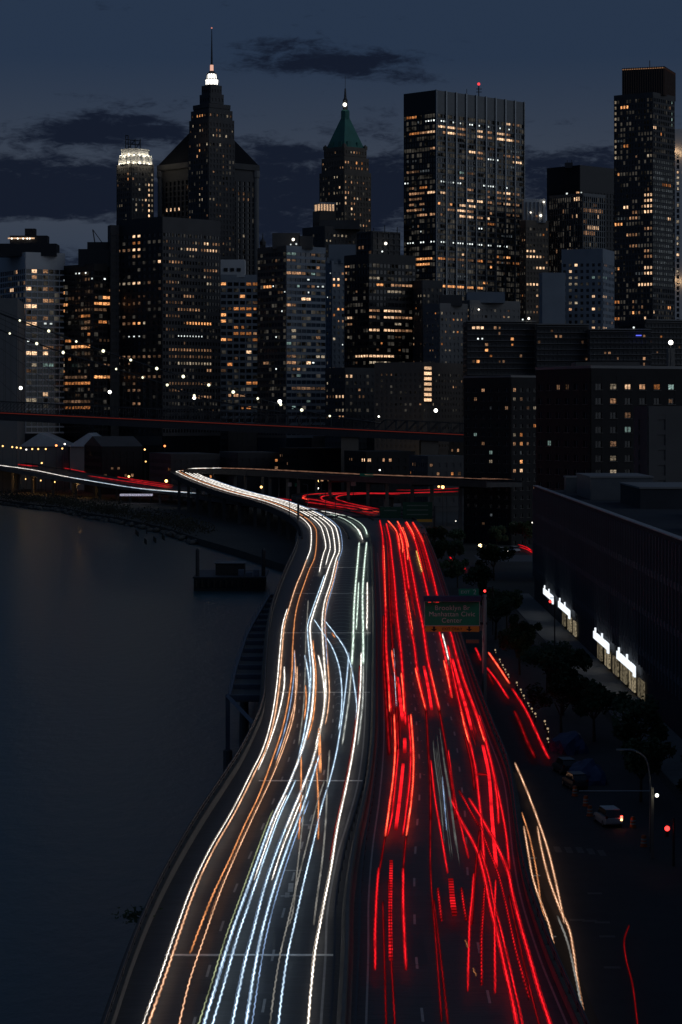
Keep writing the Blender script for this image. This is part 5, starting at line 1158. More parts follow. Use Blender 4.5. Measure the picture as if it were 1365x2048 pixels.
X2 = brick_house('larger dark brick apartment house behind the warehouse roof', 1074, 1182, 1385, 733, 575, 25, 3.42, (4.0, 4.6), 92, 8, 8,
    [(980, 990, 540, 'y'), (1130, 1180, 548, 'w'), (1230, 1252, 550, 'o'), (1050, 1100, 625, 'W'), (1125, 1180, 632, 'g'), (1230, 1252, 635, 'y'), (1305, 1345, 632, 'g'), (980, 992, 627, 'y'), (1045, 1095, 790, 'd'), (1045, 1095, 873, 'g'), (980, 990, 710, 'w'), (980, 990, 950, 'd'), (970, 990, 1200, 'w'), (1005, 1025, 1200, 'o'), (600, 625, 948, 'g'), (600, 630, 625, 'd'), (685, 710, 625, 'd'), (975, 990, 1040, 'y'), (975, 990, 1120, 'y')], c5b, keys='dddbb')
MB().box(*[Q(x, 0, 590).x for x in (1160, 1290)], 600, 612, X2.z1, X2.z1 + 1.6).build('lift_housing', dark_concrete, X2.root)
X3 = tower('plain_block', 'plain dark grey block in front of the larger brick house at the right edge', 1270, 1297, 1450, 812, 540, 20, stone_dark)
X3.facade(stone_dark, 3.4, (6, 6), .7, .3, top=2, zmin=6, proud=.2)
# big lamp with halo near the right edge, on the roof of the brick house
lampr = empty('rooftop_floodlight', Q(1342, 737, 590), 'brightest white lamp on a short mast above the brick roof at the right edge', 'lamp')
MB().bar(Q(1342, 740, 590), Q(1342, 690, 590), .12).build('mast', steel_dark, lampr)
MB().ball(Q(1342, 685, 589.5), .55, 12, 8).build('lamp_head', glow('flood_white', (1, .95, .88), 6, 'FRONT'), lampr)
MB().box(*[Q(x, 0, 600).x for x in (1337, 1350)], 600, 603, Q(0, 737, 600).z, Q(0, 697, 600).z).build('lamp_cabin', concrete, lampr)
# ------------------------------------------------------------------ low waterfront buildings under the bridge
rl = random.Random(77)
LOW = [(-20, 60, 862, 1420), (58, 150, 868, 1400), (148, 225, 852, 1410), (222, 300, 866, 1380), (298, 372, 858, 1390), (368, 440, 868, 1370), (436, 520, 856, 1380), (515, 600, 866, 1340), (596, 660, 872, 1310), (655, 740, 866, 1290), (735, 800, 874, 1260), (795, 860, 866, 1270), (855, 935, 872, 1240)]
LOWL = ['first', 'second', 'third', 'fourth', 'fifth', 'sixth', 'seventh', 'eighth', 'ninth', 'tenth', 'eleventh', 'twelfth', 'thirteenth']
for i, (xl, xr, yt, D) in enumerate(LOW):
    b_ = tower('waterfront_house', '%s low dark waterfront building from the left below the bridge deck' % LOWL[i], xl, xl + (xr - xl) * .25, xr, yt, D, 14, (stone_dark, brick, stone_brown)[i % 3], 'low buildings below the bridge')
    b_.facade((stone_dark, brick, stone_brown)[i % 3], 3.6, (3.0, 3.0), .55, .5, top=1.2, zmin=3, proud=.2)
    b_.random_lit(9, 'wddoyW' if i % 2 else 'wdd', 300 + i, 935, ytop=885, run=4)
NEAR_LOW = [(170, 285, 893, 1215, brick), (440, 560, 905, 1150, stone_dark), (560, 690, 897, 1120, brick), (690, 830, 903, 1060, brick), (820, 940, 912, 1000, stone_dark), (300, 440, 908, 1160, stone_dark)]
for i, (xl, xr, yt, D, m_) in enumerate(NEAR_LOW):
    b_ = tower('waterfront_house', ('gabled brick market house left of the ramp bend', 'dark low house behind the ramp bend', 'brick low house above the far level ramp', 'brick low house with two lit windows above the red loop', 'dark low house next to the brick apartment house', 'dark low house just left of the ramp bend')[i], xl, xl + (xr - xl) * .3, xr, yt, D, 16, m_, 'nearer low buildings behind the ramp')
    b_.facade(m_, 3.6, (3.2, 3.2), .5, .5, top=1.2, zmin=3, proud=.2)
    b_.random_lit(7, 'ddwo', 330 + i, 950, run=2)
    if i == 0:
        c = b_.corners(.3); mid = [(c[0] + c[3]) / 2 + Vector((0, 0, b_.z1 + 5)), (c[1] + c[2]) / 2 + Vector((0, 0, b_.z1 + 5))]
        MB().add([(q.x, q.y, b_.z1 + .05) for q in c] + mid, [(0, 1, 5, 4), (2, 3, 4, 5), (1, 2, 5), (3, 0, 4), (3, 2, 1, 0)]).build('gable_roof', stone_dark, b_.root)
    if i == 3: b_.lit([(725, 733, 915, 'W'), (738, 745, 915, 'W')])
for i, (xl, xm, xr, ye, yt, D) in enumerate(((42, 80, 138, 893, 866, 1305), (140, 178, 212, 893, 866, 1295))):
    r = empty('market_shed', Q((xl + xr) / 2, 905, D), ('pale-roofed waterfront shed, left of the two', 'pale-roofed waterfront shed, right of the two')[i], 'shed', 'pale-roofed sheds')
    a, c, p = Q(xl, ye, D), Q(xr, ye, D), Q(xm, yt, D)
    MB().box(a.x, c.x, D, D + 40, 2, a.z).build('wall', stone_grey, r)
    MB().add([(a.x - 1, D - 1, a.z), (c.x + 1, D - 1, a.z), (c.x + 1, D + 41, a.z), (a.x - 1, D + 41, a.z), (p.x, D - 1, p.z), (p.x, D + 41, p.z)], [(0, 1, 4), (1, 2, 5, 4), (2, 3, 5), (3, 0, 4, 5), (0, 3, 2, 1)]).build('roof', mat('pale_membrane', (.34, .42, .50), .7), r)
# ================================================================== SUSPENSION BRIDGE
BY = 1105.0
def deck_y(px): return 818 + (px / 930.0) * 44
br = empty('suspension_bridge', Q(400, 1000, BY), 'long dark suspension bridge crossing behind the ramp, its cables falling to the right', 'bridge')
xs = [Q(x, 0, BY).x for x in (-300, 1100)]
za, zb = Q(0, deck_y(-300), BY).z, Q(0, deck_y(1100), BY).z
def zdeck(X): return za + (zb - za) * (X - xs[0]) / (xs[1] - xs[0])
def slab(y0, y1, d0, d1): 
    m = MB(); m.add([(xs[0], y0, za + d0), (xs[1], y0, zb + d0), (xs[1], y1, zb + d0), (xs[0], y1, za + d0), (xs[0], y0, za + d1), (xs[1], y0, zb + d1), (xs[1], y1, zb + d1), (xs[0], y1, za + d1)],
                    [(3, 2, 1, 0), (4, 5, 6, 7), (0, 1, 5, 4), (1, 2, 6, 5), (2, 3, 7, 6), (3, 0, 4, 7)]); return m
slab(BY, BY + 26, -3.4, -1.2).build('deck', steel_dark, br)
slab(BY - .5, BY, -5.2, -2.8).build('girder', steel_dark, br)
for yy in (BY, BY + 13, BY + 25.5):
    slab(yy, yy + .4, 3.2, 3.7).build('truss_chord', steel_dark, br); m = MB(); X = xs[0]; k = 0
    while X < xs[1] - 6:
        m.bar((X, yy + .2, zdeck(X) - 1.2), (X, yy + .2, zdeck(X) + 3.4), .16, 4); m.bar((X, yy + .2, zdeck(X) - 1.2), (X + 5, yy + .2, zdeck(X) + 3.4), .12, 4); X += 5
    m.build('truss_web', steel_dark, br)
C1p = [(-260, 520), (-120, 580), (40, 641), (98, 662), (153, 683), (207, 702), (262, 720), (314, 737), (367, 753), (418, 770), (467, 784), (516, 797), (562, 809), (604, 820), (660, 832), (760, 846)]
C2p = [(-260, 565), (-120, 614), (20, 667), (74, 687), (127, 705), (180, 722), (233, 738), (286, 755), (335, 770), (389, 791), (440, 803), (500, 815), (560, 824)]
for pts, yy in ((C1p, BY), (C2p, BY + 26)):
    MB().path(catmull([Q(x, y, yy) for x, y in pts], 4), .38, 6).build('main_cable', steel_dark, br)
    m = MB()
    T = [(Q(x, y, yy).x, Q(x, y, yy).z) for x, y in pts]; X = T[1][0]
    while X < T[-1][0]: m.bar((X, yy, lerp_table(T, X)), (X, yy, zdeck(X)), .07, 4); X += 3
    tag(m.build('suspender_ropes', steel_dark, br), kind='stuff')
# diagonal stays
m = MB()
for i in range(9): m.bar(Q(-250, 520, BY), Q(60 + 62 * i, deck_y(60 + 62 * i) - 2, BY), .09, 4)
m.build('stay_ropes', steel_dark, br)
m = MB(); m.add([(xs[0], BY - .55, za - 1.9), (xs[1], BY - .55, zb - 1.9), (xs[1], BY - .55, zb - 1.6), (xs[0], BY - .55, za - 1.6), (xs[0], BY - .7, za - 1.9), (xs[1], BY - .7, zb - 1.9), (xs[1], BY - .7, zb - 1.6), (xs[0], BY - .7, za - 1.6)], [(0, 1, 2, 3), (7, 6, 5, 4), (4, 5, 1, 0), (3, 2, 6, 7), (0, 3, 7, 4), (1, 5, 6, 2)])
tag(m.build('light_streak', glow('bridge_traffic', (1, .12, .08), .085, 'NONE', flicker=0)), 'dull red streak of traffic light along the bridge deck', 'light streak')
cable_lamp = glow('cable_lamp', (1, .96, .66), 2.0, 'NONE')
ORD = ['first', 'second', 'third', 'fourth', 'fifth', 'sixth', 'seventh', 'eighth', 'ninth', 'tenth', 'eleventh', 'twelfth', 'thirteenth']
def cable_light(px, py, yy, label, r_=.62, m_=cable_lamp):
    p = Q(px, py, yy - 1.0); r = empty('cable_lamp', p, label, 'lamp', 'necklace lamps on the bridge cables')
    MB().ball(p, r_ * (.75 + .5 * ((px * 7) % 10) / 10), 10, 6).build('globe', m_, r); MB().bar(p, p + Vector((0, 1, 1.2)), .08, 4).build('bracket', steel_dark, r)
for i, (x, y) in enumerate(C1p[2:15]): cable_light(x, y, BY, '%s round lamp from the left on the upper bridge cable' % ORD[i])
for i, (x, y) in enumerate([q for q in C2p[2:10] if q[0] != 180]): cable_light(x, y, BY + 26, '%s round lamp from the left on the lower bridge cable' % ORD[i])
for (x, y, lab, rr) in ((42, 776, 'bright white lamp low at the left above the bridge deck', .8), (220, 784, 'bright white lamp above the bridge deck below the black glass block', .8), (389, 796, 'white lamp just under the lower cable end', .7), (560, 803, 'brightest warm lamp above the middle of the bridge deck', .9), (872, 821, 'bright lamp above the bridge deck near the brick house', .85), (758, 833, 'tiny white lamp on the bridge deck below the beige building', .4)):
    p = Q(x, y, BY - 2); r = empty('deck_lamp', Vector((p.x, p.y + 2, zdeck(p.x))), lab, 'lamp', 'lamps on the bridge deck')
    MB().bar((p.x, BY - .3, zdeck(p.x) - 1.5), (p.x, BY - .3, p.z), .1, 5).bar((p.x, BY - .3, p.z), p, .08, 5).build('pole', steel_dark, r); MB().ball(p, rr, 10, 6).build('lamp_head', glow('deck_lamp', (1, .96, .85), 4.5), r)
for i, px in enumerate((860, 700)):
    X = Q(px, 0, BY).x; r = empty('bridge_pier', (X, BY + 13, 2), ('masonry bridge pier at the right', 'masonry bridge pier left of the other')[i], 'pier', 'masonry piers of the bridge')
    MB().box(X - 4, X + 4, BY + 1, BY + 25, 2, zdeck(X) - 3.5).build('shaft', stone_brown, r); MB().box(X - 4.6, X + 4.6, BY + .6, BY + 25.4, zdeck(X) - 5, zdeck(X) - 3.6).build('cap', stone_brown, r)

# ================================================================== WAREHOUSE WITH ILLUMINATED SIGNS, right
WX, WZ = 42.0, 26.6
wh = empty('warehouse', (WX, 330, 2), 'big dark ribbed warehouse with white illuminated signs, right', 'building')
wall_dark = mat('dark_precast', (.045, .05, .058), .95, spec=.12, noise_amt=.3, noise_scale=.2)
MB().box(WX, WX + 45, 110, 525, 2, WZ - .9).build('body', wall_dark, wh)
MB().box(WX - .1, WX + .5, 109.9, 525.1, WZ - .9, WZ).build('parapet', wall_dark, wh)
pil = bpy.data.meshes.new('pilaster'); mm = MB().box(-.45, 0, -.35, .35, 5.0, WZ - 2.6); pil.from_pydata(mm.v, [], mm.f); pil.materials.append(mat('precast_rib', (.11, .12, .135), .9, spec=.12, noise_amt=.3, noise_scale=.3))
slot = bpy.data.meshes.new('slot_window'); mm = MB().box(-.06, 0, -.55, .55, 8.0, WZ - 5); slot.from_pydata(mm.v, [], mm.f); slot.materials.append(glass_dark)
cop = bpy.data.meshes.new('coping_piece'); mm = MB().box(-.3, .7, -2.35, 2.35, WZ - 2, WZ - 1.85); cop.from_pydata(mm.v, [], mm.f); cop.materials.append(mat('pale_coping', (.30, .30, .31), .6, noise_amt=.3, noise_scale=.4))
Y = 150
while Y < 525:
    add_object('pilaster', pil, wh, (0, Y - 330, 0)); add_object('slot_window', slot, wh, (0, Y + 1.6 - 330, 0)); Y += 3.2
for z_b in (8.6, 14.4, 20.2): MB().box(WX - .3, WX, 112, 524.5, z_b, z_b + .9).build('storey_band', MATS['precast_rib'], wh)
Y = 252.5
while Y < 523: add_object('coping_piece', cop, wh, (0, Y - 330, 0)); Y += 5.0
for (x0, x1, y0, y1, h, m_) in ((52, 70, 420, 450, 3.5, wall_dark), (48, 60, 465, 492, 4.2, panel_grey), (58, 80, 360, 395, 3.0, wall_dark), (50, 62, 330, 345, 2.2, panel_grey), (47, 50, 505, 509, 3.2, panel_grey), (52, 55, 500, 504, 2.8, panel_grey)):
    MB().box(x0, x1, y0, y1, WZ - .9, WZ - .9 + h).build('roof_plant', m_, wh)
    MB().box(x0 - .2, x1 + .2, y0 - .2, y1 + .2, WZ - .9 + h, WZ - .6 + h).build('roof_plant_cap', stone_grey, wh)
MB().box(46, 70, 292, 322, WZ - .5, WZ - .2).build('roof_canopy', stone_grey, wh)
def WY(px): return WX * F / (px - CX)
shop = glow('shop_window', (1, .82, .52), .16, 'NONE', .5, True)
for (a, c) in ((1130, 1135), (1141, 1147), (1152, 1157), (1201, 1209), (1216, 1225), (1232, 1242), (1248, 1259), (1265, 1276), (1283, 1294)):
    ya, yb = WY(c), WY(a); w = MB().box(WX - .5, WX - .25, ya, yb, 2.7, 5.25).build('shop_window', shop, wh)
    MB().box(WX - .56, WX - .51, (ya + yb) / 2 - .15, (ya + yb) / 2 + .15, 2.7, 5.25).box(WX - .58, WX - .52, ya, yb, 2.5, 2.72).build('window_frame', concrete, w)
sign_glow = glow('sign_white', (.86, .93, 1), 1.15, 'NONE')
for i, (a, c) in enumerate(((1096.5, 1116), (1127, 1150), (1199, 1229.5), (1246.5, 1283.5))):
    ya, yb = WY(c), WY(a); n = 11; step = (yb - ya) / n
    r = empty('illuminated_sign', (WX - .6, (ya + yb) / 2, 5.6), ('far smallest', 'second', 'third', 'near largest')[i] + ' white glowing letter sign on the warehouse wall', 'sign', 'glowing letter signs')
    MB().box(WX - .72, WX - .5, ya, yb, 5.62, 5.74).build('sign_rail', steel_dark, r)
    rs = random.Random(4)
    for k in range(n):           # unreadable at this distance: rounded lowercase-like strokes
        y1 = yb - k * step; m = MB(); x0, x1 = WX - 1.0, WX - .75; w = step * .86; zb_ = 5.75; h = 1.15
        tall = k in (1, 6); low = k in (10,)
        m.box(x0, x1, y1 - .34 * w, y1 - .02 * w, zb_ - (.45 if low else 0), zb_ + (1.85 if tall else h))
        m.box(x0, x1, y1 - w, y1 - .68 * w, zb_ - (.45 if low else 0), zb_ + h * .95)
        if k % 3 != 1: m.box(x0, x1, y1 - .68 * w, y1 - .34 * w, zb_ + h * .72, zb_ + h)
        if k % 3 != 2: m.box(x0, x1, y1 - .68 * w, y1 - .34 * w, zb_, zb_ + h * .28)
        if k % 4 == 0: m.box(x0, x1, y1 - .68 * w, y1 - .34 * w, zb_ + h * .42, zb_ + h * .58)
        m.build('letter', sign_glow, r)
# streets
st = tag(MB().box(17, 35, -100, 700, 1.9, 2.006).build('street_road', street_mat), kind='structure')
MB().box(36, 41.9, 120, 540, 1.95, 2.14).build('x', concrete).name = 'pavement'
tag(bpy.data.objects['pavement'], kind='structure')
tag(MB().box(38, 120, 660, 690, 1.9, 2.01).build('side_street_road', mat('paler_asphalt', (.10, .10, .105), .8)), kind='structure')
for (x, y) in ((1138, 1700), (1160, 1700), (1182, 1703), (1116, 1699), (1204, 1706)):
    p = P(x, y, 2); MB().box(p.x - .3, p.x + .3, p.y - 1.5, p.y + 1.5, 2.008, 2.013).build('crosswalk_bar', mat('worn_street_paint', (.11, .11, .11), .8), st)
for (x, y) in ((1190, 1787), (1155, 1840), (1180, 1842), (1205, 1845), (1215, 1873), (1225, 1935)):
    p = P(x, y, 2); MB().box(p.x - .6, p.x + .6, p.y - .35, p.y + .35, 2.008, 2.013).build('worn_street_mark', mat('worn_street_paint', (.11, .11, .11), .8), st)

# ================================================================== SIGNS OVER THE HIGHWAY
sign_green = mat('sign_green', (.004, .20, .11), .55, noise_amt=.15); sign_white = mat('sign_lettering', (.45, .48, .46), .5, noise_amt=.05); sign_yellow = mat('sign_yellow', (.55, .26, .03), .5, noise_amt=.1); sign_blue = mat('walkway_blue', (.02, .028, .075), .6, noise_amt=.2); sign_black = mat('sign_black', (.01, .01, .01), .6)
def text(parent, body, x, y, z, size, m_, align='CENTER'):
    cu = bpy.data.curves.new('sign_text', 'FONT'); cu.body = body; cu.size = size; cu.extrude = .008; cu.align_x = align; cu.align_y = 'CENTER'; cu.materials.append(m_); cu.space_character = 1.06
    tmp = bpy.data.objects.new('lettering', cu); col.objects.link(tmp); dg = bpy.context.evaluated_depsgraph_get(); me = bpy.data.meshes.new_from_object(tmp.evaluated_get(dg)); bpy.data.objects.remove(tmp); me.name = 'lettering'
    o = add_object('lettering', me, parent); l0 = root_loc(parent)
    o.location = (x - l0.x, y - l0.y, z - l0.z); o.rotation_euler = (R(90), 0, 0); return o
GY = 289.0
gz = lambda y: CAMZ + (HZ - y) * GY / F
gx = lambda x: (x - CX) * GY / F
g = empty('highway_sign', (gx(966), GY, 10), 'green overhead sign reading Brooklyn Br Manhattan Civic Center on the street side', 'sign')
MB().box(gx(850), gx(959.5), GY, GY + .12, gz(1251.5), gz(1203)).build('panel', sign_green, g)
m = MB()
for (a, c, d, e) in ((849.3, 960.2, 1202.4, 1203.4), (849.3, 960.2, 1251, 1252), (849.3, 850.3, 1203.4, 1251), (959.2, 960.2, 1203.4, 1251)): m.box(gx(a), gx(c), GY - .03, GY + .05, gz(e), gz(d))
m.build('panel_border', sign_white, g)
MB().box(gx(851), gx(959), GY, GY + .12, gz(1263.5), gz(1252.3)).build('exit_only_panel', sign_yellow, g)
text(g, 'Brooklyn Br', gx(905), GY - .02, gz(1216), .80, sign_white); text(g, 'Manhattan Civic', gx(904.5), GY - .02, gz(1228.5), .80, sign_white); text(g, 'Center', gx(904), GY - .02, gz(1241), .80, sign_white)
text(g, 'EXIT ONLY', gx(905), GY - .02, gz(1258), .46, sign_black)
for x in (868.5, 939):
    m = MB(); cx = gx(x); m.add([(cx - .38, GY - .02, gz(1258)), (cx, GY - .02, gz(1263)), (cx + .38, GY - .02, gz(1258))], [(0, 1, 2)]); m.box(cx - .12, cx + .12, GY - .03, GY - .01, gz(1258), gz(1253)); m.build('arrow', sign_black, g)
MB().box(gx(918), gx(958), GY, GY + .12, gz(1191), gz(1177.5)).build('exit_tab', sign_green, g)
text(g, 'EXIT', gx(931), GY - .02, gz(1184.5), .5, sign_white); text(g, '2', gx(950), GY - .02, gz(1184.5), .85, sign_white)
MB().box(gx(847), gx(962), GY - .9, GY + .3, gz(1202), gz(1191.5)).build('walkway', sign_blue, g)
MB().box(gx(849), gx(975), GY + .35, GY + .7, gz(1200), gz(1194)).box(gx(849), gx(975), GY + .35, GY + .7, gz(1250), gz(1245)).build('truss_arm', steel_dark, g)
MB().lathe((gx(970), GY + .55), [(.28, 2), (.28, gz(1190))], 10).build('post', galvanised, g)
m = MB().bar((gx(963), GY + .5, gz(1262)), (gx(963), GY + .5, gz(1212)), .09).bar((gx(969), GY + .3, gz(1262)), (gx(969), GY + .3, gz(1212)), .09); m.build('ladder_rails', galvanised, g)
MB().box(gx(933), gx(958), GY - .4, GY + .3, gz(1286), gz(1279)).build('lamp_box', mat('rusty_box', (.16, .09, .06), .8), g)
MB().ball((gx(868), GY - .92, gz(1203)), .05).build('glowing_reflector', glow('emissive_tail_glint', (1, .03, .03), .5), g); MB().box(gx(856), gx(862), GY - .94, GY - .91, gz(1204), gz(1202.5)).box(gx(871), gx(878), GY - .94, GY - .91, gz(1204), gz(1202.5)).build('glowing_tail_reflector', glow('emissive_tail_glint', (1, .03, .03), .5), g)  # red glints put in as emission; nothing is reflected here
# far gantry
FY = 742.0; fz = lambda y: CAMZ + (HZ - y) * FY / F; fx_ = lambda x: (x - CX) * FY / F
g = empty('sign_gantry', (fx_(868), FY, 10), 'far overhead gantry with two dark green signs over the red lanes', 'sign')
for (a, c, d, e) in ((760, 802, 1014, 1037), (806, 865, 1004, 1038)):
    pnl = MB().box(fx_(a), fx_(c), FY, FY + .2, fz(e), fz(d)).build('panel', mat('old_sign_green', (.004, .045, .026), .7, noise_amt=.3), g)
    for k in range(3 if c > 850 else 1):
        yy = d + 7 + k * 9; MB().box(fx_(a + 8), fx_(c - 8), FY - .04, FY - .01, fz(yy + 1.2), fz(yy - 1.2)).build('text_line', mat('faded_lettering', (.09, .12, .10), .6), pnl)
MB().box(fx_(806), fx_(865), FY, FY + .2, fz(1044), fz(1038.5)).build('yellow_strip', sign_yellow, g)
MB().box(fx_(595), fx_(872), FY + .3, FY + .7, fz(1036), fz(1032)).box(fx_(595), fx_(872), FY + .3, FY + .7, fz(1022), fz(1019)).build('truss', steel_dark, g)
MB().lathe((fx_(870), FY + .5), [(.35, 2), (.35, fz(1012))], 8).lathe((fx_(597), FY + .5), [(.35, 2), (.35, fz(1008))], 8).build('posts', steel_dark, g)
MB().box(fx_(787), fx_(803), FY + .2, FY + .8, fz(1013), fz(1007)).build('control_box', panel_grey, g)
for i, (x0, x1, y0, y1, Y) in enumerate(((720, 747, 947, 961, 830), (702, 712, 964, 972, 845), (576, 584, 965, 973, 900), (590, 599, 966, 973, 900))):
    g = empty('road_sign', Q((x0 + x1) / 2, y1 + 12, Y), ('green sign above the far level ramp', 'small grey sign below the green one', 'small grey sign left of the red loop', 'small dark green sign beside the small grey one')[i], 'sign')
    a, c = Q(x0, y0, Y), Q(x1, y1, Y); MB().box(a.x, c.x, Y - .2, Y, c.z, a.z).build('panel', (sign_green, galvanised, galvanised, sign_green)[i], g); MB().bar(((a.x + c.x) / 2, Y + .15, a.z - .2), ((a.x + c.x) / 2, Y + .15, 14), .14).build('post', steel_dark, g)

# ================================================================== LAMPS
def street_lamp(px, py, label, color, strength, zhead=11.0, Y=None, r_=.32, zfoot=2.0, energy=0, arm=1.5, group='street lamps'):
    Y = Y or F * (CAMZ - zhead) / (py - HZ); p = Q(px, py, Y)
    r = empty('street_lamp', (p.x + arm, p.y, zfoot), label, 'street lamp', group)
    m = MB().lathe((p.x + arm, p.y), [(.16, zfoot), (.12, zfoot + .5), (.08, p.z + .2)], 8); m.build('post', steel_dark, r)
    if arm: MB().path(catmull([Vector((p.x + arm, p.y, p.z + .1)), Vector((p.x + arm * .5, p.y, p.z + .5)), Vector((p.x, p.y, p.z + .35))], 4), .06).build('arm', steel_dark, r)
    MB().box(p.x - .35, p.x + .35, p.y - .2, p.y + .2, p.z + r_ * .6, p.z + r_ * .6 + .15).build('lamp_hood', steel_dark, r)
    MB().ball(p, r_, 10, 6).build('lamp_bulb', glow('bulb_%.2f_%.2f_%.1f' % (color[1], color[2], strength), color, strength, 'NONE'), r)
    if energy:
        ld = bpy.data.lights.new('lamp_light', 'POINT'); ld.energy = energy; ld.color = color; ld.shadow_soft_size = .4
        o = bpy.data.objects.new('lamp_light', ld); col.objects.link(o); o.parent = r; o.location = (p.x - r.location.x, p.y - .4, p.z - .3 - zfoot)
WH, OR, RO = (1, .94, .82), (1, .55, .18), (1, .26, .08)
street_lamp(931, 1030, 'white lamp among the trees beside the brick house, left of two', WH, 5, 9, energy=2500)
street_lamp(991, 1027, 'white lamp among the trees beside the brick house, right of two', (1, .84, .6), 5, 9, energy=3000)
street_lamp(961, 1091, 'big amber lamp over the trees by the side street', (1, .72, .32), 6, 10, r_=.45, energy=2200)
street_lamp(1066, 1045, 'white lamp at the far corner of the warehouse', WH, 3, 9, r_=.22, Y=540, energy=80)
street_lamp(912, 1042, 'small white lamp left of the white pair', WH, 2, 7, r_=.2)
street_lamp(635, 962, 'amber lamp standing above the left tip of the red loop', OR, 4, 11, Y=905, r_=.55, energy=200)
street_lamp(636, 976.5, 'pale lamp under the amber one by the red loop', WH, 4, 11, Y=905, r_=.4, arm=.8)
street_lamp(728, 986, 'small amber lamp on the red loop', OR, 4, 13, Y=902, r_=.4)
street_lamp(886, 974, 'amber lamp at the right end of the red loop', OR, 4, 11, Y=870, r_=.6, energy=200)
street_lamp(878, 973, 'smaller amber lamp left of the right-end one', OR, 3, 11, Y=875, r_=.4)
street_lamp(760, 940, 'tiny white lamp above the far level ramp', WH, 3, 11, Y=960, r_=.35)
street_lamp(333, 962, 'big amber lamp beside the far viaduct, right', OR, 5, 11, r_=.7, energy=500)
street_lamp(258, 953, 'amber lamp beside the far viaduct, left', OR, 4, 11, r_=.6, energy=300)
street_lamp(523, 974, 'amber lamp behind the ramp', OR, 4, 11, Y=950, r_=.5)
street_lamp(530, 950, 'small white lamp above the ramp', WH, 3, 11, Y=960, r_=.35)
street_lamp(4, 957, 'amber lamp under the far viaduct at the left edge', OR, 3, 8, r_=.6, energy=300)
for i, x in enumerate((52, 82, 110, 158)):
    p = Q(x, 958 + i * 3, 1245 - i * 25); r = empty('viaduct_lamp', p, '%s amber lamp tucked under the far viaduct from the left' % ORD[i], 'lamp', 'lamps under the far viaduct')
    MB().ball(p, .35).build('lamp_bulb', MATS['bulb_0.55_0.18_3.0'], r); MB().bar(p, p + Vector((0, 0, 2)), .06).build('hanger', steel_dark, r)
    ld = bpy.data.lights.new('lamp_light', 'POINT'); ld.energy = 700; ld.color = OR; ld.shadow_soft_size = .4; o = bpy.data.objects.new('lamp_light', ld); col.objects.link(o); o.parent = r; o.location = (0, -2, 0)
for i, (x, y, c, k) in enumerate(((84, 926, OR, 3), (113, 891, RO, 4), (125, 897, OR, 3), (130, 888, WH, 4), (290, 899, OR, 4), (274, 887, WH, 4), (330, 892, RO, 3), (267, 878, RO, 2), (6, 892, OR, 3), (25, 894, OR, 3), (34, 895, OR, 3), (42, 896, OR, 3), (65, 898, OR, 3), (77, 898, OR, 3), (92, 898, OR, 3), (53, 899, WH, 2), (292, 923, OR, 2))):
    street_lamp(x, y, '%s waterfront lamp %s below the bridge' % ({OR: 'amber', RO: 'red-orange', WH: 'white'}[c], ('far left', 'left of the sheds', 'between the sheds', 'over the left shed', 'right of the gabled house', 'over the gabled house', 'right of the gabled house, further', 'above the gabled house', 'at the left edge', 'second from the left edge', 'third from the left edge', 'fourth from the left edge', 'fifth from the left edge', 'sixth from the left edge', 'seventh from the left edge', 'low between the left ones', 'below the gabled house')[i]), c, k, Y=1235 + (i % 5) * 8, r_=.45 if c is not RO else .55, arm=0, group='waterfront lamps')
# white glow of a stall on the bank
p = Q(280, 988, 1090); r = empty('lit_canopy', p, 'pale violet lit canopy on the bank under the far viaduct', 'canopy')
MB().box(Q(240, 0, 1090).x, Q(304, 0, 1090).x, 1090, 1096, Q(0, 992, 1090).z, Q(0, 988.5, 1090).z).build('canopy_strip', glow('canopy_glow', (.75, .72, .95), .5, 'NONE', .3, True), r)
for x in (242, 260, 280, 302): MB().bar(Q(x, 992, 1091), (Q(x, 0, 1091).x, 1091, 2), .15).build('canopy_post', steel_dark, r)
# flashes of a passing vehicle, put up as small globes on added posts
bl = glow('small_street_glow', (1, .72, .42), .42, 'NONE')
for i, (x, y) in enumerate(((991, 1299), (1000, 1318), (1006, 1329), (1011, 1338), (1017, 1348), (1034, 1364), (1042, 1378), (1048, 1390), (1057, 1405), (1064, 1416), (1071, 1426), (1090, 1441), (1096, 1456), (1096, 1476))):
    p = P(x, y, 3.2); r = empty('vehicle_flash', (p.x, p.y, 2), '%s small warm flash of a passing vehicle from the far end of the street row' % (ORD + ['fourteenth'])[i], 'vehicle flash', 'vehicle flashes along the street')
    MB().lathe((p.x, p.y), [(.12, 2), (.10, 2.9), (.14, 2.95)], 8).build('post', steel_dark, r)
    MB().ball((p.x, p.y, 3.12), .14, 8, 5).build('flash_globe', bl, r); MB().ball((p.x + .05, p.y, 2.72), .11, 8, 5).build('flash_globe', bl, r)
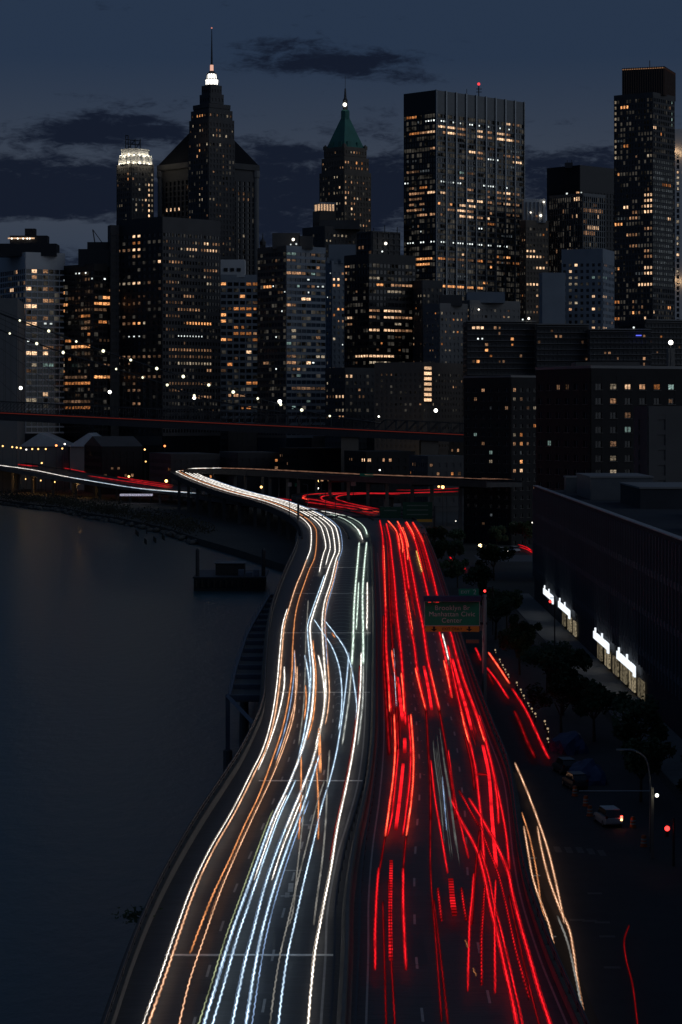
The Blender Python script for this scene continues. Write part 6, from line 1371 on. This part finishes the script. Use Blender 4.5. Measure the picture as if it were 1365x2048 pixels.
# traffic signals
def signal(px, py, label, Y, arm=0, zfoot=2):
    p = Q(px, py, Y); r = empty('traffic_signal', (p.x + arm, Y + .3, zfoot), label, 'traffic signal', 'traffic signals')
    MB().lathe((p.x + arm, Y + .3), [(.12, zfoot), (.09, p.z + .9)], 8).build('pole', steel_dark, r)
    if arm: MB().bar((p.x + arm, Y + .3, p.z + .6), (p.x, Y + .3, p.z + .6), .06).build('arm', steel_dark, r)
    MB().box(p.x - .17, p.x + .17, Y + .02, Y + .3, p.z - .75, p.z + .3).build('housing', panel_black, r)
    MB().ball((p.x, Y, p.z), .23, 10, 6).build('red_lens', glow('signal_red', (1, .035, .03), 4, 'FRONT'), r)
    m = MB()
    for k in (1, 2): m.ball((p.x, Y, p.z - .3 * k), .11, 8, 5)
    m.build('dark_lenses', sign_black, r)
signal(970, 1182, 'red traffic signal beside the overhead sign', 440, 1.5); signal(1335, 1657, 'red traffic signal at the right edge by the parked car', 214, .6); signal(1101, 1203, 'tiny red traffic signal in front of the far letter sign', 420, .8)
# the corner lamps by the parked car
r = empty('corner_post', (Q(1306, 0, 218).x, 218, 2), 'tall post with a small white lamp near the parked car', 'street lamp')
X = r.location.x; z_ = lambda y, Y=218: CAMZ + (HZ - y) * Y / F
MB().box(X - .15, X + .1, 218, 218.3, 2, z_(1575)).build('post', concrete, r); MB().ball((X + .35, 217.8, z_(1590)), .17).build('lamp_bulb', glow('corner_lamp', (1, .95, .7), 4, 'NONE'), r)
MB().bar((X + .3, 218, z_(1590)), (X, 218, z_(1588)), .05).build('bracket', steel_dark, r)
ld = bpy.data.lights.new('lamp_light', 'POINT'); ld.energy = 7; ld.color = (1, .9, .65); ld.shadow_soft_size = .15; o = bpy.data.objects.new('lamp_light', ld); col.objects.link(o); o.parent = r; o.location = (.5, -.6, z_(1590) - 2)
r = empty('street_lamp', (Q(1300, 0, 224).x, 224, 2), 'unlit street lamp with a long curved arm near the parked car', 'street lamp'); X = r.location.x
MB().path(catmull([Vector((X, 224, 2)), Vector((X, 224, 8.5)), Vector((X - .4, 224, 10.2)), Vector((X - 1.4, 224, 10.9)), Vector((X - 2.6, 224, 11))], 5), .09).build('post', galvanised, r); MB().box(X - 3.1, X - 2.4, 223.85, 224.15, 10.9, 11.05).build('lamp_head', galvanised, r)
r = empty('street_lamp', (Q(1165, 0, 330).x, 330, 2), 'unlit curved street lamp among the trees before the warehouse', 'street lamp'); X = r.location.x
MB().path(catmull([Vector((X, 330, 2)), Vector((X, 330, 5.5)), Vector((X - .6, 330, 6.6)), Vector((X - 3.2, 330, 7.4))], 5), .08).build('post', galvanised, r); MB().box(X - 3.7, X - 3.1, 329.85, 330.15, 7.3, 7.45).build('lamp_head', galvanised, r)
r = empty('signal_mast', (Q(1303, 0, 221).x, 221, 2), 'long level signal mast arm before the parked car', 'mast'); X = r.location.x
MB().lathe((X, 221), [(.14, 2), (.1, z_(1578, 221))], 8).build('post', steel_dark, r); MB().bar((X, 221, z_(1582, 221)), (X - 6.6, 221, z_(1582, 221)), .06).build('arm', galvanised, r)

# ================================================================== VEHICLES
def car(px, py, rz, label, paint, L_len=4.6, tail=None, head=None, H=1.65):
    p = P(px, py, 2.01); r = empty('parked_car', p, label, 'car', 'parked cars'); r.rotation_euler = (0, 0, rz)
    def part(name, mb, m_, par=None):
        me = bpy.data.meshes.new(name); me.from_pydata(mb.v, [], mb.f); me.materials.append(m_); return add_object(name, me, par or r)
    hl = L_len / 2
    # body: section stations along the length (y, half width, z low, z shoulder)
    def loft(st):
        mb = MB(); vs = []; fs = []
        for (y, w, a, c) in st: vs += [(-w, y, a), (w, y, a), (w * 1.02, y, (a + c) / 2), (w * .96, y, c), (-w * .96, y, c), (-w * 1.02, y, (a + c) / 2)]
        for i in range(len(st) - 1):
            for k in range(6): fs.append((6 * i + k, 6 * i + (k + 1) % 6, 6 * i + 6 + (k + 1) % 6, 6 * i + 6 + k))
        n = 6 * (len(st) - 1); fs += [(5, 4, 3, 2, 1, 0), tuple(n + k for k in range(6))]
        return mb.add(vs, fs)
    part('body', loft([(-hl, .80, .45, .80), (-hl + .08, .88, .35, .98), (-hl + .7, .92, .28, 1.02), (0, .93, .26, 1.03), (hl - 1.2, .92, .28, 1.0), (hl - .25, .86, .32, .82), (hl, .76, .42, .68)]), paint)
    part('cabin', loft([(-hl + .12, .80, .98, 1.05), (-hl + .5, .74, .98, H), (.3, .72, 1.0, H), (1.0, .78, 1.0, 1.08)]), glass_dark)
    part('roof', MB().add(*(lambda a: (a.v, a.f))(MB().box(-.70, .70, -hl + .42, .4, H - .02, H + .05))), paint)
    part('tailgate', MB().add(*(lambda a: (a.v, a.f))(MB().box(-.78, .78, -hl - .03, -hl + .06, .5, .92))), paint)
    for sx in (-1, 1):
        for yy in (-hl + .85, hl - .85):
            mb = MB().bar((sx * .72, yy, .33), (sx * .94, yy, .33), .33, 14); w = part('wheel', mb, sign_black); part('rim', MB().bar((sx * .93, yy, .33), (sx * .955, yy, .33), .2, 10), galvanised, w)
        k = tail if tail and (sx == 1 or tail == 'both') else None
        part('tail_lamp', MB().add(*(lambda a: (a.v, a.f))(MB().box(sx * .74 - .11, sx * .74 + .11, -hl - .06, -hl, .92, 1.18))), glow('brake_red', (1, .08, .05), 6, 'FRONT') if k else mat('tail_lens', (.25, .01, .01), .3))
        if k: part('turn_lamp', MB().add(*(lambda a: (a.v, a.f))(MB().box(sx * .74 - .1, sx * .74 + .1, -hl - .06, -hl, .72, .9))), glow('turn_amber', (1, .5, .2), 5, 'FRONT'))
        part('headlight', MB().add(*(lambda a: (a.v, a.f))(MB().box(sx * .66 - .14, sx * .66 + .14, hl - .03, hl + .03, .56, .68))), glow('headlight_white', (1, .95, .85), 5, 'NONE') if head else sign_white)
    return r
white_car = mat('white_car_paint', (.55, .55, .55), .3, noise_amt=.05, spec=.6); dark_car = mat('dark_car_paint', (.04, .045, .06), .3, noise_amt=.05, spec=.6)
car(1216, 1648, R(8), 'pale station wagon stopped with its right brake lamp glowing', white_car, 4.9, tail=True, H=1.7)
car(1003, 1106, R(215), 'white car with headlights on in the side street, left of two', white_car, head=True); car(1030, 1104, R(200), 'white car in the side street, right of two', white_car)
for i, (x, y) in enumerate(((1150, 1575), (1130, 1545))): car(x, y, R(10), ('dark car parked under the trees, nearer', 'dark car parked under the trees, farther')[i], dark_car)
# barrels
bo = mat('barrel_orange', (.55, .12, .03), .5, noise_amt=.1)
for i, (x, y) in enumerate(((1266, 1655), (1288, 1693), (1172, 1612), (1150, 1592), (1137, 1562), (1180, 1632))):
    p = P(x, y, 2.0); r = empty('traffic_barrel', p, ('striped traffic barrel right of the stopped wagon', 'nearest striped traffic barrel at the corner', 'striped traffic barrel left of the stopped wagon', 'striped traffic barrel behind the left ones', 'farthest striped traffic barrel', 'striped traffic barrel just left of the wagon bumper')[i], 'barrel', 'striped traffic barrels')
    MB().lathe((p.x, p.y), [(.36, 2.0), (.36, 2.08), (.29, 2.1), (.27, 2.35), (.25, 2.62), (.23, 2.9), (.2, 3.05), (.1, 3.08)], 12).build('barrel', bo, r)
    for a, c in ((2.3, 2.45), (2.6, 2.75)): MB().lathe((p.x, p.y), [(.285 - (a - 2.3) * .07, a), (.28 - (a - 2.3) * .07, c)], 12).build('stripe', sign_white, r)
tp = mat('blue_tarpaulin', (.03, .05, .13), .6, noise_amt=.3, bump=.5, bump_scale=2)
for i, (x, y) in enumerate(((1140, 1500), (1175, 1560))):
    p = P(x, y, 2.0); bm = bmesh.new(); bmesh.ops.create_icosphere(bm, subdivisions=3, radius=1)
    rt = random.Random(i)
    for v in bm.verts:
        k = 1 + .16 * math.sin(5 * v.co.x + i) * math.cos(4 * v.co.y) + rt.uniform(-.05, .05); v.co = Vector((v.co.x * 2.2 * k, v.co.y * 4.5 * k, max(-.05, v.co.z) * 2.1 * k))
    me = bpy.data.meshes.new('tarpaulin_heap'); bm.to_mesh(me); bm.free(); me.materials.append(tp)
    tag(add_object('tarpaulin_heap', me, None, p), ('blue tarpaulin heap farther along the street', 'blue tarpaulin heap nearer the parked wagon')[i], 'tarpaulin', 'blue tarpaulin heaps')

# ================================================================== TREES
leaf = mat('dark_leaves', (.045, .075, .028), .7, noise_amt=.5, noise_scale=.8); bark = mat('bark', (.06, .045, .035), .9, noise_amt=.3)
def crown_mesh(seed, rx, rz, n=2600):
    rr = random.Random(seed); cl = [(Vector((rr.gauss(0, .5) * rx, rr.gauss(0, .5) * rx, rr.uniform(-.7, .8) * rz)), rr.uniform(.3, .55) * rx) for _ in range(13)]
    vs = []; fs = []
    for _ in range(n):
        c, r_ = rr.choice(cl); d = Vector((rr.gauss(0, 1), rr.gauss(0, 1), rr.gauss(0, .8))).normalized() * r_ * rr.random() ** .35; p = c + d
        a = Vector((rr.gauss(0, 1), rr.gauss(0, 1), rr.gauss(0, 1))).normalized(); b_ = a.orthogonal().normalized(); s = rr.uniform(.2, .42); k = len(vs)
        vs += [p - a * s, p + b_ * s * .5, p + a * s, p - b_ * s * .5]; fs.append((k, k + 1, k + 2, k + 3))
    me = bpy.data.meshes.new('crown'); me.from_pydata(vs, [], fs); me.materials.append(leaf); return me
crowns = [crown_mesh(i, 3.0, 2.6) for i in range(3)]
def trunk_mesh(seed):
    rr = random.Random(seed); m = MB().bar((0, 0, 0), (.1, 0, 3.2), .24, 8, .16)
    for k in range(6):
        a = 2 * math.pi * k / 6 + rr.random(); q = Vector((1.6 * math.cos(a), 1.6 * math.sin(a), 4.6 + rr.random() * 1.8)); m.bar((.1, 0, 3.0), q, .11, 5, .04); m.bar(q, q + Vector((math.cos(a) * .9, math.sin(a) * .9, .9)), .04, 4, .015)
    me = bpy.data.meshes.new('trunk'); me.from_pydata(m.v, [], m.f); me.materials.append(bark); return me
trunks = [trunk_mesh(i) for i in range(3)]
TREES = [(29, 470), (27.5, 430), (30, 398), (27.5, 372), (29.5, 346), (29.5, 322), (31, 296), (33, 270), (30, 515), (27, 560), (37, 585), (24, 615), (30, 640), (40, 640), (46, 715), (34, 720), (26, 690), (55, 720), (27.5, 302), (31, 250), (37, 238), (37, 205), (39, 185), (22, 540), (31, 452)]
TL = ['far', 'near']
for i, (x, y) in enumerate(sorted(TREES, key=lambda q: q[1])):
    px = CX + F * x / y
    r = empty('street_tree', (x, y, 2), '%s leafy dark tree counting away from the camera along the street side' % (ORD + ['fourteenth', 'fifteenth', 'sixteenth', 'seventeenth', 'eighteenth', 'nineteenth', 'twentieth', 'twenty-first', 'twenty-second', 'twenty-third', 'twenty-fourth', 'twenty-fifth'])[i], 'tree', 'trees along the street')
    k = .72 + .35 * ((i * 37) % 10) / 10; r.rotation_euler = (0, 0, i * 1.7); r.scale = (k, k, k)
    add_object('trunk', trunks[i % 3], r); add_object('crown', crowns[i % 3], r, (0, 0, 5.6))
# bank at the left: bushes, rocks, piles
rr = random.Random(9); vs = []; fs = []
def shore_at(u):
    q = u * 8; i = int(q); a, c = shore[i], shore[i + 1]; return a + (c - a) * (q - i)
for _ in range(900):
    p = shore_at(rr.uniform(.18, .98)); c = p + Vector((rr.uniform(-3, 6), rr.uniform(3, 34), 2 + abs(rr.gauss(0, 1.6))))
    for _ in range(7):
        q = c + Vector((rr.gauss(0, 1.3), rr.gauss(0, 1.3), rr.gauss(0, .9))); a = Vector((rr.gauss(0, 1), rr.gauss(0, 1), rr.gauss(0, 1))).normalized(); b_ = a.orthogonal().normalized(); s = rr.uniform(.3, .7); k = len(vs)
        vs += [q - a * s, q + b_ * s * .5, q + a * s, q - b_ * s * .5]; fs.append((k, k + 1, k + 2, k + 3))
me = bpy.data.meshes.new('bank_scrub'); me.from_pydata(vs, [], fs); me.materials.append(mat('dry_scrub', (.020, .021, .014), .9, noise_amt=.5)); tag(add_object('bank_scrub', me), 'dark scrub along the river bank at the left', 'scrub', kind='stuff')
m = MB()
for _ in range(420):
    p = shore_at(rr.uniform(.15, .999)); s = rr.uniform(.5, 1.6); c = p + Vector((rr.uniform(-2, 2), rr.uniform(-3, 2), 0)); m.ball((c.x, c.y, rr.uniform(-.2, .9)), s, 6, 4, .7)
tag(m.build('shore_rocks', rock_mat), 'rough rocks along the river bank at the left', 'rocks', kind='stuff')
pile_me = bpy.data.meshes.new('pile'); mm = MB().lathe((0, 0), [(.22, -1), (.2, 1.5), (.15, 1.55)], 7); pile_me.from_pydata(mm.v, [], mm.f); pile_me.materials.append(mat('wet_timber', (.04, .034, .028), .8))
for i in range(26):
    o = add_object('timber_pile', pile_me, None, P(272 + (i * 53) % 88, 1068 + (i * 31) % 22, 0)); tag(o, 'stub of a rotted timber pile in the water by the bank', 'pile', 'old piles by the bank')
# moored barge
bY = 577.0; bx = lambda x, Y=bY: (x - CX) * Y / F
r = empty('moored_barge', (bx(460), bY, 0), 'dark moored work barge with a low cabin left of the highway', 'barge')
dkb = mat('barge_hull', (.022, .022, .024), .7, noise_amt=.4, noise_scale=.5)
MB().prism([(bx(388), bY), (bx(530), bY), (bx(530) - .4, bY + 26), (bx(388) + 1.5, bY + 26)], -1, 3.0).build('hull', dkb, r)
MB().prism([(bx(386), bY - .3), (bx(532), bY - .3), (bx(532), bY + 26.3), (bx(386), bY + 26.3)], 3.0, 3.35).build('deck_edge', steel_dark, r)
MB().box(bx(428), bx(486), bY + 8, bY + 16, 3.35, 6.0).build('cabin', dkb, r); MB().box(bx(426), bx(489), bY + 7.7, bY + 16.3, 6.0, 6.2).build('cabin_roof', panel_grey, r)
for x in (476, 492, 506): MB().box(bx(x), bx(x + 11), bY + 3, bY + 6, 3.35, 4.2 + (x % 3) * .3).build('crate', steel_blue, r)
for x, y0 in ((394, 0), (526, 2)): MB().lathe((bx(x), bY + y0 + 3), [(.5, -1), (.45, 9.5), (.2, 10)], 8).build('spud_pile', steel_dark, r)
m = MB()
for x in range(392, 530, 12): m.lathe((bx(x), bY - .35), [(.35, 1.0), (.35, 2.6)], 8)
m.build('fenders', sign_black, r)
# outrigger platform on the river side
r = empty('outrigger_platform', (-13, 300, 0), 'steel outrigger platform with cross beams on the river side of the highway', 'platform')
EDGE = sorted([(P(538, 1190, 9).y, P(538, 1190, 9).x), (P(505, 1245, 9).y, P(505, 1245, 9).x), (P(490, 1274, 9).y, P(490, 1274, 9).x), (P(470, 1335, 9).y, P(470, 1335, 9).x), (P(456, 1392, 9).y, P(456, 1392, 9).x)])
ya, yb = EDGE[0][0], EDGE[-1][0]; ys = [ya + (yb - ya) * i / 40 for i in range(41)]
strip(lambda Y: lerp_table(EDGE, Y), lambda Y: lerp_table(EDGE, Y) + .35, 8.6, 9.15, ys).build('edge_beam', steel_blue, r)
strip(lambda Y: lerp_table(EDGE, Y) + .35, lambda Y: XL(Y) - .5, 8.3, 8.5, ys).build('decking', dark_concrete, r)
for i in range(15):
    Y = ya + (yb - ya) * i / 14.0; MB().box(lerp_table(EDGE, Y) + .36, XL(Y) - .46, Y, Y + .4, 8.5, 9.1).build('cross_beam', steel_blue, r)
X = lerp_table(EDGE, ya)
MB().box(X - .25, X + .25, ya - .3, ya + .3, 2.6, 9.2).build('post', steel_blue, r); MB().lathe((X, ya), [(.55, -1), (.55, 2.6), (.3, 2.75)], 10).build('pile_cap', dark_concrete, r)
MB().bar((X, ya, 9.0), (XL(ya - 26) - .6, ya - 26, 8.9), .3, 4).build('diagonal_beam', steel_blue, r)
MB().lathe((X + 1.6, ya + 8), [(.6, -1), (.6, 3.6), (.5, 8.4)], 10).build('pile', dark_concrete, r)
m = MB()
for i in range(20):
    Y = ya + (yb - ya) * i / 19.0; m.bar((lerp_table(EDGE, Y) + .1, Y, 9.1), (lerp_table(EDGE, Y) + .1, Y, 10.1), .03, 4)
m.build('rail_posts', steel_blue, r); strip(lambda Y: lerp_table(EDGE, Y) + .07, lambda Y: lerp_table(EDGE, Y) + .13, 10.05, 10.12, ys).build('hand_rail', steel_blue, r)
# weeds on the deck edge
p = P(291, 1838, 9.6); rr = random.Random(3); vs = []; fs = []
for _ in range(260):
    q = p + Vector((rr.gauss(-.5, .55), rr.gauss(0, .8), abs(rr.gauss(0, .3)))); a = Vector((rr.gauss(0, 1), rr.gauss(0, 1), rr.gauss(0, 1))).normalized(); b_ = a.orthogonal().normalized(); s = rr.uniform(.08, .2); k = len(vs)
    vs += [q - a * s, q + b_ * s * .4, q + a * s, q - b_ * s * .4]; fs.append((k, k + 1, k + 2, k + 3))
r = empty('overhanging_weed', p, 'small weed growing out over the river from the highway edge, bottom left', 'plant')
me = bpy.data.meshes.new('leaves'); me.from_pydata([v - p for v in vs], [], fs); me.materials.append(leaf); add_object('leaves', me, r)
MB().bar(p + Vector((.6, 0, 0)), p + Vector((-.6, 0, .3)), .03, 5).build('stem', bark, r)
# posts of lamps along the ramp
for i, (k, o_) in enumerate(((26, 6.2), (32, 6.2), (38, 6.2), (44, 6.2), (50, 6.2), (22, -6.2), (30, -6.2))):
    p, n = ribbon_frame(RAMP)[k]; c = p + n * o_; r = empty('ramp_lamp_post', c, '%s slim unlit lamp post along the ramp, from its foot' % ORD[i], 'lamp post', 'unlit lamp posts on the ramp')
    MB().lathe((c.x, c.y), [(.14, c.z - .4), (.09, c.z + 8)], 6).build('post', steel_dark, r); MB().bar((c.x, c.y, c.z + 8), (c.x - n.x * 1.6 * (1 if o_ > 0 else -1), c.y, c.z + 8.3), .06, 5).build('arm', steel_dark, r)
